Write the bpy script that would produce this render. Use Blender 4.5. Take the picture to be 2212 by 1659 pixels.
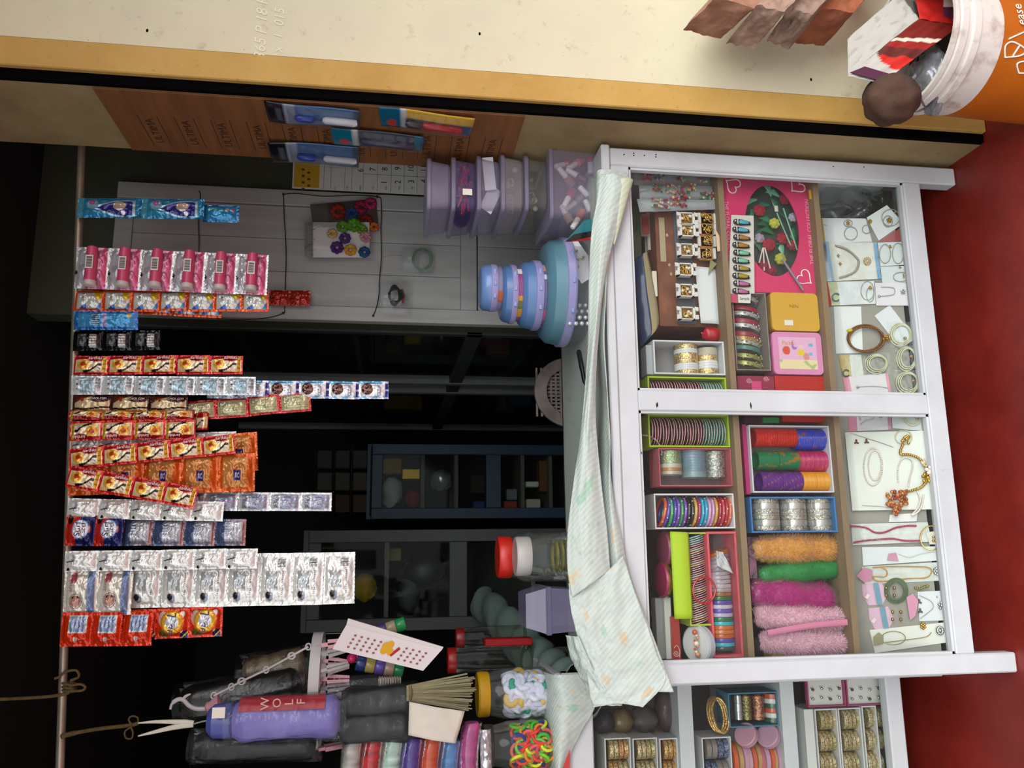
import bpy, math, random
from mathutils import Vector, Matrix, noise

for _o in list(bpy.data.objects):
 bpy.data.objects.remove(_o, do_unlink=True)
scene = bpy.context.scene
COL = scene.collection
rnd = random.Random(7)

# ------------------------------------------------------------------ camera
YAW, PITCH, ROLL, FPX = 0.1996, 0.1453, 0.0176, 1760.0
CAM = Vector((0.0, 0.0, 1.2412))
_f = Vector((math.sin(YAW) * math.cos(PITCH), math.cos(YAW) * math.cos(PITCH), -math.sin(PITCH)))
_r0 = Vector((math.cos(YAW), -math.sin(YAW), 0.0))
_u0 = _r0.cross(_f)
_r = _r0 * math.cos(ROLL) + _u0 * math.sin(ROLL)
_u = _u0 * math.cos(ROLL) - _r0 * math.sin(ROLL)
cam_data = bpy.data.cameras.new('camera')
cam = bpy.data.objects.new('camera', cam_data)
COL.objects.link(cam)
# the phone was held on its side: world up points to the left of the picture
_mx, _my, _mz = -_u, _r, -_f
cam.matrix_world = Matrix(((_mx.x, _my.x, _mz.x, CAM.x), (_mx.y, _my.y, _mz.y, CAM.y), (_mx.z, _my.z, _mz.z, CAM.z), (0, 0, 0, 1)))
cam_data.sensor_fit = 'HORIZONTAL'
cam_data.sensor_width = 36.0
cam_data.lens = FPX / 2212.0 * 36.0
cam_data.clip_start = 0.02
scene.camera = cam

# ------------------------------------------------------------------ world: overcast sky, soft sun behind the clouds
world = bpy.data.worlds.new('overcast_sky')
scene.world = world
world.use_nodes = True
_bg = world.node_tree.nodes['Background']
_bg.inputs[0].default_value = (0.93, 0.97, 1.0, 1)
_bg.inputs[1].default_value = 0.75
_sd = bpy.data.lights.new('cloudy_sun', 'SUN')
_sd.energy = 2.6
_sd.angle = math.radians(70)
_sd.color = (1.0, 0.985, 0.95)
_sun = bpy.data.objects.new('cloudy_sun', _sd)
COL.objects.link(_sun)
_sun.rotation_euler = Vector((-0.30, 0.68, -0.75)).to_track_quat('-Z', 'Y').to_euler()
scene.view_settings.view_transform = 'Standard'
scene.view_settings.look = 'None'
scene.view_settings.gamma = 1.0
scene.view_settings.use_curve_mapping = False
scene.view_settings.exposure = 1.15
scene.cycles.transparent_max_bounces = 32

# ------------------------------------------------------------------ pixel -> place (x, y are picture pixels of the 2212x1659 frame)
def ray(x, y):
 return _f + _r * ((1659.0 - y - 829.5) / FPX) - _u * ((x - 1106.0) / FPX)
def PY(x, y, Y):
 d = ray(x, y)
 return CAM + d * (Y / d.y)
def PZ(x, y, Z):
 d = ray(x, y)
 return CAM + d * ((Z - CAM.z) / d.z)
def PX(x, y, X):
 d = ray(x, y)
 return CAM + d * (X / d.x)
def SY(Y):
 return lambda x, y, off=0.0: PY(x, y, Y - off)
def SPL(p0, n):
 n = n.normalized()
 def s(x, y, off=0.0):
  d = ray(x, y)
  q = p0 + n * off
  return CAM + d * ((q - CAM).dot(n) / d.dot(n))
 s.normal = n
 return s
def rect(x0, y0, x1, y1, Y):
 """picture rectangle -> (X left, X right, Z bottom, Z top) on the plane at depth Y"""
 xc, yc = (x0 + x1) / 2, (y0 + y1) / 2
 return PY(xc, y1, Y).x, PY(xc, y0, Y).x, PY(x1, yc, Y).z, PY(x0, yc, Y).z

# ------------------------------------------------------------------ materials
_LIN = {}
def lin(h):
 if h in _LIN:
  return _LIN[h]
 r = _lin(h)
 _LIN[h] = r
 return r
def _lin(h):
 if not isinstance(h, str):
  return tuple(h[:3])
 h = h.lstrip('#')
 o = []
 for i in (0, 2, 4):
  c = int(h[i:i + 2], 16) / 255.0
  o.append(c / 12.92 if c <= 0.04045 else ((c + 0.055) / 1.055) ** 2.4)
 return tuple(o)
MATS = {}
def _new(name):
 m = bpy.data.materials.new(name)
 m.use_nodes = True
 nt = m.node_tree
 nt.nodes.clear()
 out = nt.nodes.new('ShaderNodeOutputMaterial')
 return m, nt, out
def _noise(nt, scale, detail=3.0, rough=0.6, coord='Object', stretch=None):
 tc = nt.nodes.new('ShaderNodeTexCoord')
 n = nt.nodes.new('ShaderNodeTexNoise')
 n.inputs['Scale'].default_value = scale
 n.inputs['Detail'].default_value = detail
 n.inputs['Roughness'].default_value = rough
 if stretch:
  mp = nt.nodes.new('ShaderNodeMapping')
  mp.inputs['Scale'].default_value = stretch
  nt.links.new(tc.outputs[coord], mp.inputs[0])
  nt.links.new(mp.outputs[0], n.inputs['Vector'])
 else:
  nt.links.new(tc.outputs[coord], n.inputs['Vector'])
 return n
def _mix(nt, fac, a, b):
 mx = nt.nodes.new('ShaderNodeMix')
 mx.data_type = 'RGBA'
 for sock, val in ((mx.inputs[0], fac), (mx.inputs[6], a), (mx.inputs[7], b)):
  if hasattr(val, 'links'):
   nt.links.new(val, sock)
  elif isinstance(val, (int, float)):
   sock.default_value = val
  else:
   sock.default_value = (*val, 1)
 return mx.outputs[2]
def _ramp(nt, src, p0, p1, c0=(0, 0, 0), c1=(1, 1, 1)):
 r = nt.nodes.new('ShaderNodeValToRGB')
 r.color_ramp.elements[0].position = p0
 r.color_ramp.elements[1].position = p1
 r.color_ramp.elements[0].color = (*c0, 1)
 r.color_ramp.elements[1].color = (*c1, 1)
 nt.links.new(src, r.inputs[0])
 return r.outputs[0]
def M(name, col, rough=0.5, metal=0.0, var=0.10, nscale=18.0, bump=0.0, bscale=120.0, coat=0.0, col2=None, p=(0.35, 0.7), stretch=None, emit=0.0, sheen=0.0, alpha=1.0, spec=0.5):
 """plain surface: colour with a little noise variation and relief"""
 if name in MATS:
  return MATS[name]
 m, nt, out = _new(name)
 b = nt.nodes.new('ShaderNodeBsdfPrincipled')
 nt.links.new(b.outputs[0], out.inputs[0])
 c = lin(col)
 c2 = lin(col2) if col2 else tuple(x * (1 - var) for x in c)
 n = _noise(nt, nscale, 4.0, stretch=stretch)
 nt.links.new(_mix(nt, _ramp(nt, n.outputs[0], p[0], p[1]), c, c2), b.inputs['Base Color'])
 b.inputs['Roughness'].default_value = rough
 b.inputs['Metallic'].default_value = metal
 b.inputs['Coat Weight'].default_value = coat
 b.inputs['Specular IOR Level'].default_value = spec
 if sheen:
  b.inputs['Sheen Weight'].default_value = sheen
 if bump:
  n2 = _noise(nt, bscale, 3.0)
  bp = nt.nodes.new('ShaderNodeBump')
  bp.inputs['Strength'].default_value = bump
  bp.inputs['Distance'].default_value = 0.002
  nt.links.new(n2.outputs[0], bp.inputs['Height'])
  nt.links.new(bp.outputs[0], b.inputs['Normal'])
 if alpha < 1:
  b.inputs['Alpha'].default_value = alpha
 MATS[name] = m
 return m
def printed(name, rough=0.35, metal=0.0, bump=0.0, bscale=90.0, coat=0.0, alpha=1.0):
 """printed surface: the colours of the print are stored on the mesh (attribute Col)"""
 if name in MATS:
  return MATS[name]
 m, nt, out = _new(name)
 b = nt.nodes.new('ShaderNodeBsdfPrincipled')
 nt.links.new(b.outputs[0], out.inputs[0])
 at = nt.nodes.new('ShaderNodeVertexColor')
 at.layer_name = 'Col'
 nt.links.new(at.outputs[0], b.inputs['Base Color'])
 b.inputs['Roughness'].default_value = rough
 b.inputs['Metallic'].default_value = metal
 b.inputs['Coat Weight'].default_value = coat
 b.inputs['Coat Roughness'].default_value = 0.07
 b.inputs['Specular IOR Level'].default_value = 0.25
 if bump:
  n2 = _noise(nt, bscale, 2.0, 0.5)
  bp = nt.nodes.new('ShaderNodeBump')
  bp.inputs['Strength'].default_value = bump
  bp.inputs['Distance'].default_value = 0.006
  nt.links.new(n2.outputs[0], bp.inputs['Height'])
  nt.links.new(bp.outputs[0], b.inputs['Normal'])
  nt.links.new(bp.outputs[0], b.inputs['Coat Normal'])
 if alpha < 1:
  b.inputs['Alpha'].default_value = alpha
 MATS[name] = m
 return m
def film(name, tint='#ffffff', haze=0.06, hazecol='#dfe4e8', gloss=0.5, rough=0.08, bump=0.6, bscale=70.0):
 """thin clear plastic: mostly see-through, a little milky, with sharp sheen"""
 if name in MATS:
  return MATS[name]
 m, nt, out = _new(name)
 tr = nt.nodes.new('ShaderNodeBsdfTransparent')
 tr.inputs[0].default_value = (*lin(tint), 1)
 df = nt.nodes.new('ShaderNodeBsdfPrincipled')
 df.inputs['Base Color'].default_value = (*lin(hazecol), 1)
 df.inputs['Roughness'].default_value = 0.4
 gl = nt.nodes.new('ShaderNodeBsdfGlossy')
 gl.inputs['Roughness'].default_value = rough
 lw = nt.nodes.new('ShaderNodeLayerWeight')
 lw.inputs[0].default_value = 0.35
 mul = nt.nodes.new('ShaderNodeMath')
 mul.operation = 'MULTIPLY_ADD'
 mul.inputs[1].default_value = gloss
 mul.inputs[2].default_value = 0.0
 nt.links.new(lw.outputs['Fresnel'], mul.inputs[0])
 m1 = nt.nodes.new('ShaderNodeMixShader')
 m1.inputs[0].default_value = haze
 nt.links.new(tr.outputs[0], m1.inputs[1])
 nt.links.new(df.outputs[0], m1.inputs[2])
 m2 = nt.nodes.new('ShaderNodeMixShader')
 nt.links.new(mul.outputs[0], m2.inputs[0])
 nt.links.new(m1.outputs[0], m2.inputs[1])
 nt.links.new(gl.outputs[0], m2.inputs[2])
 nt.links.new(m2.outputs[0], out.inputs[0])
 if bump:
  n2 = _noise(nt, bscale, 2.0, 0.5)
  bp = nt.nodes.new('ShaderNodeBump')
  bp.inputs['Strength'].default_value = bump
  bp.inputs['Distance'].default_value = 0.004
  nt.links.new(n2.outputs[0], bp.inputs['Height'])
  nt.links.new(bp.outputs[0], gl.inputs['Normal'])
  nt.links.new(bp.outputs[0], lw.inputs['Normal'])
 MATS[name] = m
 return m
def flat(name_hex, rough=0.5, metal=0.0, **k):
 """material cached by its colour"""
 return M('paint_%s_%d_%d' % (str(name_hex).strip('#'), int(rough * 100), int(metal * 100)), name_hex, rough, metal, **k)

PAPER = lambda: printed('printed_paper', 0.6)
GLOSSY = lambda: printed('printed_plastic', 0.3, coat=0.3)
FOIL = lambda: printed('printed_foil', 0.22, metal=0.32, bump=1.0, bscale=48, coat=0.4)
CLOTHP = lambda: printed('printed_cloth', 0.55)

# ------------------------------------------------------------------ mesh builder
class MB:
 def __init__(self):
  self.v, self.f, self.c, self.mi = [], [], [], []
  self.col = (0.8, 0.8, 0.8)
  self.m = 0
 def color(self, h):
  self.col = lin(h)
  return self
 def av(self, p, c=None):
  self.v.append(Vector(p))
  self.c.append(c or self.col)
  return len(self.v) - 1
 def af(self, *i):
  self.f.append(tuple(i))
  self.mi.append(self.m)
 def poly(self, pts):
  b = len(self.v)
  for p in pts:
   self.av(p)
  self.f.append(tuple(range(b, b + len(pts))))
  self.mi.append(self.m)
  return self
 def hexa(self, p):
  """8 points: bottom 4 ccw, top 4 ccw"""
  b = len(self.v)
  for q in p:
   self.av(q)
  for fc in ((3, 2, 1, 0), (4, 5, 6, 7), (0, 1, 5, 4), (1, 2, 6, 5), (2, 3, 7, 6), (3, 0, 4, 7)):
   self.af(*[b + k for k in fc])
  return self
 def box(self, x0, x1, y0, y1, z0, z1, c=0.0):
  if c <= 0:
   return self.hexa([(x0, y0, z0), (x1, y0, z0), (x1, y1, z0), (x0, y1, z0), (x0, y0, z1), (x1, y0, z1), (x1, y1, z1), (x0, y1, z1)])
  c = min(c, abs(x1 - x0) / 2.1, abs(y1 - y0) / 2.1, abs(z1 - z0) / 2.1)
  X, Y, Z = (x0, x1), (y0, y1), (z0, z1)
  S = (1, -1)
  id_ = {}
  for i in (0, 1):
   for j in (0, 1):
    for k in (0, 1):
     for ax in (0, 1, 2):
      d = [c * S[i], c * S[j], c * S[k]]
      d[ax] = 0
      id_[(i, j, k, ax)] = self.av((X[i] + d[0], Y[j] + d[1], Z[k] + d[2]))
  def q(a, b, cc, d):
   self.af(a, b, cc, d)
  for s in (0, 1):
   lo = [id_[(s, 0, 0, 0)], id_[(s, 1, 0, 0)], id_[(s, 1, 1, 0)], id_[(s, 0, 1, 0)]]
   self.af(*(lo if s else lo[::-1]))
   lo = [id_[(0, s, 0, 1)], id_[(1, s, 0, 1)], id_[(1, s, 1, 1)], id_[(0, s, 1, 1)]]
   self.af(*(lo[::-1] if s else lo))
   lo = [id_[(0, 0, s, 2)], id_[(1, 0, s, 2)], id_[(1, 1, s, 2)], id_[(0, 1, s, 2)]]
   self.af(*(lo if s else lo[::-1]))
  for i in (0, 1):
   for j in (0, 1):
    self.af(id_[(i, j, 0, 0)], id_[(i, j, 1, 0)], id_[(i, j, 1, 1)], id_[(i, j, 0, 1)])
    self.af(id_[(i, 0, j, 0)], id_[(i, 1, j, 0)], id_[(i, 1, j, 2)], id_[(i, 0, j, 2)])
    self.af(id_[(0, i, j, 1)], id_[(1, i, j, 1)], id_[(1, i, j, 2)], id_[(0, i, j, 2)])
    for k in (0, 1):
     self.af(id_[(i, j, k, 0)], id_[(i, j, k, 1)], id_[(i, j, k, 2)])
  return self
 def tube(self, pts, r, n=8, closed=False, caps=True, flat_=1.0):
  pts = [Vector(p) for p in pts]
  N = len(pts)
  rr = r if isinstance(r, (list, tuple)) else [r] * N
  prev = None
  rings = []
  for i, p in enumerate(pts):
   if closed:
    t = pts[(i + 1) % N] - pts[i - 1]
   else:
    t = pts[min(i + 1, N - 1)] - pts[max(i - 1, 0)]
   if t.length < 1e-9:
    t = Vector((0, 0, 1))
   t.normalize()
   a = prev if prev is not None else (Vector((0, 0, 1)) if abs(t.z) < 0.9 else Vector((1, 0, 0)))
   a = (a - t * a.dot(t))
   if a.length < 1e-6:
    a = Vector((1, 0, 0)) - t * t.x
   a.normalize()
   prev = a
   b = t.cross(a)
   rings.append([self.av(p + (a * math.cos(2 * math.pi * k / n) + b * (math.sin(2 * math.pi * k / n) * flat_)) * rr[i]) for k in range(n)])
  for i in range(N if closed else N - 1):
   A, B = rings[i], rings[(i + 1) % N]
   for k in range(n):
    self.af(A[k], A[(k + 1) % n], B[(k + 1) % n], B[k])
  if caps and not closed:
   self.af(*rings[0][::-1])
   self.af(*rings[-1])
  return self
 def cyl(self, p0, p1, r0, r1=None, n=20, caps=True):
  return self.tube([p0, p1], [r0, r0 if r1 is None else r1], n, False, caps)
 def lathe(self, prof, o, axis=(0, 0, 1), n=32, cap0=True, cap1=True, sx=1.0):
  """prof: list of (radius, height[, colour]) turned about axis through o"""
  o = Vector(o)
  ax = Vector(axis).normalized()
  a = ax.orthogonal().normalized() if abs(ax.z) < 0.99 else Vector((1, 0, 0))
  b = ax.cross(a)
  rings = []
  for pr in prof:
   c = lin(pr[2]) if len(pr) > 2 else None
   rings.append([self.av(o + ax * pr[1] + a * (pr[0] * sx * math.cos(2 * math.pi * k / n)) + b * (pr[0] * math.sin(2 * math.pi * k / n)), c) for k in range(n)])
  for A, B in zip(rings, rings[1:]):
   for k in range(n):
    self.af(A[k], A[(k + 1) % n], B[(k + 1) % n], B[k])
  if cap0:
   self.af(*rings[0][::-1])
  if cap1:
   self.af(*rings[-1])
  return self
 def ball(self, p, r, n=8, m=6, s=(1, 1, 1)):
  p = Vector(p)
  top = self.av(p + Vector((0, 0, r * s[2])))
  rings = []
  for i in range(1, m):
   th = math.pi * i / m
   rings.append([self.av(p + Vector((r * s[0] * math.sin(th) * math.cos(2 * math.pi * k / n), r * s[1] * math.sin(th) * math.sin(2 * math.pi * k / n), r * s[2] * math.cos(th)))) for k in range(n)])
  bot = self.av(p - Vector((0, 0, r * s[2])))
  for k in range(n):
   self.af(top, rings[0][k], rings[0][(k + 1) % n])
   self.af(bot, rings[-1][(k + 1) % n], rings[-1][k])
  for A, B in zip(rings, rings[1:]):
   for k in range(n):
    self.af(A[k], B[k], B[(k + 1) % n], A[(k + 1) % n])
  return self
 def grid(self, fn, nu, nv, cfn=None, wrap=False):
  ids = []
  for j in range(nv + 1):
   row = []
   for i in range(nu + 1):
    s, t = i / nu, j / nv
    row.append(self.av(fn(s, t), lin(cfn(s, t)) if cfn else None))
   ids.append(row)
  for j in range(nv):
   for i in range(nu):
    self.af(ids[j][i], ids[j + 1][i], ids[j + 1][i + 1], ids[j][i + 1])
  return self
 def plate(self, pts, nrm, th):
  """flat polygon of thickness th (front face at pts, body behind along -nrm)"""
  nrm = Vector(nrm).normalized()
  n = len(pts)
  a = [self.av(p) for p in pts]
  b = [self.av(Vector(p) - nrm * th) for p in pts]
  self.af(*a)
  self.af(*b[::-1])
  for i in range(n):
   self.af(a[i], b[i], b[(i + 1) % n], a[(i + 1) % n])
  return self
 def mesh(self, name, off=None):
  me = bpy.data.meshes.new(name)
  off = off or Vector((0, 0, 0))
  me.from_pydata([tuple(p - off) for p in self.v], [], self.f)
  at = me.color_attributes.new('Col', 'FLOAT_COLOR', 'POINT')
  buf = []
  for c in self.c:
   buf += [c[0], c[1], c[2], 1.0]
  at.data.foreach_set('color', buf)
  me.polygons.foreach_set('material_index', self.mi)
  return me
 def build(self, name, mats, parent=None, smooth=False, solid=0.0, recalc=True, origin=None):
  off = parent.matrix_world.translation.copy() if parent else (Vector(origin) if origin is not None else self.base())
  if parent and parent.get('_off') is not None:
   off = Vector(parent['_off'])
  me = self.mesh(name, off)
  o = bpy.data.objects.new(name, me)
  COL.objects.link(o)
  if parent:
   o.parent = parent
   o['_off'] = tuple(off)
  else:
   o.location = off
   o['_off'] = tuple(off)
  _finish(me, mats, smooth, recalc)
  if solid:
   md = o.modifiers.new('thickness', 'SOLIDIFY')
   md.thickness = solid
   md.offset = 0
  return o
 def base(self):
  xs = [p.x for p in self.v]
  ys = [p.y for p in self.v]
  zs = [p.z for p in self.v]
  return Vector(((min(xs) + max(xs)) / 2, (min(ys) + max(ys)) / 2, min(zs)))
import bmesh
def _finish(me, mats, smooth, recalc=True):
 for m in (mats if isinstance(mats, (list, tuple)) else [mats]):
  me.materials.append(m)
 if recalc:
  bm = bmesh.new()
  bm.from_mesh(me)
  bmesh.ops.recalc_face_normals(bm, faces=bm.faces)
  bm.to_mesh(me)
  bm.free()
 if smooth:
  me.shade_smooth()
  if smooth != 'all':
   try:
    me.set_sharp_from_angle(angle=math.radians(smooth if smooth is not True and smooth > 1 else 40))
   except Exception:
    pass
def thing(name, label, cat, loc, group=None, rot=(0, 0, 0)):
 o = bpy.data.objects.new(name, None)
 o.empty_display_size = 0.02
 COL.objects.link(o)
 o.location = loc
 o.rotation_euler = rot
 o['_off'] = tuple(loc)
 tag(o, label, cat, group)
 return o
def tag(o, label, cat=None, group=None, kind=None):
 if label:
  o['label'] = label
 if cat:
  o['category'] = cat
 if group:
  o['group'] = group
 if kind:
  o['kind'] = kind
 return o
def struct(o, label, cat=None):
 o['kind'] = 'structure'
 o['label'] = label
 if cat:
  o['category'] = cat
 return o
def inst(name, me, parent=None, loc=(0, 0, 0), rot=(0, 0, 0), scale=None, mat4=None):
 """an object that shares mesh data"""
 o = bpy.data.objects.new(name, me)
 COL.objects.link(o)
 o.parent = parent
 if mat4 is not None:
  o.matrix_basis = mat4
 else:
  o.location = loc
  o.rotation_euler = rot
  if scale:
   o.scale = scale if isinstance(scale, (tuple, list)) else (scale,) * 3
 return o
def copy_tree(o, loc, rot=None, label=None, group=None):
 c = o.copy()
 COL.objects.link(c)
 c.location = loc
 if rot is not None:
  c.rotation_euler = rot
 if label:
  c['label'] = label
 if group:
  c['group'] = group
 for ch in o.children:
  d = ch.copy()
  COL.objects.link(d)
  d.parent = c
  for g in ch.children:
   e = g.copy()
   COL.objects.link(e)
   e.parent = d
 return c
_TXT = {}
def text_mesh(s, mat, depth=0.0, shear=0.0):
 """mesh of the word s, cap height about 0.7, centred on its own middle"""
 k = (s, mat.name, shear)
 if k in _TXT:
  return _TXT[k]
 cu = bpy.data.curves.new('word', 'FONT')
 cu.body = s
 cu.align_x = 'CENTER'
 cu.align_y = 'CENTER'
 cu.resolution_u = 2
 cu.shear = shear
 cu.extrude = depth
 ob = bpy.data.objects.new('word', cu)
 COL.objects.link(ob)
 dg = bpy.context.evaluated_depsgraph_get()
 dg.update()
 me = bpy.data.meshes.new_from_object(ob.evaluated_get(dg))
 bpy.data.objects.remove(ob)
 me.materials.clear()
 me.materials.append(mat)
 _TXT[k] = me
 return me
def word(s, mat, parent, pos, base, up, size, sx=1.0, shear=0.0, name='lettering'):
 """a word lying on a surface: pos in parent space, base = reading direction, up = towards the tops of the letters"""
 me = text_mesh(s, mat, 0.0, shear)
 b, u = Vector(base).normalized(), Vector(up).normalized()
 n = b.cross(u)
 mt = Matrix(((b.x * size * sx, u.x * size, n.x * size, pos[0]), (b.y * size * sx, u.y * size, n.y * size, pos[1]), (b.z * size * sx, u.z * size, n.z * size, pos[2]), (0, 0, 0, 1)))
 return inst(name, me, parent, mat4=mt)
def spline(pts, n):
 """Catmull-Rom through pts, n samples"""
 pts = [Vector(p) for p in pts]
 N = len(pts) - 1
 out = []
 for i in range(n):
  t = i / (n - 1) * N
  k = min(int(t), N - 1)
  t -= k
  p0, p1, p2, p3 = pts[max(k - 1, 0)], pts[k], pts[k + 1], pts[min(k + 2, N)]
  out.append(0.5 * ((2 * p1) + (p2 - p0) * t + (2 * p0 - 5 * p1 + 4 * p2 - p3) * t * t + (3 * p1 - p0 - 3 * p2 + p3) * t ** 3))
 return out
def nz(x, y, z=0.0, s=1.0):
 return noise.noise(Vector((x * s, y * s, z)))
ORD = 'first second third fourth fifth sixth seventh eighth ninth tenth eleventh twelfth thirteenth fourteenth fifteenth sixteenth seventeenth eighteenth nineteenth twentieth'.split()
ORD += ['twenty-' + o for o in ORD[:9]] + ['thirtieth'] + ['thirty-' + o for o in ORD[:9]] + ['fortieth']
def lerp(a, b, t):
 return a + (b - a) * t
def ell(a, b, ca, cb, ra, rb):
 return ((a - ca) / ra) ** 2 + ((b - cb) / rb) ** 2 < 1
# ================================================================== the setting
YW, XJ, YJ = 1.431, 0.836, 1.692          # outer wall plane, jamb face, inner end of the jamb
def wall_mat(name, c, c2, stain, sc=2.2, rough=0.75):
 if name in MATS:
  return MATS[name]
 m, nt, out = _new(name)
 b = nt.nodes.new('ShaderNodeBsdfPrincipled')
 nt.links.new(b.outputs[0], out.inputs[0])
 n1 = _noise(nt, sc, 5.0, 0.65)
 n2 = _noise(nt, sc * 14, 4.0, 0.7)
 n3 = _noise(nt, sc * 60, 2.0, 0.6)
 a = _mix(nt, _ramp(nt, n1.outputs[0], 0.4, 0.68), lin(c), lin(c2))
 a2 = _mix(nt, _ramp(nt, n2.outputs[0], 0.62, 0.85), a, lin(stain))
 a3 = _mix(nt, _ramp(nt, n3.outputs[0], 0.74, 0.78), a2, lin(stain))
 nt.links.new(a3, b.inputs['Base Color'])
 b.inputs['Roughness'].default_value = rough
 bp = nt.nodes.new('ShaderNodeBump')
 bp.inputs['Strength'].default_value = 0.15
 bp.inputs['Distance'].default_value = 0.003
 nt.links.new(n2.outputs[0], bp.inputs['Height'])
 nt.links.new(bp.outputs[0], b.inputs['Normal'])
 MATS[name] = m
 return m
CREAM = wall_mat('cream_plaster', '#d2ccac', '#c6c0a6', '#9c957a')
YELLOW = wall_mat('ochre_paint', '#bd9850', '#b08840', '#7c5c22', 5.0)
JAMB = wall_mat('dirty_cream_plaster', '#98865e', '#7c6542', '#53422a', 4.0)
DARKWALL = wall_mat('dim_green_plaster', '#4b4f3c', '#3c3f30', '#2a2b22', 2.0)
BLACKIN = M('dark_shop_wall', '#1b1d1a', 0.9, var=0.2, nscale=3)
REDFLOOR = wall_mat('red_cement', '#82241c', '#691810', '#460f0a', 5.0, 0.45)
BLACKGAP = M('shutter_channel_black', '#050505', 0.95, spec=0.05)

b = MB().box(-3.0, 3.0, -3.0, 4.6, -0.12, 0.0)
struct(b.build('floor', REDFLOOR), 'red cement floor in front of and under the showcase')
b = MB().box(-9, 9, -12, -3.0, -0.30, -0.12)
struct(b.build('floor_outside', M('street_ground', '#9a948a', 0.9, nscale=4)), 'pale ground outside the porch')
# outer wall right of the shop opening, ochre band, shutter channel, jamb
b = MB().box(0.912, 3.0, YW, YW + 0.28, 0.0, 3.2)
wr = struct(b.build('wall_right', CREAM), 'cream plastered wall beside the shop opening')
b = MB().box(0.8555, 0.912, YW - 0.001, YW + 0.28, 0.0, 3.2, 0.002)
struct(b.build('trim_1', YELLOW), 'ochre yellow painted band along the edge of the opening')
b = MB().box(0.8365, 0.8555, YW + 0.010, YW + 0.021, 0.0, 3.2)
struct(b.build('trim_2', BLACKGAP), 'black shutter channel beside the ochre band')
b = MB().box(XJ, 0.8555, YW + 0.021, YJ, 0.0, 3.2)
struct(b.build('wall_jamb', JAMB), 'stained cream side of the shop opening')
b = MB().box(-3.0, -1.15, YW, YW + 0.28, 0.0, 3.2)  # added out of view, keeps light from reaching the shop interior
struct(b.build('wall_front_left_added', CREAM), 'unseen cream wall added left of the shop opening to cut the light inside')
b = MB().box(-1.15, 0.836, YW + 0.03, YW + 0.28, 2.10, 3.2)
struct(b.build('wall_lintel', BLACKIN), 'dark shutter box over the shop opening')
# shop interior shell
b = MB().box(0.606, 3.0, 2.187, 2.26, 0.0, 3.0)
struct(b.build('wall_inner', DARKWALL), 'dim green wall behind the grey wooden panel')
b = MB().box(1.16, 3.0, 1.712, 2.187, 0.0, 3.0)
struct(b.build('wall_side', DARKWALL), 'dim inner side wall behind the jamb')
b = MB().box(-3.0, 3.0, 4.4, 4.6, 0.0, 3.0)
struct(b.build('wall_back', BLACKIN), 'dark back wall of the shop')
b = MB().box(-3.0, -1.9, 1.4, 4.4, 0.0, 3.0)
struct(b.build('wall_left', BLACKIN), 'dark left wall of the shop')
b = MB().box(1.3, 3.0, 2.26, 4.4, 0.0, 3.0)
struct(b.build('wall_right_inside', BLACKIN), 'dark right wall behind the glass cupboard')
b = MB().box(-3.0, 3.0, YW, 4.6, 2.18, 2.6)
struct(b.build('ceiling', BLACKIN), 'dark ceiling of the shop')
b = MB().box(-3.2, 3.2, -0.5, YW, 2.42, 2.6)
struct(b.build('ceiling_porch', M('porch_concrete', '#6e695c', 0.9)), 'concrete porch roof over the shop front')
# chalk figures on the outer wall
CHALK = M('white_chalk', '#e2dec8', 0.9)
for s, x, y, sz in (('365 P 18 P', 565, 62, 0.030), ('x  1  015', 603, 66, 0.026)):
 p = PY(x, y, YW - 0.0008)
 word(s, CHALK, wr, p - Vector(wr['_off']), (1, 0, 0), (0, 0, 1), sz, 1.0, 0.25, 'chalk_writing')
for x, y in ((1752, 172), (1036, 73), (305, 110), (318, 66)):
 q = PY(x, y, YW)
 part_ = MB().ball(q, 0.0028, 7, 5, (1.4, 0.3, 0.8)).build('dark_speck', BLACKGAP, wr)
# brick pile, cartons and bucket come later
# ================================================================== showcase frames
D = 1.5376
def white_paint():
 n = 'chipped_white_paint'
 if n in MATS:
  return MATS[n]
 m, nt, out = _new(n)
 b = nt.nodes.new('ShaderNodeBsdfPrincipled')
 nt.links.new(b.outputs[0], out.inputs[0])
 n1 = _noise(nt, 6.0, 5.0, 0.6)
 n2 = _noise(nt, 55.0, 3.0, 0.7, stretch=(1, 1, 0.25))
 a = _mix(nt, _ramp(nt, n1.outputs[0], 0.4, 0.75), lin('#c3c8cc'), lin('#b4b8bc'))
 a2 = _mix(nt, _ramp(nt, n2.outputs[0], 0.70, 0.80), a, lin('#a59f9a'))
 nt.links.new(a2, b.inputs['Base Color'])
 b.inputs['Roughness'].default_value = 0.38
 MATS[n] = m
 return m
WHITE = white_paint()
BROWNWOOD = M('raw_shelf_edge', '#8a7458', 0.75, nscale=30, var=0.25, stretch=(0.2, 1, 1))
GREYBOARD = M('grey_back_board', '#4a4843', 0.8, nscale=8, var=0.3)
GLASS = film('showcase_glass', '#fbfdfc', 0.006, '#e8eeee', 0.14, 0.03, 0.0)
CHIP = M('bare_dark_chip', '#2a241e', 0.9)
xO, xP, xR, xm1, xm2, xL = 0.8241, -0.2559, 0.7834, 0.3039, 0.2629, -0.2177
zt, zb = 0.7578, 0.1293
zs1, zs2 = PY(1587, 868, 1.582).z, PY(1803, 868, 1.582).z
YB = 1.95
case = thing('glass_showcase', 'white painted wooden showcase with two glass panes and three tiers of bangles', 'showcase', ((xO + xP) / 2, 1.74, 0))
T = 0.032
def part(mb, name, mat, parent, smooth=False, label=None, solid=0.0):
 o = mb.build(name, mat, parent, smooth, solid)
 if label:
  o['label'] = label
 return o
part(MB().box(xR, xO, D, D + T, 0.0, 0.798, 0.003), 'post', WHITE, case)
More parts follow.
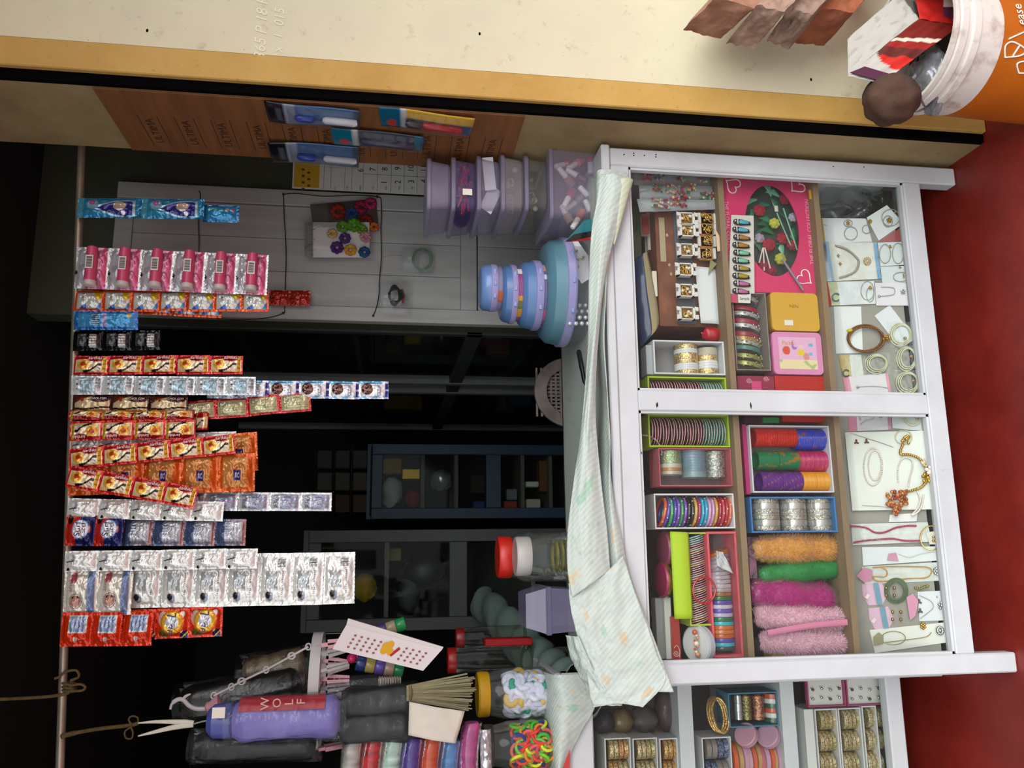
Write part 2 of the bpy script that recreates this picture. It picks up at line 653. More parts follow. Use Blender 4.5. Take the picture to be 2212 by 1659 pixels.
part(MB().box(xP, xL, D, D + T, 0.0, 0.798, 0.003), 'post', WHITE, case)
part(MB().box(xm2, xm1, D + 0.001, D + T, zb, zt, 0.002), 'mullion', WHITE, case)
part(MB().box(xL, xR, D + 0.0005, D + T, zt, 0.798, 0.002), 'top_rail', WHITE, case)
part(MB().box(xL, xR, D + 0.0005, D + T, zb - 0.040, zb, 0.002), 'bottom_rail', WHITE, case)
part(MB().box(xP - 0.004, xO + 0.004, D - 0.006, YB, 0.799, 0.818, 0.003), 'top_board', WHITE, case)
part(MB().box(xR + 0.002, xO, YB - 0.04, YB, 0.0, 0.798, 0.003), 'post', WHITE, case)
part(MB().box(xP, xL - 0.002, YB - 0.04, YB, 0.0, 0.798, 0.003), 'post', WHITE, case)
part(MB().box(xO - 0.012, xO - 0.002, D + T, YB - 0.04, 0.09, 0.798), 'side_panel', WHITE, case)
part(MB().box(xP + 0.002, xP + 0.012, D + T, YB - 0.04, 0.09, 0.798), 'side_panel', WHITE, case)
part(MB().box(xP + 0.012, xO - 0.012, YB - 0.02, YB - 0.008, 0.09, 0.798), 'back_panel', GREYBOARD, case)
part(MB().box(xP + 0.012, xO - 0.012, D + T, YB - 0.02, zb - 0.03, zb - 0.012), 'floor_board', GREYBOARD, case)
for z in (zs1, zs2):
 part(MB().box(xP + 0.012, xO - 0.012, D + T + 0.012, YB - 0.02, z - 0.0065, z + 0.0065), 'shelf', BROWNWOOD, case)
for a_, b_ in ((xm1, xR), (xL, xm2)):
 part(MB().box(a_ - 0.006, b_ + 0.006, D + 0.018, D + 0.021, zb - 0.006, zt + 0.006), 'pane', GLASS, case)
 # thin retaining beads round each pane
 g = MB()
 for q in ((a_, a_ + 0.005, zb, zt), (b_ - 0.005, b_, zb, zt), (a_, b_, zb, zb + 0.005), (a_, b_, zt - 0.005, zt)):
  g.box(q[0], q[1], D + 0.006, D + 0.018, q[2], q[3])
 part(g, 'glazing_bead', WHITE, case)
for x, y in ((1348, 334), (1369, 331), (1369, 336), (1392, 336), (1417, 334), (1417, 339), (1800, 360), (1866, 361)):
 q = PY(x, y, D)
 part(MB().cyl((q.x, D - 0.0004, q.z), (q.x, D + 0.002, q.z), 0.0016, n=8), 'nail_hole', CHIP, case)
r9 = random.Random(9)
for x, y, s in ((1327, 935, 1), (1329, 1000, 1), (1331, 1090, 1.2), (1334, 1132, 3), (1386, 978, 1), (1391, 1012, 1.3), (1392, 1060, 1), (1396, 1130, 1), (1402, 1262, 1.6), (1405, 1285, 1.2), (1408, 1322, 1.4), (1400, 1215, 0.8), (1622, 877, 2.2), (1420, 874, 2.4), (2024, 1290, 0.8), (1926, 448, 1.2)):
 q = PY(x, y, D)
 pts = [Vector((q.x + s * 0.0022 * math.cos(a) * r9.uniform(0.6, 1.8), D - 0.0003, q.z + s * 0.0010 * math.sin(a) * r9.uniform(0.5, 1.2))) for a in [j * math.pi / 4 for j in range(8)]]
 part(MB().plate(pts, (0, -1, 0), 0.0006), 'paint_chip', CHIP, case)
# second showcase, set back on the left
Y2 = 1.77
def zat(x, y=1600):
 return PY(x, y, Y2).z
case2 = thing('glass_showcase', 'white painted showcase set back behind the larger one, mostly out of frame', 'showcase', (-0.75, 1.95, 0))
a0, a1 = -1.2, -0.262
z2t, z2a, z2b, z2m, z2n, z2z = zat(1215), zat(1283), zat(1495), zat(1722), zat(1925), zat(1959)
part(MB().box(a0, a1, Y2, Y2 + 0.03, z2a, z2t, 0.003), 'top_rail', WHITE, case2)
part(MB().box(a0, a1, Y2, Y2 + 0.03, z2z, z2n, 0.003), 'bottom_rail', WHITE, case2)
part(MB().box(a1 - 0.035, a1, Y2 - 0.0005, Y2 + 0.03, 0.0, z2t, 0.003), 'post', WHITE, case2)
part(MB().box(a0, a0 + 0.035, Y2 - 0.0005, Y2 + 0.03, 0.0, z2t, 0.003), 'post', WHITE, case2)
part(MB().box(a0, a1, Y2 - 0.004, 2.25, z2t, z2t + 0.016, 0.003), 'top_board', WHITE, case2)
part(MB().box(a0, a1, 2.22, 2.23, z2z, z2t), 'back_panel', GREYBOARD, case2)
part(MB().box(a0, a1, Y2 + 0.03, 2.22, z2z - 0.002, z2z + 0.012), 'floor_board', GREYBOARD, case2)
for z in (z2b, z2m):
 part(MB().box(a0, a1 - 0.035, Y2 + 0.032, 2.22, z - 0.016, z + 0.016), 'shelf', WHITE, case2)
part(MB().box(a0 + 0.03, a1 - 0.03, Y2 + 0.017, Y2 + 0.020, z2n - 0.005, z2a + 0.005), 'pane', GLASS, case2)
# ================================================================== inside the shop
SJ = lambda x, y, off=0.0: PX(x, y, XJ - off)
GREYPAINT = M('worn_grey_white_paint', '#b2b2b0', 0.6, nscale=9, col2='#9a9a98', p=(0.4, 0.75), stretch=(3, 1, 0.35))
DARKGREY = M('dark_grey_frame', '#3e4042', 0.5, nscale=12, var=0.25)
BLUEFRAME = M('blue_painted_frame', '#143a54', 0.45, nscale=10, var=0.2)
DIMGLASS = film('cupboard_glass', '#f2f6f4', 0.004, '#cfd8d8', 0.10, 0.03, 0.0)
YPn = 2.155
panel = thing('wooden_shutter', 'tall grey white wooden door panel standing behind the hanging sachets', 'shutter', (0.81, 2.17, 0))
pl, pr_, ptop = 0.602, 0.970, PY(245, 500, YPn).z
zr0, zr1 = PY(1030, 560, YPn).z, PY(995, 560, YPn).z
part(MB().box(pl, pl + 0.040, YPn, YPn + 0.03, 0, ptop, 0.002), 'stile', GREYPAINT, panel)
part(MB().box(pr_ - 0.045, pr_, YPn, YPn + 0.03, 0, ptop, 0.002), 'stile', GREYPAINT, panel)
part(MB().box(pl + 0.0405, pr_ - 0.0455, YPn, YPn + 0.03, zr0, zr1, 0.002), 'rail', GREYPAINT, panel)
part(MB().box(pl + 0.0405, pr_ - 0.0455, YPn, YPn + 0.03, ptop - 0.045, ptop, 0.002), 'rail', GREYPAINT, panel)
nb = 3
for k in range(nb):
 u0 = lerp(pl + 0.041, pr_ - 0.046, k / nb)
 u1 = lerp(pl + 0.041, pr_ - 0.046, (k + 1) / nb) - 0.0012
 part(MB().box(u0, u1, YPn + 0.006 + 0.0006 * (k % 2), YPn + 0.024, zr1 + 0.0005, ptop - 0.0455, 0.001), 'plank', GREYPAINT, panel)
 part(MB().box(u0, u1, YPn + 0.006 + 0.0006 * (k % 2), YPn + 0.024, 0.0, zr0 - 0.0035, 0.001), 'plank', GREYPAINT, panel)
# cord looped on nails over the panel
SP = SY(YPn - 0.003)
CORD = M('black_cord', '#14120f', 0.8)
for nm, lab, pts in (('black_cord', 'thin black cord strung from nail to nail across the grey panel', [(612, 420), (640, 418), (700, 424), (760, 422), (815, 425), (824, 440), (823, 500), (824, 555), (820, 600), (818, 640), (812, 668), (806, 682)]),
                     ('black_cord', 'black cord hanging from the upper nail beside the orange sachets', [(612, 420), (614, 470), (617, 520), (618, 565), (616, 620), (615, 665), (612, 676), (580, 686), (520, 691), (470, 688)]),
                     ('black_cord', 'short black cord above the teal sachets on the grey panel', [(430, 412), (433, 425), (429, 470), (430, 530), (428, 560)])):
 m = MB()
 m.tube(spline([SP(x, y) for x, y in pts], len(pts) * 4), 0.0012, 6)
 tag(m.build(nm, CORD, smooth=True), lab, 'cord')
for k, (x, y) in enumerate(((612, 420), (815, 425), (612, 676), (806, 682))):
 q = SP(x, y)
 part(MB().cyl(q + Vector((0, 0.004, 0)), q - Vector((0, 0.004, 0)), 0.0028, n=8), 'nail', CHIP, panel)
# scrunchie packets, hung on the cord
CLEAR = film('clear_packet', '#fafbfb', 0.018, '#dfe6ea', 0.42, 0.06, 0.9, 60)
def bumpy(mb, p, r, col, n=7, seed=0):
 rr = random.Random(seed)
 c0 = lin(col)
 for k in range(n):
  a = 2 * math.pi * k / n
  mb.col = tuple(x * rr.uniform(0.75, 1.2) for x in c0)
  mb.ball(p + Vector((math.cos(a) * r * 0.62, rr.uniform(-0.002, 0.0), math.sin(a) * r * 0.62)), r * 0.42, 8, 6)
def packet(name, label, cat, quad, S, card, blobs, back_h='#d8d2cc', film_=True, group=None, header=None):
 """flat packet: card, what is in it, clear sleeve; quad in picture pixels (image tl, tr, br, bl)"""
 P = [S(x, y) for x, y in quad]
 c = sum(P, Vector()) / 4
 t = thing(name, label, cat, c, group)
 n = (P[1] - P[0]).cross(P[3] - P[0])
 if n.y > 0:
  n = -n
 n.normalize()
 if card:
  m = MB().color(back_h)
  m.plate(P, n, 0.0012)
  part(m, 'card', PAPER(), t)
 if header:
  m = MB().color(header[2])
  a_, b_ = header[0], header[1]
  Q = [P[0].lerp(P[1], a_), P[0].lerp(P[1], b_), P[3].lerp(P[2], b_), P[3].lerp(P[2], a_)]
  m.plate([q + n * 0.0006 for q in Q], n, 0.0005)
  part(m, 'header', PAPER(), t)
 for i, bl in enumerate(blobs):
  m = MB()
  x, y, r, col = bl[:4]
  bumpy(m, S(x, y, 0.006), r, col, 8, i)
  part(m, bl[4] if len(bl) > 4 else 'scrunchie', printed('soft_cloth', 0.8), t, True)
 if film_:
  m = MB()
  def fn(s, t_):
   q = P[0].lerp(P[1], s).lerp(P[3].lerp(P[2], s), t_)
   h = (1 - (2 * s - 1) ** 4) * (1 - (2 * t_ - 1) ** 4)
   return q + n * (0.002 + 0.012 * h + 0.003 * nz(s * 5, t_ * 5, i if blobs else 0))
  m.grid(fn, 14, 12)
  part(m, 'clear_sleeve', CLEAR, t, True)
 return t
SPk = SY(YPn - 0.012)
packet('scrunchie_packet', 'dark packet of red and blue flowered scrunchies hung behind the white card', 'packet', [(670, 442), (812, 430), (818, 498), (678, 505)], SY(YPn - 0.006), True,
       [(730, 458, 0.022, '#8e2c12'), (760, 462, 0.018, '#274a86'), (780, 448, 0.02, '#8a1d3c'), (800, 440, 0.018, '#a02a55'), (790, 478, 0.02, '#7d2218'), (808, 490, 0.014, '#c06a1c')], '#5a4a44', header=(0.0, 0.25, '#6a625c'))
t = packet('scrunchie_packet', 'white card with purple green and orange scrunchies in a clear sleeve', 'packet', [(658, 480), (798, 480), (798, 556), (658, 556)], SY(YPn - 0.03), True,
           [(718, 505, 0.014, '#c9a25a'), (740, 490, 0.017, '#5c8a1c'), (765, 487, 0.02, '#4f8a1a'), (782, 496, 0.015, '#5c8a1c'), (745, 515, 0.016, '#4a2a6a'), (728, 535, 0.018, '#4a2468'), (757, 540, 0.017, '#c98a2c'), (787, 545, 0.016, '#284a7a'), (790, 512, 0.016, '#c27a86')], '#d6d2d0', header=(0.0, 0.13, '#857f78'))
for k, s in enumerate('BISaPL'):
 word(s, flat('#6a6258'), t, SY(YPn - 0.0325)(674 + (k % 2) * 3, 550 - k * 11) - t.location, (1, 0, 0), (0, 0, 1), 0.011)
SB = SY(YPn - 0.02)
t = packet('clear_bag', 'small clear bag with a pale green ring hung on the grey panel', 'bag', [(868, 533), (932, 535), (930, 590), (862, 585)], SB, False, [])
m = MB().color('#6f8a74')
m.tube([SB(912 + 20 * math.cos(a), 560 + 22 * math.sin(a), 0.004) for a in [2 * math.pi * k / 24 for k in range(24)]], 0.0035, 6, True)
part(m, 'ring', GLOSSY(), t, True)
m = MB()
m.tube([SB(825, 556, 0.0), SB(845, 552, 0), SB(868, 552, 0)], 0.001, 5)
part(m, 'hanging_thread', flat('#8f8a80'), t)
t = packet('cable_bag', 'clear bag with a coiled black cable hung at the cord end', 'bag', [(820, 605), (886, 608), (884, 680), (816, 678)], SB, False, [])
for k in range(4):
 m = MB().color('#15151a')
 m.tube([SB(852 + (10 + k * 2) * math.cos(a) + k, 638 + (22 - k * 3) * math.sin(a), 0.003 + 0.002 * k) for a in [2 * math.pi * j / 20 for j in range(20)]], 0.0022, 6, True)
 part(m, 'cable_loop', GLOSSY(), t, True)
m = MB().color('#8c2a20')
m.tube([SB(868, 625, 0.004), SB(873, 640, 0.004), SB(870, 655, 0.004)], 0.003, 6)
part(m, 'red_plug', GLOSSY(), t, True)
# red sachets on the cord
SR = SY(YPn - 0.02)
# wall calendar
cal = thing('wall_calendar', 'paper wall calendar with yellow header and large black dates', 'calendar', PY(780, 380, YPn - 0.008))
SC = SY(YPn - 0.008)
cz0, cz1 = SC(632, 380).z, SC(1010, 380).z
cx0 = SC(780, 414).x
cx1 = cx0 + 0.30
m = MB()
m.color('#d9d6cf').box(cx0, cx1, YPn - 0.008, YPn - 0.006, cz1, cz0)
part(m, 'sheet', PAPER(), cal)
m = MB().color('#c79f2e').box(cx0 + 0.004, cx1 - 0.004, YPn - 0.0084, YPn - 0.008, SC(690, 380).z, cz0 - 0.004)
part(m, 'header', PAPER(), cal)
INK = flat('#1d1b1a', 0.7)
m = MB()
for x in (700, 715, 745, 760, 785, 815, 845, 873, 901, 930):
 z = SC(x, 380).z
 m.box(cx0 + 0.003, cx1 - 0.003, YPn - 0.0083, YPn - 0.008, z - 0.0004, z + 0.0004)
for y in (379, 345):
 xx = SC(850, y).x
 m.box(xx - 0.0004, xx + 0.0004, YPn - 0.0083, YPn - 0.008, cz1, SC(785, 380).z)
part(m, 'grid_lines', INK, cal)
for s, x, y in (('1', 830, 394), ('2', 860, 393), ('3', 889, 392), ('4', 916, 391), ('6', 779, 368), ('7', 806, 366), ('8', 832, 365), ('9', 860, 364), ('10', 888, 364), ('11', 916, 364)):
 word(s, INK, cal, SC(x, y, 0.0006) - cal.location, (1, 0, 0), (0, 0, 1), 0.024, 0.9, 0, 'date')
for x, s in ((724, 'JULY'), (750, 'SUN'), (779, 'MON'), (806, 'TUE'), (834, 'WED'), (863, 'THU'), (891, 'FRI'), (918, 'SAT')):
 word(s, INK, cal, SC(x, 406, 0.0006) - cal.location, (1, 0, 0), (0, 0, 1), 0.008, 0.7, 0, 'weekday')
m = MB()
for k in range(7):
 q = SC(655 + (k % 2) * 12, 408 - k * 7, 0.0008)
 m.box(q.x - 0.003, q.x + 0.003, q.y, q.y + 0.0004, q.z - 0.004, q.z + 0.004)
part(m, 'header_print', flat('#7a3a12'), cal)
# cardboard sheet on the jamb
m = MB()
q = [SJ(200, 190, 0.003), SJ(1140, 233, 0.003)]
m.color('#8a5c34').box(XJ - 0.004, XJ - 0.0005, q[0].y, YJ - 0.002, q[1].z, q[0].z)
cb = tag(m.build('cardboard_sheet', M('brown_cardboard', '#7e5026', 0.8, nscale=5, col2='#69401d', stretch=(1, 1, 12)), origin=(XJ, 1.58, q[1].z)), 'large brown cardboard sheet fixed to the side of the shop opening', 'cardboard')
DARKINK = flat('#35200f', 0.8)
for k in range(11):
 z = lerp(q[1].z + 0.05, q[0].z - 0.07, k / 10)
 word('ULTIMA', DARKINK, cb, Vector((XJ - 0.0046, 1.60, z)) - Vector(cb['_off']), (0, -1, 0), (0, 0, 1), 0.022, 1.3, 0, 'printed_word')
 m = MB()
 for dz in (-0.018, 0.018):
  m.box(XJ - 0.0046, XJ - 0.004, 1.54, 1.66, z + dz - 0.0006, z + dz + 0.0006)
 part(m, 'printed_rule', DARKINK, cb)
# pen packets on the jamb
def pen_packet(label, quad, kind, seed):
 P = [SJ(x, y, 0.012) for x, y in quad]
 c = sum(P, Vector()) / 4
 t = thing('pen_packet', label, 'packet', c, 'pen packets hanging on the cardboard')
 n = Vector((-1, -0.12, 0)).normalized()
 def Q(a, b, off=0.0):
  return P[0].lerp(P[1], a).lerp(P[3].lerp(P[2], a), b) + n * off
 m = MB()
 def paint(s, t_):
  if kind == 'blue':
   if s < 0.20: return '#0e1116' if not ell(s, t_, 0.13, 0.5, 0.04, 0.3) else '#49505a'
   if s < 0.30: return '#8b97a8'
   if s > 0.93: return '#3a4a5c'
   return '#3c5f8c' if t_ < 0.7 else '#6d86a8'
  if kind == 'teal':
   if s < 0.22: return '#0f6a86' if not ell(s, t_, 0.13, 0.7, 0.05, 0.18) else '#b8342a'
   if s < 0.27: return '#cfd6d8'
   return '#2f6f86' if s > 0.9 else '#3e4650'
  if s < 0.22: return '#0f5a78' if not ell(s, t_, 0.12, 0.75, 0.05, 0.2) else '#b8342a'
  if s < 0.27: return '#c4ccd0'
  if t_ < 0.35: return '#c8a22c'
  if t_ > 0.86: return '#c05a22'
  return '#424a52' if s < 0.92 else '#274f78'
 m.grid(lambda s, t_: Q(s, t_, 0.004 * math.sin(s * 5 + seed) * (1 - s) + 0.003 * math.sin(t_ * 3.1)), 34, 12, paint)
 part(m, 'sleeve', GLOSSY(), t, True, solid=0.001)
 pens = {'blue': (('#20409a', 0.30, 0.50), ('#c6ccd2', 0.60, 0.97)), 'teal': (('#3b3550', 0.30, 0.9),), 'red': (('#3a3236', 0.27, 0.45), ('#9a1d24', 0.45, 0.88))}[kind]
 for col, a0_, a1_ in pens:
  m = MB().color(col)
  m.tube([Q(a0_, 0.5, 0.008), Q(a0_ + 0.03, 0.5, 0.009), Q(a1_ - 0.03, 0.52, 0.009), Q(a1_, 0.52, 0.008)], [0.004, 0.0075, 0.0075, 0.006], 10)
  part(m, 'pen', GLOSSY(), t, True)
 m = MB()
 m.grid(lambda s, t_: Q(lerp(0.22, 1, s), t_, 0.005 + 0.016 * (1 - (2 * t_ - 1) ** 2) * (1 - (2 * s - 1) ** 6)), 16, 10)
 part(m, 'clear_bubble', CLEAR, t, True)
pen_packet('blue pen packet with black header, uppermost on the cardboard sheet', [(570, 217), (778, 240), (776, 276), (582, 262)], 'blue', 0)
pen_packet('blue pen packet with black header, lowest one beside the calendar', [(578, 305), (776, 318), (775, 362), (590, 347)], 'blue', 2)
pen_packet('teal headed packet with a dark purple pen between the blue packets', [(714, 272), (916, 296), (912, 326), (722, 308)], 'teal', 1)
pen_packet('teal headed packet with a red pen and yellow edge', [(818, 231), (1026, 256), (1013, 297), (824, 271)], 'red', 3)

# ---- glass cupboard along the right side, seen at a slant
XC = 0.60
def yd(y, x=900):
 return PX(x, y, XC).y
cup = thing('glass_cupboard', 'dark glass cupboard running back along the right side of the shop', 'cupboard', (0.75, 2.9, 0))
yA, yM0, yM1, yE = 2.262, yd(822), yd(858), yd(930)
zA = PX(1010, 718, XC).z
zB = PX(1046, 718, XC).z
part(MB().box(XC, XC + 0.03, yA, yE, zB, zA, 0.002), 'rail', DARKGREY, cup)
part(MB().box(XC, XC + 0.03, yA, yE, 2.0, 2.06, 0.002), 'rail', DARKGREY, cup)
part(MB().box(XC, XC + 0.03, yA, yA + 0.03, 0, 2.0, 0.002), 'stile', DARKGREY, cup)
for ya in (yd(826), yd(846), yE - 0.05):
 part(MB().box(XC - 0.004, XC + 0.028, ya, ya + 0.035, 0, 2.0, 0.002), 'stile', M('pale_cupboard_stile', '#7a7c7c', 0.5), cup)
part(MB().box(XC + 0.30, XC + 0.32, yA, yE, 0, 2.0), 'back_panel', BLACKIN, cup)
for z in (0.5, 0.8, 1.35, 1.7):
 part(MB().box(XC + 0.035, XC + 0.29, yA + 0.03, yE - 0.05, z, z + 0.015), 'shelf', BLACKIN, cup)
for z0_, z1_ in ((0.05, zB), (zA, 2.0)):
 part(MB().box(XC + 0.012, XC + 0.015, yA + 0.03, yE - 0.05, z0_, z1_), 'pane', DIMGLASS, cup)
rr = random.Random(3)
for k, (x, y, c, w, h) in enumerate(((870, 888, '#8a6a14', 0.10, 0.20), (1080, 770, '#5a3426', 0.08, 0.10), (1120, 880, '#3a5a6a', 0.08, 0.12), (1090, 890, '#6a6a66', 0.10, 0.10), (1060, 740, '#6a2a2a', 0.12, 0.08))):
 q = PX(x, y, XC + 0.10)
 m = MB().color(c)
 m.box(q.x, q.x + 0.08, q.y - w / 2, q.y + w / 2, q.z - h / 2, q.z + h / 2, 0.006)
 o = m.build('goods_box', PAPER())
 tag(o, ['dull yellow carton behind the slanted cupboard glass', 'dim brown carton low in the slanted cupboard near the panel', 'dim blue carton in the lower slanted cupboard', 'dim grey carton beside the blue one in the slanted cupboard', 'dim red carton in the slanted cupboard nearest the panel'][k], 'carton', 'goods in the slanted cupboard')
# ---- blue cupboard on the back wall
def cupboard(name, label, Y, x0, y0, x1, y1, mat, doors, depth, shelves):
 xl, xr, zb_, zt_ = rect(x0, y0, x1, y1, Y)
 t = thing(name, label, 'cupboard', ((xl + xr) / 2, Y + depth / 2, 0))
 zb_ = 0.0
 part(MB().box(xl, xr, Y + depth - 0.01, Y + depth, zb_, zt_), 'back_panel', M('cupboard_inside', '#33312e', 0.8, nscale=5, var=0.3), t)
 part(MB().box(xl, xl + 0.02, Y + 0.02, Y + depth - 0.01, zb_, zt_), 'side_panel', mat, t)
 part(MB().box(xr - 0.02, xr, Y + 0.02, Y + depth - 0.01, zb_, zt_), 'side_panel', mat, t)
 part(MB().box(xl, xr, Y + 0.02, Y + depth, zt_, zt_ + 0.02), 'top_board', mat, t)
 f = 0.045
 part(MB().box(xl, xl + f, Y, Y + 0.02, zb_, zt_, 0.002), 'stile', mat, t)
 part(MB().box(xr - f, xr, Y, Y + 0.02, zb_, zt_, 0.002), 'stile', mat, t)
 for x in doors:
  z = PY(x, (y0 + y1) / 2, Y).z
  part(MB().box(xl + f, xr - f, Y - 0.001, Y + 0.02, z - 0.033, z + 0.033, 0.002), 'rail', mat, t)
 part(MB().box(xl + f, xr - f, Y, Y + 0.02, zt_ - f, zt_, 0.002), 'rail', mat, t)
 for x in shelves:
  z = PY(x, (y0 + y1) / 2, Y + 0.04).z
  part(MB().box(xl + 0.022, xr - 0.022, Y + 0.025, Y + depth - 0.012, z - 0.008, z + 0.008), 'shelf', M('cupboard_shelf', '#6a655a', 0.7), t)
 part(MB().box(xl + f, xr - f, Y + 0.008, Y + 0.011, zb_ + 0.05, zt_ - f), 'pane', DIMGLASS, t)
 return t, xl, xr
YBl, YGr = 3.5, 3.05
cupboard('blue_cupboard', 'blue framed glass cupboard against the dark back wall', YBl, 803, 960, 1290, 1120, BLUEFRAME, (1066,), 0.35, (913, 985, 1128, 1188))
cupboard('grey_cupboard', 'grey metal framed glass cupboard left of the blue one', YGr, 664, 1143, 1300, 1360, DARKGREY, (990,), 0.35, (835, 1150))
def shelf_good(label, x0, y0, x1, y1, Y, c, shape='box', d=0.08, mat=None, cat='carton', group='goods in the back cupboards'):
 xl, xr, zb_, zt_ = rect(x0, y0, x1, y1, Y)
 m = MB().color(c)
 if shape == 'box':
  m.box(xl, xr, Y, Y + d, zb_, zt_, 0.004)
 else:
  cx, cz = (xl + xr) / 2, (zb_ + zt_) / 2
  def fn(s, t_):
   th, ph = s * 2 * math.pi, t_ * math.pi
   k = 1 + 0.25 * nz(math.cos(th) * 2, math.sin(th) * 2 + t_ * 3, x0)
   return Vector((cx + (xr - xl) / 2 * math.cos(th) * math.sin(ph) * k, Y + d / 2 + d / 2 * math.sin(th) * math.sin(ph) * k, cz + (zt_ - zb_) / 2 * math.cos(ph) * k))
  m.grid(fn, 16, 10)
 o = m.build('goods_bag' if shape != 'box' else 'goods_box', mat or PAPER(), smooth=shape != 'box')
 tag(o, label, cat, group)
SILV = M('silver_foil_bag', '#c6ccd0', 0.25, 0.7, bump=1.0, bscale=40)
Yb = YBl + 0.06
shelf_good('white paper bag in the upper left of the blue cupboard', 823, 1028, 868, 1096, Yb, '#d4d4d0', 'bag', 0.1, cat='bag')
shelf_good('dull yellow carton at the top right of the blue cupboard', 824, 990, 868, 1024, Yb, '#8a6a2a')
shelf_good('red bag low on the upper shelf of the blue cupboard', 877, 1058, 908, 1098, Yb, '#a02a22', 'bag', cat='bag')
shelf_good('gold packet on the upper shelf of the blue cupboard', 868, 1012, 908, 1036, Yb, '#a8862a', mat=M('gold_foil', '#b08a2c', 0.3, 0.8, bump=1))
shelf_good('silver foil packet on the middle shelf of the blue cupboard', 932, 1011, 976, 1060, Yb, '#c8ccd0', 'bag', mat=SILV, cat='packet')
shelf_good('dark brown carton on the middle shelf of the blue cupboard', 1016, 1025, 1048, 1066, Yb, '#2f2823')
shelf_good('blue bottle pack in the corner of the blue cupboard', 1022, 1082, 1048, 1100, Yb, '#28407a')
shelf_good('red carton on the lower shelves of the blue cupboard', 1088, 1082, 1118, 1102, Yb, '#a03a2e')
shelf_good('white tub on the lowest visible shelf of the blue cupboard', 1134, 1040, 1164, 1052, Yb, '#e4e2dc')
shelf_good('pale jar beside the red carton in the blue cupboard', 1136, 1078, 1168, 1102, Yb, '#cfc4b8')
shelf_good('brown tall carton at the lower end of the blue cupboard', 1165, 995, 1184, 1062, Yb, '#7a4a22')
shelf_good('grey bottle pack in the lower door of the blue cupboard', 1095, 1056, 1118, 1080, Yb, '#7a8088')
Yg = YGr + 0.06
shelf_good('yellow bag lying in the upper part of the grey cupboard', 762, 1238, 812, 1300, Yg, '#b08c14', 'bag', 0.1, cat='bag')
shelf_good('black handbag hanging in the grey cupboard', 868, 1190, 965, 1275, Yg, '#0c0d0c', 'bag', 0.12, M('black_leather', '#101110', 0.4), 'bag')
shelf_good('pale yellow carton beside the black handbag in the grey cupboard', 830, 1184, 866, 1212, Yg + 0.1, '#8c8650')
shelf_good('clear crumpled bag below the black handbag in the grey cupboard', 860, 1245, 905, 1330, Yg, '#4a4e48', 'bag', 0.1, cat='bag')
shelf_good('small green bottle top at the foot of the grey cupboard', 838, 1338, 866, 1352, Yg - 0.02 + 0.05, '#1f7a3c', 'bag', 0.03, cat='bottle')
# dark packs stacked above the blue cupboard
for k in range(9):
 x0 = 685 + (k % 3) * 38
 y0 = (1020, 972, 1068)[k // 3]
 xl, xr, zb_, zt_ = rect(x0, y0, x0 + 33, y0 + 40, YBl + 0.02)
 m = MB().color(['#4a463e', '#3a3832', '#4c3a2a'][k // 3]).box(xl, xr, YBl + 0.02, YBl + 0.10, zb_, zt_, 0.004)
 tag(m.build('stacked_pack', PAPER()), 'dim %s pack, %s in its row above the blue cupboard' % (['grey', 'olive', 'brown'][k // 3], ['top', 'middle', 'lowest'][k % 3]), 'pack', 'dim packs above the blue cupboard')
for x in (798, 680 + 76, 680 + 38):
 xl, xr, zb_, zt_ = rect(x + 2, 965, x + 5, 1115, YBl + 0.02)
 tag(MB().box(xl, xr, YBl + 0.0, YBl + 0.2, zb_, zt_).build('wall_shelf', BLACKIN), 'dark wall shelf %s the dim packs' % {798: 'under all of', 756: 'across the middle of', 718: 'near the top of'}[x], 'shelf')
# plastic chair
ch = thing('plastic_chair', 'dirty white plastic chair with a pierced oval back behind the counter', 'chair', (0.42, 2.55, 0))
CHP = M('dirty_white_plastic', '#9d9089', 0.5, nscale=14, col2='#6f625c', p=(0.45, 0.8))
YC = 2.35
cc = PY(1235, 845, YC)
hw, hh = abs(PY(1235, 770, YC).x - PY(1235, 920, YC).x) / 2, abs(PY(1155, 845, YC).z - cc.z)
m = MB()
def oval(a, k):
 return cc + Vector((hw * k * math.cos(a), 0.10 * (1 - math.sin(a)) * 0.2, hh * k * (1.0 if math.sin(a) > 0 else 3.2) * math.sin(a)))
N = 40
ring = []
for i in range(N):
 a = 2 * math.pi * i / N
 ring.append([m.av(oval(a, 1.0)), m.av(oval(a, 0.68)), m.av(oval(a, 0.68) + Vector((0, 0.012, 0))), m.av(oval(a, 1.0) + Vector((0, 0.012, 0)))])
for i in range(N):
 A, B = ring[i], ring[(i + 1) % N]
 for k in range(4):
  m.af(A[k], A[(k + 1) % 4], B[(k + 1) % 4], B[k])
part(m, 'back_rim', CHP, ch, True)
m = MB()
for k in range(-6, 7):
 x = k * hw * 0.105
 e = math.sqrt(max(0, 0.70 ** 2 - (k * 0.105) ** 2))
 m.box(cc.x + x - 0.003, cc.x + x + 0.003, cc.y + 0.022, cc.y + 0.028, cc.z - hh * 3.2 * e * 0.4, cc.z + hh * e)
for k in range(-6, 8):
 z = k * hh * 0.13
 m.box(cc.x - hw * 0.7, cc.x + hw * 0.7, cc.y + 0.020, cc.y + 0.026, cc.z + z - 0.003, cc.z + z + 0.003)
part(m, 'back_lattice', CHP, ch)
part(MB().box(cc.x - 0.13, cc.x + 0.13, YC + 0.03, YC + 0.42, 0.42, 0.44, 0.006), 'seat', CHP, ch)
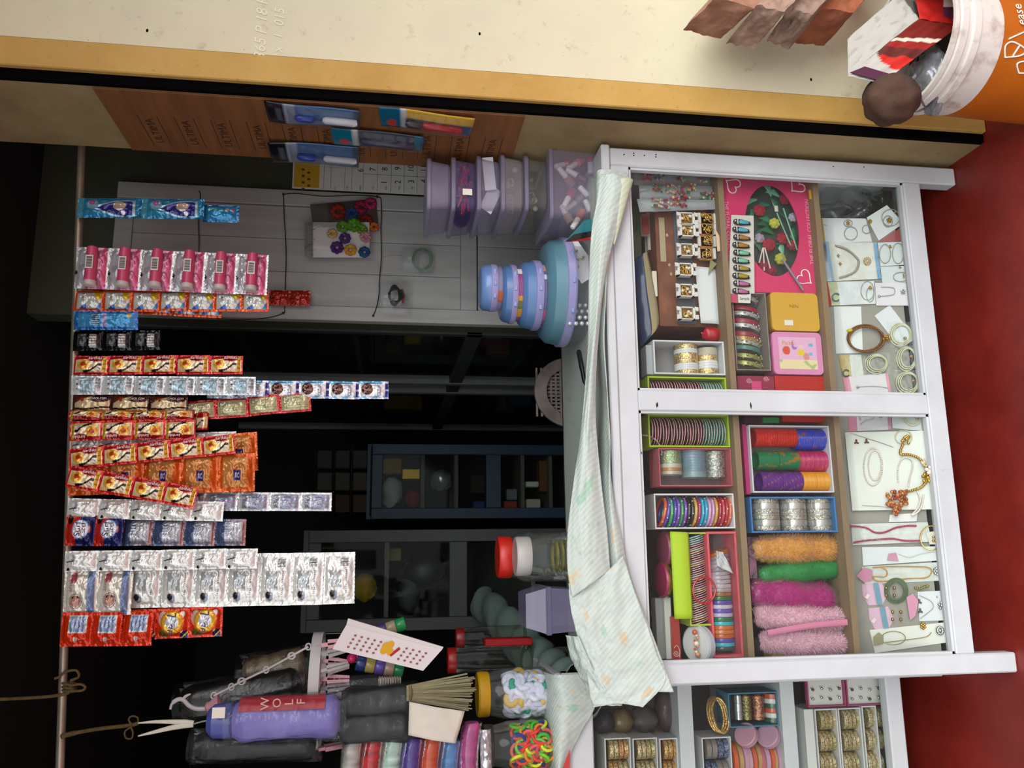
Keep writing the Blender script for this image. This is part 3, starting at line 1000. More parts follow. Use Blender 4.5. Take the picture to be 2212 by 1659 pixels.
for sx in (-1, 1):
 for yy in (YC + 0.04, YC + 0.40):
  part(MB().cyl((cc.x + sx * 0.125, yy, 0), (cc.x + sx * 0.115, yy, 0.42), 0.018, n=10), 'leg', CHP, ch, True)
 part(MB().cyl((cc.x + sx * 0.115, YC + 0.05, 0.44), (cc.x + sx * 0.11, YC + 0.02, cc.z - 0.15), 0.015, n=10), 'back_post', CHP, ch, True)
# ================================================================== rod with hanging sachet strips
YR = 1.74
STEEL = M('dull_steel_rod', '#a79c8c', 0.35, 0.6, nscale=25, var=0.3)
m = MB()
m.cyl(PY(178, 270, YR), PY(128, 1700, YR), 0.0078, n=16)
rod = tag(m.build('hanging_rod', STEEL, smooth=True), 'thin metal rod across the top from which sachet strips hang', 'rod')

def prof(s, e=0.07):
 """pillow profile with flat seams"""
 if s < e or s > 1 - e:
  return 0.0
 k = (s - e) / (1 - 2 * e)
 return (1 - (2 * k - 1) ** 4)
def sachet_mesh(name, w, h, paint, bulge=0.006, cell=0.0013, mat=None, wr=0.0016, seed=0.0):
 nu, nv = max(8, int(w / cell)), max(8, int(h / cell))
 m = MB()
 def fn(s, t):
  p = prof(s) * prof(t)
  e = 0.0
  if t < 0.02 or t > 0.98:
   e = 0.0008 * (1 if int(s * 26) % 2 else -1)
  y = -bulge * p + wr * (nz(s * 4, t * 5, seed) + 0.6 * nz(s * 11, t * 11, seed + 3)) * (0.35 + p)
  return Vector(((s - 0.5) * w, y, -t * h + e))
 m.grid(fn, nu, nv, lambda s, t: paint(t, 1 - s))
 m.grid(lambda s, t: Vector(((0.5 - s) * w, 0.0004 + 0.5 * bulge * prof(s) * prof(t), -t * h)), 8, 10, lambda s, t: paint(min(t, 0.02), 0.5))
 me = m.mesh(name)
 _finish(me, mat or FOIL(), 'all', False)
 return me
def strip(label, me, n, w, h, p0, p1, wpx, Y, flip=False, yaw=0.0, words=(), group='sachet strips on the rod', cat='sachet strip', name='sachet_strip', jit=1.0, first=0):
 """n sachets one under another from picture point p0 to p1 (centre line), wpx wide"""
 A, B = PY(*p0, Y), PY(*p1, Y)
 t = thing(name, label, cat, A, group)
 L = (B - A).length
 d = (B - A).normalized()
 hh = L / n
 ang = math.atan2(-d.x, -d.z)
 W = abs(PY((p0[0] + p1[0]) / 2, p0[1] - wpx / 2, Y).x - PY((p0[0] + p1[0]) / 2, p0[1] + wpx / 2, Y).x)
 rr = random.Random(hash(label) % 1000 if False else sum(map(ord, label)))
 out = []
 for i in range(n):
  rot = (rr.uniform(-0.05, 0.05) * jit, ang + rr.uniform(-0.012, 0.012) * jit, yaw + rr.uniform(-0.10, 0.10) * jit)
  loc = d * hh * i
  sc = (W / w, 1.0, hh / h)
  if flip:
   loc = d * hh * (i + 1)
   rot = (rot[0], rot[1] + math.pi, rot[2])
  o = inst('sachet', me, t, loc + Vector((0, -0.001 * (i % 2), 0)), rot, sc)
  for s, a, b, base, up, size, mat, sx, sh in words:
   word(s, mat, o, ((0.5 - b) * w, -0.0085, -a * h), base, up, size, sx, sh)
  out.append(o)
 return t, out
DOWN, RIGHT, UP, LEFT = (0, 0, -1), (1, 0, 0), (0, 0, 1), (-1, 0, 0)
WHT = flat('#f2efe8', 0.4)
BLK = flat('#121216', 0.5)
NAVY = flat('#1c1f6a', 0.4)

def p_karthika(a, b):
 if a < 0.05 or a > 0.96 or b < 0.06 or b > 0.88: return '#c3161c'
 if 0.84 < a < 0.94: return '#d6ac2a' if int(b * 14) % 3 else '#a87a18'
 if ell(a, b, 0.28, 0.50, 0.20, 0.30):
  return '#b8461a' if ell(a, b, 0.28, 0.45, 0.09, 0.12) else ('#e0a83a' if ell(a, b, 0.28, 0.48, 0.17, 0.25) else '#f0d890')
 if ell(a, b, 0.64, 0.17, 0.26, 0.17): return '#8c0f18' if ell(a, b, 0.64, 0.17, 0.22, 0.12) else '#b8242a'
 if 0.30 < a < 0.82:
  c = 0.82 - 0.34 * max(0, min(1, (a - 0.36) / 0.36)) ** 2
  if abs(b - c) < 0.055: return '#1e1210'
 if ell(a, b, 0.72, 0.72, 0.09, 0.13): return '#cdb9a6'
 if b < 0.22: return '#b01a20'
 return '#efe0bc' if b < 0.75 else '#e8c890'
KW, KH = 0.040, 0.070
me_kar = sachet_mesh('karthika_sachet', KW, KH, p_karthika)
w_kar = [('karthika', 0.64, 0.17, DOWN, RIGHT, 0.0085, WHT, 1.0, 0.2)]
def p_kback(a, b):
 if a < 0.07 or a > 0.94 or b < 0.10 or b > 0.88: return '#b3161e'
 if 0.12 < a < 0.40 and 0.15 < b < 0.42: return '#6a6a52' if int(a * 60) % 2 else '#c9c3a0'
 if b > 0.5 and int(b * 24) % 3 == 0 and 0.15 < a < 0.9: return '#8d8866'
 return '#b9b58c'
me_kback = sachet_mesh('karthika_back', KW, KH, p_kback)
def p_brown(a, b):
 if a < 0.05 or a > 0.96 or b < 0.05: return '#45221a'
 if ell(a, b, 0.26, 0.24, 0.06, 0.14): return '#b03a1e'
 if ell(a, b, 0.72, 0.22, 0.25, 0.20): return '#4a1f18'
 if abs(b - 0.74 - 0.05 * math.sin(a * 5)) < 0.05: return '#24140e'
 if b > 0.82: return '#a8742c'
 c = 0.30 + 0.25 * math.sin(a * 4.2 + 2.2)
 return '#d8c39a' if b > c else '#6a3522'
me_brown = sachet_mesh('brown_sachet', KW, 0.08, p_brown)
def p_teal(a, b):
 if a < 0.09: return '#4a9ab8'
 if a > 0.96 or b < 0.05 or b > 0.93: return '#1f6f9c'
 if ell(a, b, 0.24, 0.35, 0.09, 0.26): return '#b85a9a' if ell(a, b, 0.23, 0.25, 0.05, 0.12) else '#86b8d0'
 w = 0.36 * math.sin(min(1, max(0, (a - 0.30) / 0.55)) * math.pi * 0.62)
 if 0.30 < a < 0.86 and abs(b - 0.55) < w:
  if ell(a, b, 0.66, 0.45, 0.10, 0.22): return '#cbb7a6'
  if ell(a, b, 0.72, 0.78, 0.035, 0.10): return '#d8d8e0'
  return '#2c2a78'
 if 0.27 < a < 0.90 and abs(b - 0.55) < w + 0.08: return '#a8d0e0'
 return '#2f86b0'
me_teal = sachet_mesh('teal_sachet', 0.044, 0.136, p_teal)
def p_teal2(a, b):
 if b < 0.1 or b > 0.9 or a > 0.95: return '#1a5f94'
 for k in range(5):
  if ell(a, b, 0.2 + k * 0.16, 0.30, 0.05, 0.10): return ['#5a9a8a', '#7aa85a', '#5a9aa8', '#c8a85a', '#a85a6a'][k]
 return '#2c86b8'
me_teal2 = sachet_mesh('teal_back', 0.036, 0.07, p_teal2)
def p_orange(a, b):
 if a < 0.07 or a > 0.93 or b < 0.10 or b > 0.90: return '#c8491a'
 if ell(a, b, 0.82, 0.12, 0.14, 0.34): return '#c9b02a'
 if b - 0.5 > 0.55 * (1 - 1.7 * a) and a < 0.42: return '#2a62b8' if not ell(a, b, 0.22, 0.74, 0.08, 0.12) else '#1c3a86'
 if a + 0.5 * b > 1.2: return '#3f8fc0'
 if (0.28 < a < 0.34 or 0.40 < a < 0.43) and 0.15 < b < 0.62 and int(b * 40) % 3: return '#6a6a78'
 return '#cfd2cc'
me_orange = sachet_mesh('orange_sachet', 0.044, 0.060, p_orange)
w_orange = []
def p_blue(a, b):
 if b < 0.12 or b > 0.84 or a < 0.06 or a > 0.94: return '#1a5aa0'
 if 0.28 < a < 0.40 and 0.15 < b < 0.8: return '#8fa8b0' if int(b * 40) % 2 else '#2c4a6a'
 if 0.44 < a < 0.52: return '#9a92c0'
 if ell(a, b, 0.86, 0.22, 0.04, 0.12): return '#c8b060'
 return '#3f92c4'
me_blue = sachet_mesh('blue_pack', 0.040, 0.132, p_blue)
def p_black(a, b):
 if 0.58 < a < 0.82 and 0.18 < b < 0.85: return '#b8b8b4' if int(b * 30) % 4 else '#3a3a3a'
 if 0.16 < a < 0.48 and 0.15 < b < 0.8: return '#4a4e50' if int(b * 20) % 2 else '#34383a'
 return '#0c0c0e'
me_black = sachet_mesh('black_sachet', 0.040, 0.060, p_black)
def p_clinicb(a, b):
 if 0.30 < a < 0.72 and 0.10 < b < 0.88: return '#9ab4c0'
 for k in range(3):
  if 0.17 < a < 0.25 and abs(b - 0.2 - k * 0.25) < 0.03: return '#20242c'
 if 0.78 < a < 0.93 and 0.12 < b < 0.7: return '#4a4e54' if int(b * 36) % 2 else '#b8c0c4'
 return '#d8e0e4'
me_clinb = sachet_mesh('clinic_back', KW, 0.067, p_clinicb)
def p_clinic(a, b):
 if a > 0.88: return '#23287a' if int(b * 9) % 4 else '#aab0d8'
 if ell(a, b, 0.28, 0.45, 0.20, 0.34): return '#3a2420' if nz(a * 9, b * 9, 2) > -0.1 else '#8f5a48'
 if b < 0.16 and a < 0.8: return '#5a9ac0'
 if b > 0.8 and nz(a * 6, b * 6, 7) > 0: return '#7aa8c8'
 return '#e2e5ea'
me_clin = sachet_mesh('clinic_sachet', KW, 0.065, p_clinic)
w_clin = [('CLINIC', 0.68, 0.48, RIGHT, UP, 0.0105, flat('#5a6478'), 0.9, 0)]
def p_dove(a, b):
 if a < 0.04 or a > 0.97 or b < 0.05 or b > 0.95: return '#d6dad7'
 if abs(b - 0.55 + 0.3 * a) < 0.03 and a < 0.3: return '#3a4044'
 if ell(a, b, 0.12, 0.9, 0.05, 0.1): return '#22262a'
 return '#e8ebe6'
me_dove = sachet_mesh('white_sachet', 0.044, 0.070, p_dove)
w_dove = [('Dove', 0.28, 0.42, RIGHT, UP, 0.0095, flat('#4a5a7a'), 1.0, 0.2)]
def p_silver(a, b):
 if 0.14 < a < 0.30 and 0.16 < b < 0.84: return '#4a4e62' if int(b * 30) % 2 else '#b0b4c0'
 if 0.36 < a < 0.92 and 0.12 < b < 0.88: return '#8f94aa' if int(b * 12) % 2 else '#9da2b4'
 return '#d4d8dc'
me_silver = sachet_mesh('silver_sachet', KW, 0.068, p_silver)
def p_surf(a, b):
 r = (a - 0.52) ** 2 * 1.2 + (b - 0.45) ** 2
 if r < 0.075: return '#dfe3e8'
 if r < 0.095: return '#86a4d8'
 if ell(a, b, 0.78, 0.45, 0.07, 0.13): return '#d8704a'
 if a < 0.50 - 0.15 * b: return '#c02a1c' if not ell(a, b, 0.15, 0.15, 0.10, 0.14) else '#1a1410'
 return '#14205e'
me_surf = sachet_mesh('surf_sachet', 0.066, 0.078, p_surf, 0.008)
w_surf = [('Surf', 0.43, 0.45, RIGHT, UP, 0.022, flat('#141a48'), 0.9, 0), ('excel', 0.62, 0.48, RIGHT, UP, 0.018, flat('#141a48'), 0.85, 0)]
def p_surfb(a, b):
 if 0.32 < a < 0.90 and 0.10 < b < 0.82:
  if a < 0.48 and 0.15 < b < 0.6: return '#4a5470' if int(b * 36) % 2 else '#c8ccd4'
  return '#c6c8cc' if int(a * 40) % 4 else '#9aa0ae'
 if a > 0.88: return '#9c6a6a'
 return '#46567c' if a < 0.35 else '#8a8496'
me_surfb = sachet_mesh('surf_back', 0.058, 0.070, p_surfb, 0.006)
def p_wide(a, b):
 if 0.70 < a < 0.90: return '#6f86ac'
 r = math.hypot((a - 0.38) * 1.0, (b - 0.66) * 1.1)
 if r < 0.15: return '#b88a78' if b > 0.60 or abs(a - 0.38) < 0.05 else '#3a241e'
 if 0.17 < r < 0.19: return '#7a4a44'
 if ell(a, b, 0.30, 0.14, 0.10, 0.12): return '#b85a66'
 return '#e6e2d6'
me_wide = sachet_mesh('wide_pouch', 0.096, 0.085, p_wide, 0.008)
w_wide = [('Lovely', 0.22, 0.30, RIGHT, UP, 0.012, flat('#8c3c46'), 0.9, 0.3)]
def p_wideb(a, b):
 if ell(a, b, 0.30, 0.80, 0.08, 0.07): return '#2c2a30'
 if ell(a, b, 0.36, 0.82, 0.10, 0.09): return '#8a94a4'
 if 0.2 < a < 0.6 and 0.35 < b < 0.68: return '#b4babc'
 if 0.55 < a < 0.8 and 0.10 < b < 0.28: return '#50565a' if int(b * 60) % 2 else '#c4c8c6'
 if 0.7 < a < 0.76 and 0.3 < b < 0.8 and int(b * 50) % 2: return '#8a9090'
 return '#e6e9e4'
me_wideb = sachet_mesh('wide_back', 0.112, 0.070, p_wideb, 0.006, 0.0016)
def p_tide(a, b):
 r = math.hypot((a - 0.48), (b - 0.45) * 0.9)
 if 0.72 < a < 0.96 and b > 0.74: return '#1a1660' if int((a + b) * 14) % 3 else '#c8b040'
 if r < 0.20: return '#d8dce4'
 if r < 0.30: return '#e2b83a'
 if r < 0.36: return '#e07a1c'
 if ell(a, b, 0.2, 0.35, 0.16, 0.25): return '#cfcac0'
 if ell(a, b, 0.22, 0.82, 0.16, 0.14): return '#4a6a1e' if nz(a * 12, b * 12) > 0 else '#8c2418'
 if ell(a, b, 0.78, 0.20, 0.08, 0.10): return '#d8cfc8'
 return '#d23412'
me_tide = sachet_mesh('tide_sachet', 0.064, 0.070, p_tide, 0.009, wr=0.002)
w_tide = [('Tide', 0.44, 0.46, LEFT, DOWN, 0.029, NAVY, 0.95, 0.25)]
def p_tideb(a, b):
 if 0.30 < a < 0.80 and 0.12 < b < 0.56: return '#6f86b4' if int(a * 16) % 2 else '#a8b4c8'
 if 0.26 < a < 0.84 and 0.09 < b < 0.60: return '#c9ccc0'
 if ell(a, b, 0.5, 0.78, 0.07, 0.07): return '#c8c0b4'
 return '#d03010'
me_tideb = sachet_mesh('tide_back', 0.070, 0.068, p_tideb, 0.008, wr=0.002)
def p_bb(a, b):
 if 0.42 < a < 0.64 and 0.44 < b < 0.70:
  if 0.46 < a < 0.60 and 0.48 < b < 0.66:
   return '#c8c4e0' if (ell(a, b, 0.50, 0.57, 0.035, 0.07) or ell(a, b, 0.57, 0.57, 0.035, 0.07)) and not (ell(a, b, 0.50, 0.57, 0.018, 0.035) or ell(a, b, 0.57, 0.57, 0.018, 0.035)) else '#2a2470'
  return '#2a2470'
 if 0.12 < a < 0.80 and 0.08 < b < 0.88: return '#c98a4a' if nz(a * 3, b * 3, 4) > -0.25 else '#c07434'
 return '#cf5a16'
me_bb = sachet_mesh('orange_pouch', 0.084, 0.080, p_bb, 0.010, 0.0016, wr=0.004)
def p_pink(a, b):
 if a > 0.93: return '#d8d8d8'
 if a > 0.78: return '#c2567e'
 if ell(a, b, 0.02, 0.62, 0.05, 0.05): return '#1c1c20'
 if a < 0.30: return '#b4b4b8' if nz(a * 8, b * 5, 1) > -0.2 else '#9c9ca2'
 return '#b87890'
me_pink = sachet_mesh('pink_pouch', 0.086, 0.070, p_pink, 0.006, 0.0018)
def p_red(a, b):
 if a < 0.05 or a > 0.95 or b < 0.08 or b > 0.92: return '#9a1a18'
 return '#c84a3c' if nz(a * 14, b * 10, 3) > 0.05 else '#a8241e'
me_red = sachet_mesh('red_sachet', 0.040, 0.05, p_red)

F1, F2, F3, F0 = 1.722, 1.706, 1.690, 1.734
strip('teal strip of two tall blue and purple sachets, rightmost on the rod', me_teal, 2, 0.044, 0.136, (168, 449), (442, 453), 44, F1)
strip('short teal sachet hanging behind the end of the tall teal strip', me_teal2, 1, 0.036, 0.07, (438, 461), (516, 462), 36, F0)
t, ss = strip('strip of six pink pouches each holding a small pink bottle', me_pink, 6, 0.086, 0.070, (164, 578), (578, 594), 88, F2, jit=0.5)
CAPW = flat('#c9c0bc', 0.4)
PINKB = flat('#c8486e', 0.35)
mb_ = MB()
mb_.tube([(0.040, -0.010, -0.036), (0.030, -0.010, -0.036), (-0.030, -0.010, -0.036)], [0.011, 0.0125, 0.0125], 14)
me_bot = mb_.mesh('pink_bottle'); _finish(me_bot, PINKB, 30)
mb_ = MB()
mb_.lathe([(0.0125, 0), (0.0135, 0.002), (0.0135, 0.008), (0.011, 0.010)], (-0.029, -0.010, -0.036), (-1, 0, 0), 14)
me_cap = mb_.mesh('white_cap'); _finish(me_cap, CAPW, 30)
mb_ = MB()
for k in range(11):
 mb_.box(-0.004 + k * 0.002, -0.004 + k * 0.002 + (0.001 if k % 3 else 0.0014), -0.0237, -0.0234, -0.042, -0.030)
me_bar = mb_.mesh('barcode'); _finish(me_bar, BLK, False)
mb_ = MB().box(-0.007, 0.020, -0.0233, -0.0228, -0.044, -0.028)
me_lab = mb_.mesh('barcode_label'); _finish(me_lab, flat('#d8d4cc'), False)
for o in ss:
 for nm, me in (('bottle', me_bot), ('bottle_cap', me_cap), ('barcode', me_bar), ('barcode_label', me_lab)):
  inst(nm, me, o)
strip('strip of seven orange edged white and blue sachets beside the pink pouches', me_orange, 7, 0.044, 0.060, (162, 650), (580, 651), 44, F1, words=w_orange)
strip('orange strip half hidden behind the white and blue sachets', me_orange, 6, 0.044, 0.060, (160, 644), (480, 662), 52, F0)
strip('two small red foil sachets on the black cord over the grey panel', me_red, 2, 0.040, 0.05, (582, 643), (670, 645), 33, YPn - 0.02, group=None)
strip('single blue pack hanging between the orange strip and the black strip', me_blue, 1, 0.040, 0.132, (160, 692), (297, 691), 40, F2)
strip('strip of three black sachets with pale barcode labels', me_black, 3, 0.040, 0.060, (158, 737), (346, 735), 42, F1)
strip('straight strip of five red food sachets right of the light blue strip', me_kar, 5, KW, KH, (160, 789), (524, 788), 41, F1, words=w_kar)
strip('strip of six silvery light blue sachets seen from the back', me_clinb, 6, KW, 0.067, (154, 832), (552, 834), 40, F2)
strip('long white and navy sachet strip hanging lowest behind the light blue one', me_clin, 6, KW, 0.065, (448, 841), (839, 843), 38, F0, words=w_clin)
strip('strip of three brown and cream sachets above a pale backed strip', me_brown, 3, KW, 0.08, (157, 872), (404, 874), 38, F1, words=[('CHICK COM', 0.70, 0.22, DOWN, RIGHT, 0.0066, WHT, 0.9, 0.2)])
strip('slanting strip of red edged sachets showing pale green backs', me_kback, 4, KW, KH, (396, 890), (671, 867), 42, F0)
strip('narrow turned strip of red food sachets behind the upside down one', me_kar, 4, KW, KH, (150, 897), (418, 896), 26, F1, flip=True, yaw=0.5, words=w_kar)
strip('upside down strip of four red food sachets in the middle of the rod', me_kar, 4, KW, KH, (150, 931), (422, 927), 42, F2, flip=True, words=w_kar)
strip('white strip mostly hidden between the red food sachet strips', me_dove, 5, 0.044, 0.070, (150, 962), (509, 951), 40, F0)
strip('slanting strip of five red food sachets over the orange pouches', me_kar, 5, KW, KH, (150, 992), (507, 959), 43, F3, words=w_kar)
strip('orange pouch strip with blue square logos, further back', me_bb, 5, 0.084, 0.080, (148, 1000), (556, 975), 86, F0)
strip('orange pouch strip with blue square logos, in front', me_bb, 5, 0.084, 0.080, (148, 1028), (550, 1020), 84, F2)
strip('strip of four red food sachets slanting down to the left', me_kar, 4, KW, KH, (147, 1028), (424, 1076), 46, F3 - 0.012, words=w_kar)
strip('white strip of five sachets left of the orange pouches', me_dove, 5, 0.044, 0.070, (146, 1098), (482, 1105), 43, F2, words=w_dove)
strip('long silver strip with grey panels hanging behind the white strip', me_silver, 5, KW, 0.068, (375, 1083), (716, 1084), 40, F0)
ts, _ = strip('blue and red detergent sachets on top of a strip seen from the back', me_surf, 2, 0.066, 0.078, (142, 1146), (268, 1147), 66, F2, words=w_surf)
strip('backs of four detergent sachets below the blue and red fronts', me_surfb, 4, 0.058, 0.070, (262, 1150), (531, 1150), 58, F1)
strip('upper white strip of six sachets overlapping the wide white pouches', me_dove, 6, 0.044, 0.070, (140, 1213), (556, 1206), 44, F3, words=w_dove)
strip('wide white pouch strip seen from the back, lowest of the white strips', me_wideb, 7, 0.112, 0.070, (276, 1256), (766, 1248), 114, F1)
strip('two wide white pouches with a round portrait and blue band', me_wide, 2, 0.096, 0.085, (138, 1283), (286, 1280), 96, F2, words=w_wide)
strip('orange red detergent strip seen from the back with white labels', me_tideb, 3, 0.070, 0.068, (132, 1360), (330, 1358), 74, F2)
strip('orange red detergent strip showing its round yellow logo', me_tide, 3, 0.064, 0.070, (268, 1350), (480, 1342), 66, F1, words=w_tide)
# curled end of the turned strip
m = MB()
c0 = PY(432, 912, F1)
m.grid(lambda s, t_: c0 + Vector(((s - 0.5) * 0.036, -0.006 + 0.012 * math.cos(t_ * 4), 0.014 - 0.030 * t_ + 0.004 * math.sin(t_ * 4))), 20, 18, lambda s, t_: p_karthika(t_, 1 - s))
tag(m.build('sachet_strip_end', FOIL(), smooth='all', solid=0.0006), 'curled loose end of a red food sachet strip', 'sachet strip')
# rope on the rod
ROPE = M('dirty_jute_rope', '#5c4a26', 0.9, nscale=80, var=0.4)
SRp = SY(YR - 0.010)
t = thing('rope_tie', 'knotted rope wound round the rod and running upward', 'rope', SRp(140, 1490))
for k, yy in enumerate((1478, 1486, 1493)):
 m = MB()
 cc2 = SRp(145, yy)
 m.tube([cc2 + Vector((0.002 * math.sin(a * 1.0), 0.010 + 0.012 * math.cos(a), 0.012 * math.sin(a))) for a in [2 * math.pi * j / 16 for j in range(16)]], 0.0025, 6, True)
 part(m, 'turn', ROPE, t, True)
m = MB()
m.tube(spline([SRp(150, 1496), SRp(120, 1503), SRp(60, 1508), SRp(-40, 1512)], 14), 0.003, 6)
part(m, 'rope_end', ROPE, t, True)
m = MB()
m.tube(spline([SRp(152, 1470), SRp(170, 1462), SRp(164, 1448), SRp(140, 1452), SRp(128, 1462), SRp(118, 1466)], 24), 0.0024, 6)
part(m, 'loop', ROPE, t, True)
m = MB()
m.tube(spline([SRp(150, 1482), SRp(172, 1478), SRp(184, 1484), SRp(176, 1492), SRp(150, 1492)], 20), 0.0024, 6)
part(m, 'loop', ROPE, t, True)
m = MB()
m.tube(spline([SRp(132, 1592), SRp(150, 1586), SRp(210, 1575), SRp(285, 1566), SRp(300, 1560)], 24), [0.0045] * 8 + [0.0035] * 16, 7)
t2 = tag(m.build('jute_rope', ROPE, smooth=True, origin=SRp(300, 1560)), 'jute rope hanging from the rod above the umbrellas', 'rope')
for pts in ([(285, 1566), (278, 1555), (284, 1547), (297, 1550), (298, 1562)], [(285, 1570), (270, 1580), (272, 1594), (284, 1595), (287, 1582), (282, 1570)]):
 m = MB()
 m.tube(spline([SRp(x, y, 0.004) for x, y in pts], 20), 0.0016, 6)
 part(m, 'knot_loop', ROPE, t2, True)

# ================================================================== hanger, umbrellas and goods hanging at the left
YH = 1.70
SH = SY(YH)
PALEP = M('white_grey_plastic', '#b9b4b4', 0.4, var=0.12)
PINKP = M('pale_pink_plastic', '#c08a92', 0.4, var=0.15)
hg = thing('clip_hanger', 'white and pink oval clip hanger hung by a hook and chain', 'hanger', SH(560, 1480))
m = MB()
m.tube(spline([SH(368, 1532), SH(372, 1520), SH(384, 1511), SH(396, 1512), SH(408, 1524), SH(424, 1531), SH(446, 1531)], 30), [0.0025] * 6 + [0.004] * 24, 8)
m.tube(spline([SH(396, 1513), SH(400, 1505), (SH(412, 1499))], 8), [0.004, 0.004, 0.0035, 0.003, 0.003, 0.0025, 0.002, 0.001], 8)
part(m, 'hook', PALEP, hg, True)
m = MB()
ax = (SH(470, 1523) - SH(444, 1531))
m.lathe([(0.006, 0), (0.010, 0.004), (0.010, 0.010), (0.016, 0.020), (0.017, 0.026), (0.006, 0.030)], SH(444, 1530), ax, 18)
part(m, 'hook_base', PINKP, hg, True)
pts = [(462, 1503), (500, 1484), (522, 1472), (575, 1447), (630, 1417), (666, 1397)]
for i in range(len(pts) - 1):
 a_, b_ = SH(*pts[i]), SH(*pts[i + 1])
 m = MB()
 if i % 2 == 0:
  m.tube([a_, b_], 0.0022, 6)
  for q in (a_, b_):
   m.tube([q + Vector((0.006 * math.cos(k * math.pi / 6), 0, 0.005 * math.sin(k * math.pi / 6))) for k in range(12)], 0.0016, 5, True)
 else:
  m.tube([a_, a_.lerp(b_, 0.5), b_], 0.0022, 6)
  m.tube([b_ + Vector((0.006 * math.cos(k * math.pi / 6), 0, 0.007 * math.sin(k * math.pi / 6))) for k in range(12)], 0.0016, 5, True)
 part(m, 'chain_link', PALEP, hg, True)
# oval rim, seen nearly edge on
rz = SH(680, 1480).z
xr0, xr1 = SH(680, 1372).x, SH(680, 1632).x
rc = Vector(((xr0 + xr1) / 2, YH + 0.06, rz))
hwx, hwy = (xr0 - xr1) / 2, 0.10
m = MB()
N = 48
rg = []
for k in range(N):
 a = 2 * math.pi * k / N
 o_ = Vector((hwx * math.cos(a), hwy * math.sin(a), 0))
 i_ = o_ * 0.90
 rg.append([m.av(rc + o_ + Vector((0, 0, 0.010))), m.av(rc + o_ - Vector((0, 0, 0.010))), m.av(rc + i_ - Vector((0, 0, 0.010))), m.av(rc + i_ + Vector((0, 0, 0.010)))])
for k in range(N):
 A, B = rg[k], rg[(k + 1) % N]
 for j in range(4):
  m.af(A[j], A[(j + 1) % 4], B[(j + 1) % 4], B[j])
part(m, 'rim', PALEP, hg, 30)
m = MB()
m.box(rc.x - hwx * 0.9, rc.x + hwx * 0.9, rc.y - 0.005, rc.y + 0.005, rz - 0.006, rz + 0.004)
m.box(rc.x - 0.005, rc.x + 0.005, rc.y - hwy * 0.9, rc.y + hwy * 0.9, rz - 0.006, rz + 0.004)
part(m, 'cross_bar', PINKP, hg)
def clip_mesh(c):
 m = MB()
 m.box(-0.004, 0.004, -0.003, 0.003, 0.0, -0.012)
 for s in (-1, 1):
  m.hexa([(s * 0.001, -0.004, -0.054), (s * 0.006, -0.004, -0.054), (s * 0.006, 0.004, -0.054), (s * 0.001, 0.004, -0.054),
    (s * 0.002, -0.004, -0.012), (s * 0.009, -0.004, -0.012), (s * 0.009, 0.004, -0.012), (s * 0.002, 0.004, -0.012)])
 m.tube([(0.008 * math.cos(k * math.pi / 6), 0, -0.030 + 0.005 * math.sin(k * math.pi / 6)) for k in range(12)], 0.0012, 5, True)
 m.tube([(0, 0, 0.012), (0, 0, 0.0)], 0.001, 5)
 me = m.mesh('clip')
 _finish(me, c, False)
 return me
cm = [clip_mesh(PINKP), clip_mesh(PALEP)]
for k, (y, yaw) in enumerate(((1392, 0.3), (1412, -0.5), (1428, 0.1), (1448, 0.9), (1466, 0.4), (1488, -0.2), (1612, 1.4))):
 q = SH(704, y)
 inst('clip', cm[k % 2], hg, Vector((q.x, YH - 0.02 + 0.012 * (k % 3), rz - 0.012)) - hg.location, (0, rnd.uniform(-0.35, 0.35), yaw))
# cosmetics and packets held by the clips
PUR = M('lilac_umbrella_cloth', '#7468b4', 0.45, nscale=14, bump=0.5, bscale=60)
SLEEVE = film('umbrella_sleeve', '#fbfcfc', 0.004, '#dfe6ea', 0.22, 0.06, 0.9, 60)
def rolled(label, p0, p1, r, mat, Y, cap=None, sleeve=True, tip=None, cat='umbrella', name='folded_umbrella', band=None):
 A, B = PY(*p0, Y), PY(*p1, Y)
 t = thing(name, label, cat, B)
 d = (B - A).normalized()
 L = (B - A).length
 sd = d.orthogonal().normalized()
 s2 = d.cross(sd)
 m = MB()
 def fn(s, u):
  th = 2 * math.pi * s
  k = r * (1 + 0.07 * math.sin(th * 4 + u * 5) + 0.05 * nz(s * 6, u * 8, r * 100))
  k *= min(1.0, 0.75 + u * 3, 0.55 + (1 - u) * 8)
  return A + d * (L * u) + (sd * math.cos(th) + s2 * math.sin(th)) * k
 m.grid(fn, 28, 24)
 m.af(*[len(m.v) - 29 + k for k in range(28)])
 part(m, 'rolled_cloth', mat, t, True)
 if cap:
  m = MB()
  m.lathe([(r * 0.55, -0.045), (r * 0.80, -0.035), (r * 0.86, -0.004), (r * 0.7, 0.0)], A, d, 24)
  part(m, 'handle', flat(cap, 0.35), t, 35)
 if tip:
  m = MB()
  m.tube([B, B + d * 0.02], [r * 0.35, r * 0.2], 10)
  part(m, 'tip', flat(tip), t, True)
 if band:
  m = MB().color(band)
  m.grid(lambda s, u: A + d * (L * lerp(0.06, 0.86, u)) + (Vector((math.cos(lerp(-0.2, 1.05, s)), 0, 0)) * 1.0 + Vector((0, -math.sin(lerp(-0.2, 1.05, s)), 0))) * r * 1.10, 8, 20)
  part(m, 'label_band', GLOSSY(), t, True)
 if sleeve:
  m = MB()
  m.grid(lambda s, u: A - d * 0.012 + d * ((L + 0.024) * u) + (sd * math.cos(2 * math.pi * s) + s2 * math.sin(2 * math.pi * s)) * r * (1.18 + 0.06 * nz(s * 5, u * 9, 5)), 26, 20)
  part(m, 'clear_sleeve', CLEAR if cap else SLEEVE, t, True)
 return t, A, B, d
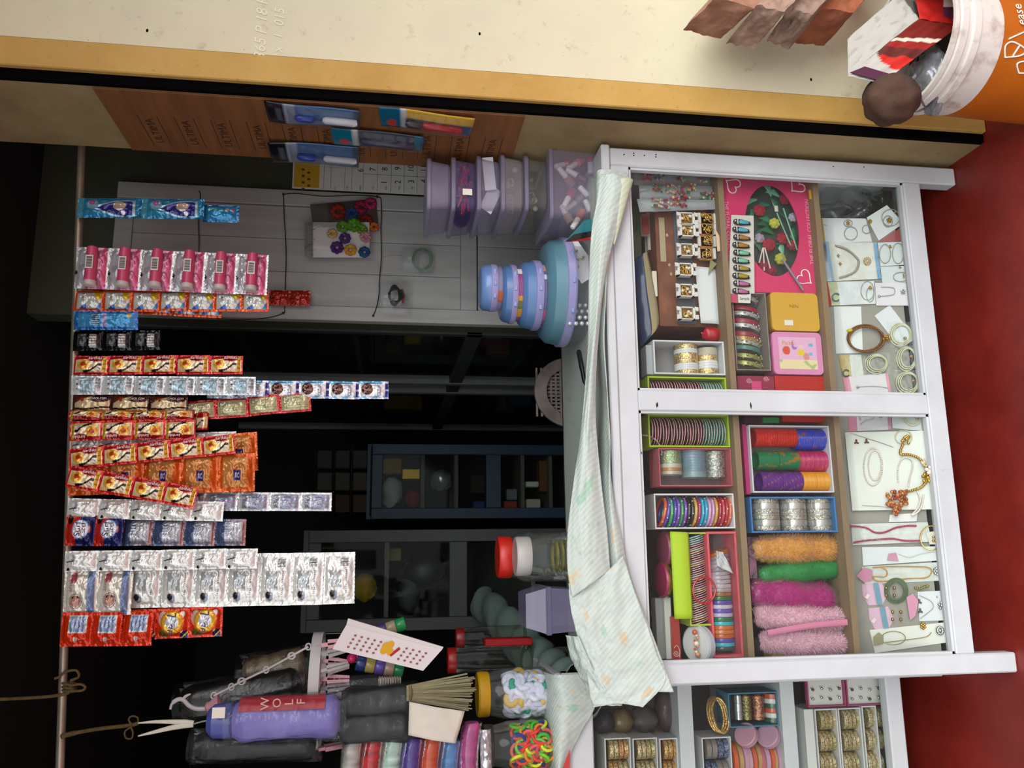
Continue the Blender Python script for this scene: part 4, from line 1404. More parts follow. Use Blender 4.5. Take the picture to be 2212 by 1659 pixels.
t, A, B, d = rolled('lilac folded umbrella in a clear sleeve with a red label band', (506, 1556), (735, 1546), 0.036, PUR, 1.62, '#4a5298', True, None, band='#a81c2a')
for k, s in enumerate('WOLF'):
 word(s, flat('#b89a90'), t, PY(573 + k * 26, 1520 - 1.5 * k, 1.62 - 0.041) - t.location, RIGHT, UP, 0.021)
m = MB().color('#d8d4c8')
q = PY(472, 1540, 1.575)
m.box(q.x - 0.009, q.x + 0.009, 1.575, 1.576, q.z - 0.011, q.z + 0.011)
part(m, 'price_tag', PAPER(), t)
BLKC = M('black_umbrella_cloth', '#0b0e10', 0.5, nscale=14, bump=0.6, bscale=60)
rolled('black folded umbrella in a clear sleeve left of the lilac one', (425, 1612), (682, 1606), 0.026, BLKC, 1.66, None, True)
rolled('black folded umbrella below the lilac one, nearer the straw brush', (738, 1522), (890, 1512), 0.030, BLKC, 1.66, None, True)
rolled('black folded umbrella beside the white paper card', (735, 1572), (885, 1568), 0.028, BLKC, 1.65, None, True)
rolled('dark bagged bundle hanging behind the chain', (395, 1520), (650, 1478), 0.034, M('dark_plastic_bundle', '#16130f', 0.3, bump=1, bscale=50), 1.80, None, True, cat='bundle', name='bagged_bundle')
rolled('brown tinselled bundle in a clear bag behind the oval hanger', (530, 1462), (660, 1440), 0.040, M('brown_tinsel', '#3a2a1c', 0.35, nscale=40, col2='#8a7a60', bump=1.5, bscale=80), 1.84, None, True, cat='bundle', name='bagged_bundle')
# white pointed clip on a cord
t = thing('plastic_tongs', 'white pointed plastic tongs hanging on a cord above the umbrellas', 'tongs', PY(360, 1562, 1.66))
S6 = SY(1.66)
for pts in ([(298, 1562), (340, 1559), (395, 1560), (418, 1563)], [(298, 1590), (330, 1582), (380, 1570), (418, 1565)]):
 m = MB()
 m.tube(spline([S6(x, y) for x, y in pts], 14), [0.001 + 0.004 * min(1, k / 9) for k in range(14)], 8, flat_=0.6)
 part(m, 'arm', flat('#c9c5b4', 0.4), t, True)
m = MB()
m.tube(spline([S6(418, 1564), S6(440, 1558), S6(462, 1556)], 8), 0.0014, 5)
part(m, 'cord', flat('#8f8a7c'), t)
# bindi packet
packet('bindi_packet', 'white printed paper packet slanting below the clip hanger', 'packet', [(748, 1350), (955, 1403), (914, 1449), (718, 1402)], SY(1.64), True, [], '#cdc6c6', film_=False)
tpk = bpy.data.objects[[o.name for o in bpy.data.objects if o.name.startswith('bindi_packet')][0]]
SQ = SY(1.6395)
def on_quad(a, b):
 q = [(748, 1350), (955, 1403), (914, 1449), (718, 1402)]
 x = lerp(lerp(q[0][0], q[1][0], a), lerp(q[3][0], q[2][0], a), b)
 y = lerp(lerp(q[0][1], q[1][1], a), lerp(q[3][1], q[2][1], a), b)
 return x, y
m = MB().color('#8a4a52')
for i in range(12):
 for j in range(4):
  a, bb = 0.14 + i * 0.068, 0.30 + j * 0.16
  if 0.42 < a < 0.66: continue
  q = SQ(*on_quad(a, bb), 0.0005)
  m.box(q.x - 0.0016, q.x + 0.0016, q.y - 0.0004, q.y, q.z - 0.0022, q.z + 0.0022)
part(m, 'printed_dots', PAPER(), tpk)
m = MB().color('#c8961e')
for dx, dz, r in ((0, 0, 0.010), (-0.008, -0.006, 0.007), (-0.006, 0.007, 0.006), (0.006, -0.008, 0.006)):
 q = SQ(*on_quad(0.50, 0.45), 0.001)
 m.ball(q + Vector((dx, 0, dz)), r, 10, 6, (1, 0.08, 1))
part(m, 'printed_emblem', PAPER(), tpk, True)
m = MB().color('#a81c1c')
m.tube([SQ(*on_quad(0.62, 0.35), 0.001), SQ(*on_quad(0.585, 0.72), 0.001)], 0.0025, 6, flat_=0.3)
part(m, 'red_stroke', PAPER(), tpk)
m = MB().color('#c9c2c0')
P4 = [SY(1.641)(x, y) for x, y in ((748, 1350), (955, 1403), (958, 1398), (752, 1336))]
m.plate(P4, Vector((0, -1, 0)), 0.008)
part(m, 'folded_edge', PAPER(), tpk)
# stacked tube of coloured caps
def cap_tube(label, p0, p1, r, cols, Y):
 A, B = PY(*p0, Y), PY(*p1, Y)
 t = thing('bangle_tube', label, 'tube', B)
 n = len(cols)
 for k, c in enumerate(cols):
  m = MB().color(c)
  a_, b_ = A.lerp(B, k / n), A.lerp(B, (k + 0.96) / n)
  dd = b_ - a_
  L = dd.length
  m.lathe([(r * 0.93, 0), (r, L * 0.1), (r, L * 0.9), (r * 0.93, L)], a_, dd, 18)
  part(m, 'cap_section', GLOSSY(), t, 35)
 m = MB().tube([A, Vector((A.x, Y, rz))], 0.0008, 5)
 part(m, 'hanging_thread', flat('#8f8a80'), t)
cap_tube('tube of blue gold purple and green sections beside the white packet', (770, 1430), (872, 1448), 0.016, ['#27386e', '#9a8c4a', '#5a4a9a', '#a08c78', '#187a48'], 1.70)
cap_tube('short tube with a green top behind the white packet', (815, 1366), (876, 1346), 0.014, ['#4a3c7a', '#9a8a70', '#1a8a4c'], 1.78)
t = thing('hair_ring_set', 'two pink hair rings and a bead held by the hanger clip', 'hair band', SH(780, 1418))
for k, (x, r) in enumerate(((782, 0.016), (790, 0.019))):
 m = MB().color('#c83a70')
 m.tube([SH(x, 1418) + Vector((r * math.cos(a), -0.006 * k, 0.55 * r * math.sin(a))) for a in [2 * math.pi * j / 24 for j in range(24)]], 0.0022, 6, True)
 part(m, 'ring', GLOSSY(), t, True)
m = MB().color('#c02a62').ball(SH(760, 1422), 0.010, 12, 8)
part(m, 'bead', GLOSSY(), t, True)
t = packet('hair_clip_packet', 'clear packet of spiral hair grips hanging above the straw brush', 'packet', [(722, 1462), (868, 1452), (868, 1494), (722, 1500)], SY(1.67), False, [])
for k in range(9):
 m = MB().color('#a8a49c')
 q = SY(1.665)(820 + k * 5.4, 1474)
 m.tube([q + Vector((0.011 * math.cos(a), 0, 0.0016 * math.sin(a))) for a in [2 * math.pi * j / 14 for j in range(14)]], 0.0011, 5, True)
 part(m, 'grip_coil', flat('#b5b0a6', 0.25, 0.8), t, True)
# straw brush
t = thing('straw_brush', 'small fan of dry straw tied as a brush below the black umbrellas', 'brush', PY(1025, 1495, 1.63))
STRAW = M('dry_straw', '#8f8868', 0.8, nscale=60, var=0.4, stretch=(8, 8, 0.5))
S3 = SY(1.63)
for k in range(34):
 u = k / 33
 m = MB()
 y0 = lerp(1483, 1512, u)
 y1 = lerp(1455, 1536, u) + rnd.uniform(-2, 2)
 x1 = 1022 + rnd.uniform(-8, 8) - 18 * abs(u - 0.35)
 dy = rnd.uniform(-0.008, 0.010)
 a_, b_ = S3(878, y0), S3(x1, y1)
 m.tube([a_, a_.lerp(b_, 0.5) + Vector((0, dy * 0.5, 0)), b_ + Vector((0, dy, 0))], [0.0018, 0.0016, 0.0012], 5)
 part(m, 'straw', STRAW, t)
m = MB()
m.tube([S3(886, 1482, 0.004), S3(888, 1497, 0.008), S3(886, 1513, 0.004)], 0.0022, 6)
part(m, 'binding', flat('#6a5a3a'), t)
# white paper card
m = MB()
P4 = [PY(x, y, 1.615) for x, y in ((884, 1516), (1004, 1536), (984, 1606), (882, 1588))]
m.grid(lambda s, u: P4[0].lerp(P4[1], s).lerp(P4[3].lerp(P4[2], s), u) + Vector((0, -0.006 * math.sin(s * 3.14) + 0.004 * nz(s * 3, u * 3), 0)), 12, 10)
tag(m.build('paper_card', M('off_white_paper', '#c9c2b6', 0.7, var=0.1), smooth=True, solid=0.0008), 'off white paper card with a yellow streak hanging under the straw brush', 'card')
# ribbon rolls stacked at the lower left edge
RB = [('#b8b4ac', 'clear packed printed'), ('#b8262c', 'red'), ('#b4d2c4', 'silver green'), ('#4a348c', 'purple'), ('#d0502c', 'orange'), ('#4a86c0', 'blue'), ('#b04a86', 'pink')]
xs = [765, 809, 852, 894, 935, 976, 1019]
for k, ((c, nm), x) in enumerate(zip(RB, xs)):
 A = PY(x, (1592, 1594, 1594, 1594, 1594, 1597, 1560)[k], 1.66)
 B = PY(x + 6, 1760, 1.66)
 t = thing('ribbon_roll', '%s satin ribbon roll lying in the stack left of the white card' % nm, 'ribbon', A, 'ribbon rolls stacked at the left')
 m = MB().color(c)
 r = 0.0185
 def fn(s, u, A=A, B=B, r=r, c=c):
  th = 2 * math.pi * s
  q = A.lerp(B, u) + Vector((0, 0, 0.010 * math.sin(u * 3.0)))
  k2 = r * (1 + 0.04 * math.sin(th * 5 + u * 7)) * min(1, 0.7 + 6 * u)
  return q + Vector((0.0, math.cos(th) * k2, math.sin(th) * k2))
 def cf(s, u, c=lin(c)):
  g = 0.75 + 0.5 * nz(s * 4, u * 14, k)
  return tuple(min(1, x * g) for x in c)
 m.grid(fn, 20, 24, cf)
 m.af(*range(20))
 part(m, 'satin_roll', GLOSSY(), t, True)
 m = MB()
 m.grid(lambda s, u, A=A, B=B: A.lerp(B, u) + Vector((0, math.cos(2 * math.pi * s), math.sin(2 * math.pi * s))) * 0.0205 + Vector((0, 0, 0.010 * math.sin(u * 3.0))), 18, 12)
 part(m, 'clear_sleeve', CLEAR, t, True)
m = MB()
A, B = PY(1048, 1575, 1.655), PY(1052, 1720, 1.655)
m.grid(lambda s, u: A.lerp(B, u) + Vector((0, 0.004 * nz(s * 5, u * 12), (0.5 - s) * 0.022)) + Vector((0, -0.006 * math.sin(3.14 * s), 0)), 8, 24)
tag(m.build('foil_strip', SILV, smooth=True, solid=0.0006), 'crumpled silver foil strip under the pink ribbon roll', 'foil')
# ================================================================== table cloth and things on the counter
ZT = 0.8185
def flower(x, z, cx, cz, r):
 d = math.hypot(x - cx, z - cz)
 a = math.atan2(z - cz, x - cx)
 return d < r * (0.86 + 0.14 * math.cos(6 * a)) and (d < r * 0.45 or nz(x * 160, z * 160, 3) > -0.35)
FL = [(0.10, 0.32, 0.020, '#bfb498'), (0.16, 0.75, 0.018, '#c0b69c'), (0.27, 0.25, 0.017, '#c0b79e'), (0.36, 0.60, 0.022, '#bdb092'), (0.47, 0.35, 0.018, '#bfb498'), (0.55, 0.72, 0.02, '#c0b79e'), (0.65, 0.30, 0.022, '#bfb498'), (0.72, 0.68, 0.022, '#bdb092'), (0.83, 0.42, 0.024, '#c0b59a'), (0.90, 0.80, 0.022, '#bdb092'), (0.20, 0.55, 0.014, '#9fb9a8'), (0.42, 0.82, 0.016, '#a4bcac'), (0.60, 0.52, 0.014, '#a4bcac'), (0.69, 0.50, 0.018, '#98b8a4'), (0.80, 0.75, 0.014, '#a4bcac'), (0.95, 0.60, 0.022, '#9fb9a8'), (0.05, 0.60, 0.018, '#9fb9a8'), (0.33, 0.40, 0.012, '#a6beb0')]
def cloth_paint(s, t):
 x, z = s * 1.15, t * 0.42
 for fs, ft, r, c in FL:
  if flower(x, z, fs * 1.15, ft * 0.42, r):
   return c
 if abs(nz(x * 14, z * 14, 9)) < 0.012 and nz(x * 3, z * 3, 4) > 0.15:
  return '#a2b6aa'
 return '#b6c2bb'
def loft(rows, nu, nv, wr, seed, sm=True):
 R = [spline(r, nu + 1) for r in rows]
 cols = [spline([R[j][i] for j in range(len(R))], nv + 1) for i in range(nu + 1)]
 def fn(s, t):
  i, j = round(s * nu), round(t * nv)
  p = cols[i][j]
  return p + Vector((0, -1, 0.5)) * wr * (nz(s * 9, t * 5, seed) + 0.5 * nz(s * 26, t * 12, seed + 5))
 return fn
CLM = M('mint_table_plastic', '#dcebe2', 0.5)
def cloth_mat():
 n = 'mint_floral_plastic_cloth'
 if n in MATS: return MATS[n]
 m, nt, out = _new(n)
 b = nt.nodes.new('ShaderNodeBsdfPrincipled')
 nt.links.new(b.outputs[0], out.inputs[0])
 at = nt.nodes.new('ShaderNodeVertexColor'); at.layer_name = 'Col'
 tc = nt.nodes.new('ShaderNodeTexCoord')
 w1 = nt.nodes.new('ShaderNodeTexWave'); w1.wave_type = 'BANDS'; w1.bands_direction = 'DIAGONAL'
 w1.inputs['Scale'].default_value = 55.0
 nt.links.new(tc.outputs['Object'], w1.inputs['Vector'])
 nt.links.new(at.outputs[0], b.inputs['Base Color'])
 b.inputs['Roughness'].default_value = 0.45
 bp = nt.nodes.new('ShaderNodeBump'); bp.inputs['Strength'].default_value = 0.22; bp.inputs['Distance'].default_value = 0.002
 nt.links.new(w1.outputs[0], bp.inputs['Height']); nt.links.new(bp.outputs[0], b.inputs['Normal'])
 MATS[n] = m
 return m
CLOTHM = cloth_mat()
def zf(x, y, z):
 return PZ(x, y, z)
ys = [372, 400, 440, 500, 560, 650, 740, 850, 950, 1050, 1150, 1250, 1350, 1420, 1490]
low = [1352, 1364, 1352, 1335, 1318, 1308, 1306, 1311, 1313, 1322, 1341, 1364, 1398, 1422, 1446]
ZC = ZT + 0.004
top = thing('table_cloth', 'mint white plastic table cloth with faded flowers bunched along the counter edge', 'table cloth', (0.28, 1.55, ZT))
def xw(y, Y):
 return PY(1300, y, Y).x
XS = [xw(y, 1.53) for y in ys]
r_low = [PY(x, y, 1.522) for x, y in zip(low, ys)]
for i in (12, 13, 14):
 r_low[i].y = 1.515 - 0.006 * (i - 11)
r_edge = [Vector((X, 1.520, ZC + 0.006 + 0.004 * math.sin(X * 21))) for X in XS]
r_ridge = [Vector((X, 1.560, ZC + 0.012 + 0.008 * math.sin(X * 13 + 1))) for X in XS]
r_mid = [Vector((X * 1.05, 1.66, ZC + 0.001 + 0.002 * math.sin(X * 9))) for X in XS]
r_back = [Vector((min(X * 1.16, 0.81), 1.945, ZC + 0.003)) for X in XS]
m = MB()
m.grid(loft([r_back, r_mid, r_ridge, r_edge, [a.lerp(b, 0.5) + Vector((0, -0.006, 0)) for a, b in zip(r_edge, r_low)], r_low], 150, 60, 0.0025, 1.0), 150, 60, lambda s, t: cloth_paint(s, t))
part(m, 'main_sheet', CLOTHM, top, 'all', solid=0.0012)
# turned-over fold lying along the edge
f_a = [PY(x, y, 1.514) for x, y in ((1296, 378), (1290, 430), (1278, 500), (1272, 600), (1270, 740), (1262, 860), (1252, 950), (1238, 1050), (1226, 1150), (1226, 1230), (1236, 1290))]
f_b = [PY(x, y, 1.508) for x, y in ((1352, 384), (1362, 405), (1346, 445), (1325, 520), (1304, 620), (1292, 740), (1286, 860), (1290, 950), (1300, 1050), (1312, 1150), (1318, 1230))]
f_b.append(PY(1322, 1290, 1.506))
f_b = f_b[:11]
f_m = [a.lerp(b, 0.5) + Vector((0, -0.012, 0.002)) for a, b in zip(f_a, f_b)]
m = MB()
m.grid(loft([f_a, f_m, f_b], 110, 26, 0.002, 5.0), 110, 26, lambda s, t: cloth_paint(0.08 + s * 0.8, 0.42 + 0.16 * t))
part(m, 'folded_layer', CLOTHM, top, 'all', solid=0.0012)
# rolled open end at the right
m = MB()
ca, cb_ = PY(1348, 392, 1.512), PY(1326, 530, 1.512)
m.grid(lambda s, t: ca.lerp(cb_, t) + Vector((0.002, -0.014 * math.sin(3.6 * s) * (1 - t * 0.9), 0.019 * math.cos(3.6 * s) * (1 - t * 0.9))), 16, 30, lambda s, t: '#b9c2a8')
part(m, 'rolled_hem', CLOTHM, top, 'all', solid=0.0012)
# hanging corner at the left
c_a = [PY(x, y, 1.520) for x, y in ((1228, 1260), (1232, 1310), (1246, 1370), (1262, 1430), (1275, 1500), (1282, 1528))]
c_b = [PY(x, y, 1.508) for x, y in ((1290, 1250), (1296, 1310), (1306, 1380), (1318, 1440), (1330, 1490), (1338, 1520))]
c_c = [PY(x, y, 1.498) for x, y in ((1346, 1200), (1372, 1280), (1398, 1350), (1420, 1415), (1438, 1470), (1388, 1528))]
m = MB()
m.grid(loft([c_a, c_b, c_c], 60, 40, 0.004, 8.0), 60, 40, lambda s, t: cloth_paint(0.55 + 0.4 * s, 0.05 + 0.9 * t))
part(m, 'hanging_corner', CLOTHM, top, 'all', solid=0.0012)
# tongue of cloth folded back, grey inside
m = MB()
k_a = [PY(x, y, 1.545) for x, y in ((1222, 1372), (1235, 1425), (1258, 1470), (1290, 1520))]
k_b = [PY(x, y, 1.512) for x, y in ((1250, 1375), (1275, 1430), (1300, 1475), (1345, 1524))]
m.grid(loft([k_a, [a.lerp(b, 0.5) + Vector((0, -0.012, 0)) for a, b in zip(k_a, k_b)], k_b], 30, 16, 0.006, 11.0), 30, 16, lambda s, t: '#b2bfb8')
part(m, 'folded_tongue', CLOTHM, top, 'all', solid=0.0012)
# cloth of the second showcase
t2c = thing('table_cloth', 'mint white table cloth with green leaves over the set back showcase', 'table cloth', PY(1230, 1560, 1.75))
yy2 = [1455, 1500, 1530, 1570, 1620, 1720]
l2 = [1262, 1280, 1284, 1262, 1236, 1190]
e2 = [Vector((PY(1220, y, 1.76).x, 1.757, z2t + 0.022)) for y in yy2]
b2 = [Vector((v.x * 1.05, 2.0, z2t + 0.020)) for v in e2]
w2 = [PY(x, y, 1.752) for x, y in zip(l2, yy2)]
m = MB()
m.grid(loft([b2, e2, w2], 60, 40, 0.003, 15.0), 60, 40, lambda s, t: '#98b8a4' if flower(s * 0.4, t * 0.3, 0.15, 0.22, 0.022) else cloth_paint(s, t))
part(m, 'sheet', CLOTHM, t2c, 'all', solid=0.0012)
# gathered cloth edge running back into the shop
m = MB()
g0 = spline([PY(1262, 1500, 1.78), PY(1205, 1465, 1.95), PY(1150, 1410, 2.2), PY(1090, 1345, 2.6), PY(1045, 1305, 3.0)], 40)
def gfn(s, t):
 i = t * 39
 k = min(int(i), 38)
 p = g0[k].lerp(g0[k + 1], i - k)
 a = s * math.pi * 1.6 - 0.6
 r = 0.046 + 0.005 * math.sin(t * 47 + s * 6 + 4 * nz(t * 6, 1, 1)) + 0.012 * nz(s * 3, t * 14)
 return p + Vector((math.cos(a) * r * 1.2, 0, math.sin(a) * r))
m.grid(gfn, 18, 110)
tag(m.build('gathered_cloth', M('teal_grey_cloth', '#7c938a', 0.8, nscale=20, var=0.2), smooth='all', solid=0.0015), 'gathered teal grey cloth edge running back into the shop', 'cloth')

# ---- stack of clear plastic boxes at the right end of the counter
def tub(label, x0, x1, y0, y1, Yf, depth, tint, alpha, lid='#958eac', contents=None, lidh=0.008, group='clear plastic boxes stacked on the counter', z0=None):
 xl, xr, zb_, zt_ = rect(x0, y0, x1, y1, Yf)
 if z0 is not None:
  zb_ = z0
 t = thing('plastic_box', label, 'plastic box', ((xl + xr) / 2, Yf + depth / 2, zb_), group)
 pm = film('milky_plastic_' + tint.strip('#') + str(int(alpha * 100)), '#ffffff', alpha, tint, 0.35, 0.12, 0.0)
 m = MB()
 b_ = 0.006
 n = 0
 def ringp(z, ins):
  x_0, x_1, y_0, y_1 = xl + ins, xr - ins, Yf + ins, Yf + depth - ins
  c = 0.016
  out = []
  for (cx, cy, a0_) in ((x_1 - c, y_1 - c, 0), (x_0 + c, y_1 - c, 90), (x_0 + c, y_0 + c, 180), (x_1 - c, y_0 + c, 270)):
   for k in range(5):
    a = math.radians(a0_ + k * 22.5)
    out.append((cx + c * math.cos(a), cy + c * math.sin(a), z))
  return out
 def walls(levels, cap0, cap1):
  R = [[m.av(p) for p in ringp(z, i)] for z, i in levels]
  for A, B in zip(R, R[1:]):
   for k in range(20):
    m.af(A[k], A[(k + 1) % 20], B[(k + 1) % 20], B[k])
  if cap0: m.af(*R[0][::-1])
  if cap1: m.af(*R[-1])
 walls([(zb_ + 0.001, 0.010), (zb_ + 0.006, 0.006), (zt_ - lidh, 0.002)], True, False)
 part(m, 'tub', pm, t, 30)
 m = MB()
 walls([(zt_ - lidh - 0.002, 0.0), (zt_ - lidh, -0.002), (zt_ - 0.001, -0.002), (zt_, 0.001)], False, True)
 part(m, 'lid', film('milky_lid_' + lid.strip('#'), '#ffffff', min(0.9, alpha + 0.25), lid, 0.35, 0.15, 0.0), t, 30)
 return t, xl, xr, Yf, Yf + depth, zb_, zt_
PGp = 'clear plastic boxes stacked on the counter'
Yt, dp = 1.585, 0.175
st = [('big lowest clear box of nail polish bottles under the box stack', 1186, 1296, 310, 470, '#a9a2bc', 0.30),
      ('thin greenish clear box second from the bottom of the box stack', 1133, 1186, 335, 452, '#7c8078', 0.30),
      ('grey clear box third from the bottom of the box stack', 1082, 1133, 332, 452, '#a49ea6', 0.42),
      ('clear box with white papers inside in the box stack', 1030, 1082, 335, 452, '#9a94b4', 0.32),
      ('clear purple box with red hair ties and a white price sticker', 975, 1030, 338, 452, '#6a5a96', 0.34),
      ('topmost lilac clear box of the stack below the cardboard', 922, 975, 340, 448, '#9089a4', 0.55)]
zcur = ZT + 0.004
tubs = []
for lab, x0, x1, y0, y1, c, al in st:
 xl, xr, zb_, zt_ = rect(x0, y0, x1, y1, Yt)
 h = zt_ - zb_
 r_ = tub(lab, x0, x1, y0, y1, Yt + (0.0 if 'big' in lab else 0.012), dp, c, al, z0=zcur if False else None)
 tubs.append(r_)
# goods in the boxes
rr = random.Random(11)
_, xl, xr, ya, yb, zb_, zt_ = tubs[0]
cols = [('#d8d6d2', '#1c3a3c'), ('#e0deda', '#1a7a72'), ('#d6d4d0', '#7c1a2e'), ('#c8c4c8', '#a83a34'), ('#e2e0dc', '#b45a3a'), ('#d0c8c4', '#8a7a72'), ('#c9c6ca', '#5a2a44'), ('#d4d2d4', '#c86a6a'), ('#c9c2bc', '#a08a7a'), ('#dcd8d4', '#8a2430'), ('#d8d4d0', '#9a6a5a'), ('#e0dedc', '#c23a2a')]
lab2 = ['black', 'teal green', 'dark red', 'dull red', 'copper', 'beige', 'plum', 'rose', 'tan', 'crimson', 'brown', 'bright red']
for k, (cc_, bc) in enumerate(cols):
 x = lerp(xl + 0.022, xr - 0.022, (k % 4) / 3)
 z = zb_ + 0.012 + (k // 4) * 0.024
 y = ya + 0.030 + 0.012 * (k % 3)
 t = thing('nail_polish', '%s nail polish bottle with a pale cap in the big clear box' % lab2[k], 'nail polish', (x, y, z), 'nail polish bottles in the big clear box', (rr.uniform(-0.5, 0.5), rr.uniform(0.5, 1.6) * rr.choice((-1, 1)), rr.uniform(-1, 1)))
 m = MB().lathe([(0.008, -0.016), (0.010, -0.014), (0.010, 0.004), (0.005, 0.008)], (0, 0, 0), n=12)
 me = m.mesh('glass_bottle'); _finish(me, flat(bc, 0.15), 35); inst('glass_bottle', me, t)
 m = MB().lathe([(0.006, 0.008), (0.007, 0.010), (0.006, 0.034), (0.004, 0.036)], (0, 0, 0), n=12)
 me = m.mesh('cap'); _finish(me, flat(cc_, 0.3), 35); inst('cap', me, t)
_, xl, xr, ya, yb, zb_, zt_ = tubs[4]
t = thing('hair_tie_bunch', 'bunch of red beaded hair ties inside the purple box', 'hair tie', ((xl + xr) / 2 + 0.02, ya + 0.05, zb_ + 0.01))
for k in range(40):
 m = MB().color(rr.choice(['#b8321e', '#c8422a', '#8a1a22', '#d86a3a']))
 a_ = Vector((lerp(xl + 0.02, xr - 0.012, rr.random() ** 0.6), ya + 0.018 + rr.random() * 0.03, zb_ + 0.012 + rr.random() * 0.026))
 if k % 2:
  m.ball(a_, 0.0035, 7, 5)
 else:
  m.tube([a_, a_ + Vector((rr.uniform(-0.03, 0.0), 0, rr.uniform(-0.01, 0.01)))], 0.0018, 5)
 part(m, 'bead' if k % 2 else 'strand', GLOSSY(), t, True)
m = MB().color('#2a1a44')
m.ball((xl + 0.03, ya + 0.10, zb_ + 0.024), 0.022, 12, 8, (1.1, 2.4, 0.95))
tag(m.build('dark_cloth_bundle', GLOSSY(), smooth=True), 'dark purple bundle at the side inside the purple box', 'bundle')
m = MB().color('#e6e2da').box((xl + xr) / 2 - 0.028, (xl + xr) / 2 - 0.014, ya - 0.0014, ya - 0.0008, zb_ + 0.010, zb_ + 0.030)
part(m, 'price_sticker', PAPER(), tubs[4][0])
_, xl, xr, ya, yb, zb_, zt_ = tubs[3]
for k, (dx, dz, w, h, a, c, lab) in enumerate(((0.025, 0.0, 0.075, 0.030, 0.12, '#dadde2', 'white plastic card lying in the paper filled box'), (-0.030, -0.004, 0.06, 0.034, -0.5, '#b8b4c4', 'pale price tag leaning in the paper filled box'))):
 m = MB().color(c)
 cx, cz = (xl + xr) / 2 + dx, (zb_ + zt_) / 2 + dz - 0.002
 P4 = [Vector((cx + sx * w / 2 * math.cos(a) - sz * h / 2 * math.sin(a), ya + 0.012 + 0.008 * k, cz + (sx * w / 2 * math.sin(a) + sz * h / 2 * math.cos(a)) * 0.8)) for sx, sz in ((-1, -1), (1, -1), (1, 1), (-1, 1))]
 m.plate(P4, (0, -1, 0), 0.001)
 tag(m.build('plastic_card', GLOSSY()), lab, 'card')
for k, (ti, c, lab) in enumerate(((2, '#b8b0aa', 'pale tangled necklaces inside the grey clear box'), (1, '#8a5a50', 'brown and pink trinkets inside the greenish clear box'), (5, '#a8624a', 'few orange and grey trinkets inside the topmost box'))):
 _, xl, xr, ya, yb, zb_, zt_ = tubs[ti]
 t = thing('trinket_heap', lab, 'trinkets', ((xl + xr) / 2, ya + 0.06, zb_ + 0.004))
 for j in range(9):
  m = MB().color(rr.choice([c, '#6a6a62', '#c2bab0', '#8c8480']))
  q = Vector((rr.uniform(xl + 0.02, xr - 0.02), ya + 0.022 + rr.random() * 0.10, zb_ + 0.014 + rr.random() * 0.012))
  r0 = rr.uniform(0.007, 0.012)
  if j % 2:
   m.tube([q + Vector((r0 * math.cos(a), 0.3 * r0 * math.sin(a * 2), r0 * 0.6 * math.sin(a))) for a in [2 * math.pi * i / 14 for i in range(14)]], 0.0018, 5, True)
  else:
   m.ball(q, r0 * 0.7, 9, 6)
  part(m, 'trinket', GLOSSY(), t, True)
# glossy magazine corner beside the boxes
m = MB()
P4 = [PY(x, y, 1.575) for x, y in ((1222, 520), (1282, 500), (1292, 470), (1262, 476))]
m.color('#1e6a72').plate(P4, (0, -1, 0), 0.006)
o = m.build('folded_magazine', GLOSSY())
tag(o, 'glossy folded magazine in teal and red wedged between boxes and cloth', 'magazine')
m = MB().color('#8c1c22')
m.plate([PY(x, y, 1.572) for x, y in ((1224, 522), (1284, 518), (1288, 505), (1250, 512))], (0, -1, 0), 0.002)
part(m, 'red_cover', GLOSSY(), o)
m = MB().color('#101216')
m.plate([PY(x, y, 1.570) for x, y in ((1221, 522), (1284, 508), (1288, 497), (1240, 506))], (0, -1, 0), 0.001)
part(m, 'black_stripe', GLOSSY(), o)

# ---- nested round boxes
YRb = 1.715
def round_box(label, x0, x1, yl, yr, lidc, bodyc, lidfrac, body_alpha, z0=None, shrink=0.93):
 xl, xr, zb_, zt_ = rect(x0, yl, x1, yr, YRb)
 r = (xr - xl) / 2
 c = Vector(((xl + xr) / 2, YRb + 0.01, zb_))
 t = thing('round_box', label, 'round box', c, 'round clear boxes stacked on the counter')
 h = zt_ - zb_
 hl = h * lidfrac
 m = MB()
 m.lathe([(r * shrink * 0.92, 0.0005), (r * shrink, 0.005), (r * shrink, h - hl)], c, n=48, cap1=False)
 part(m, 'tub', film('round_tub_' + bodyc.strip('#'), '#ffffff', body_alpha, bodyc, 0.3, 0.1, 0.0), t, 30)
 m = MB()
 m.lathe([(r, h - hl - 0.004), (r * 1.02, h - hl), (r * 1.02, h - hl * 0.72), (r * 0.985, h - hl * 0.70)], c, n=48, cap0=False, cap1=False)
 part(m, 'lid_rim', film('round_rim', '#ffffff', 0.75, '#a9a4d8', 0.35, 0.12, 0.0), t, 30)
 m = MB()
 m.lathe([(r * 0.985, h - hl * 0.70), (r * 0.95, h - hl * 0.25), (r * 0.86, h - hl * 0.05), (r * 0.80, h), (r * 0.3, h - 0.001), (0.001, h - 0.001)], c, n=48, cap0=False)
 part(m, 'lid', film('round_lid_' + lidc.strip('#'), '#ffffff', 0.82, lidc, 0.4, 0.1, 0.0), t, 30)
 for k in range(3):
  a = math.radians(235 + 30 * k)
  m = MB()
  q = c + Vector((math.cos(a) * r * 1.02, math.sin(a) * r * 1.02, h - hl * 0.9))
  m.box(q.x - 0.006, q.x + 0.006, q.y - 0.002, q.y + 0.002, q.z - 0.004, q.z + 0.003, 0.001)
  part(m, 'latch', flat('#8f9cd0', 0.4), t)
 return t, c, r, h
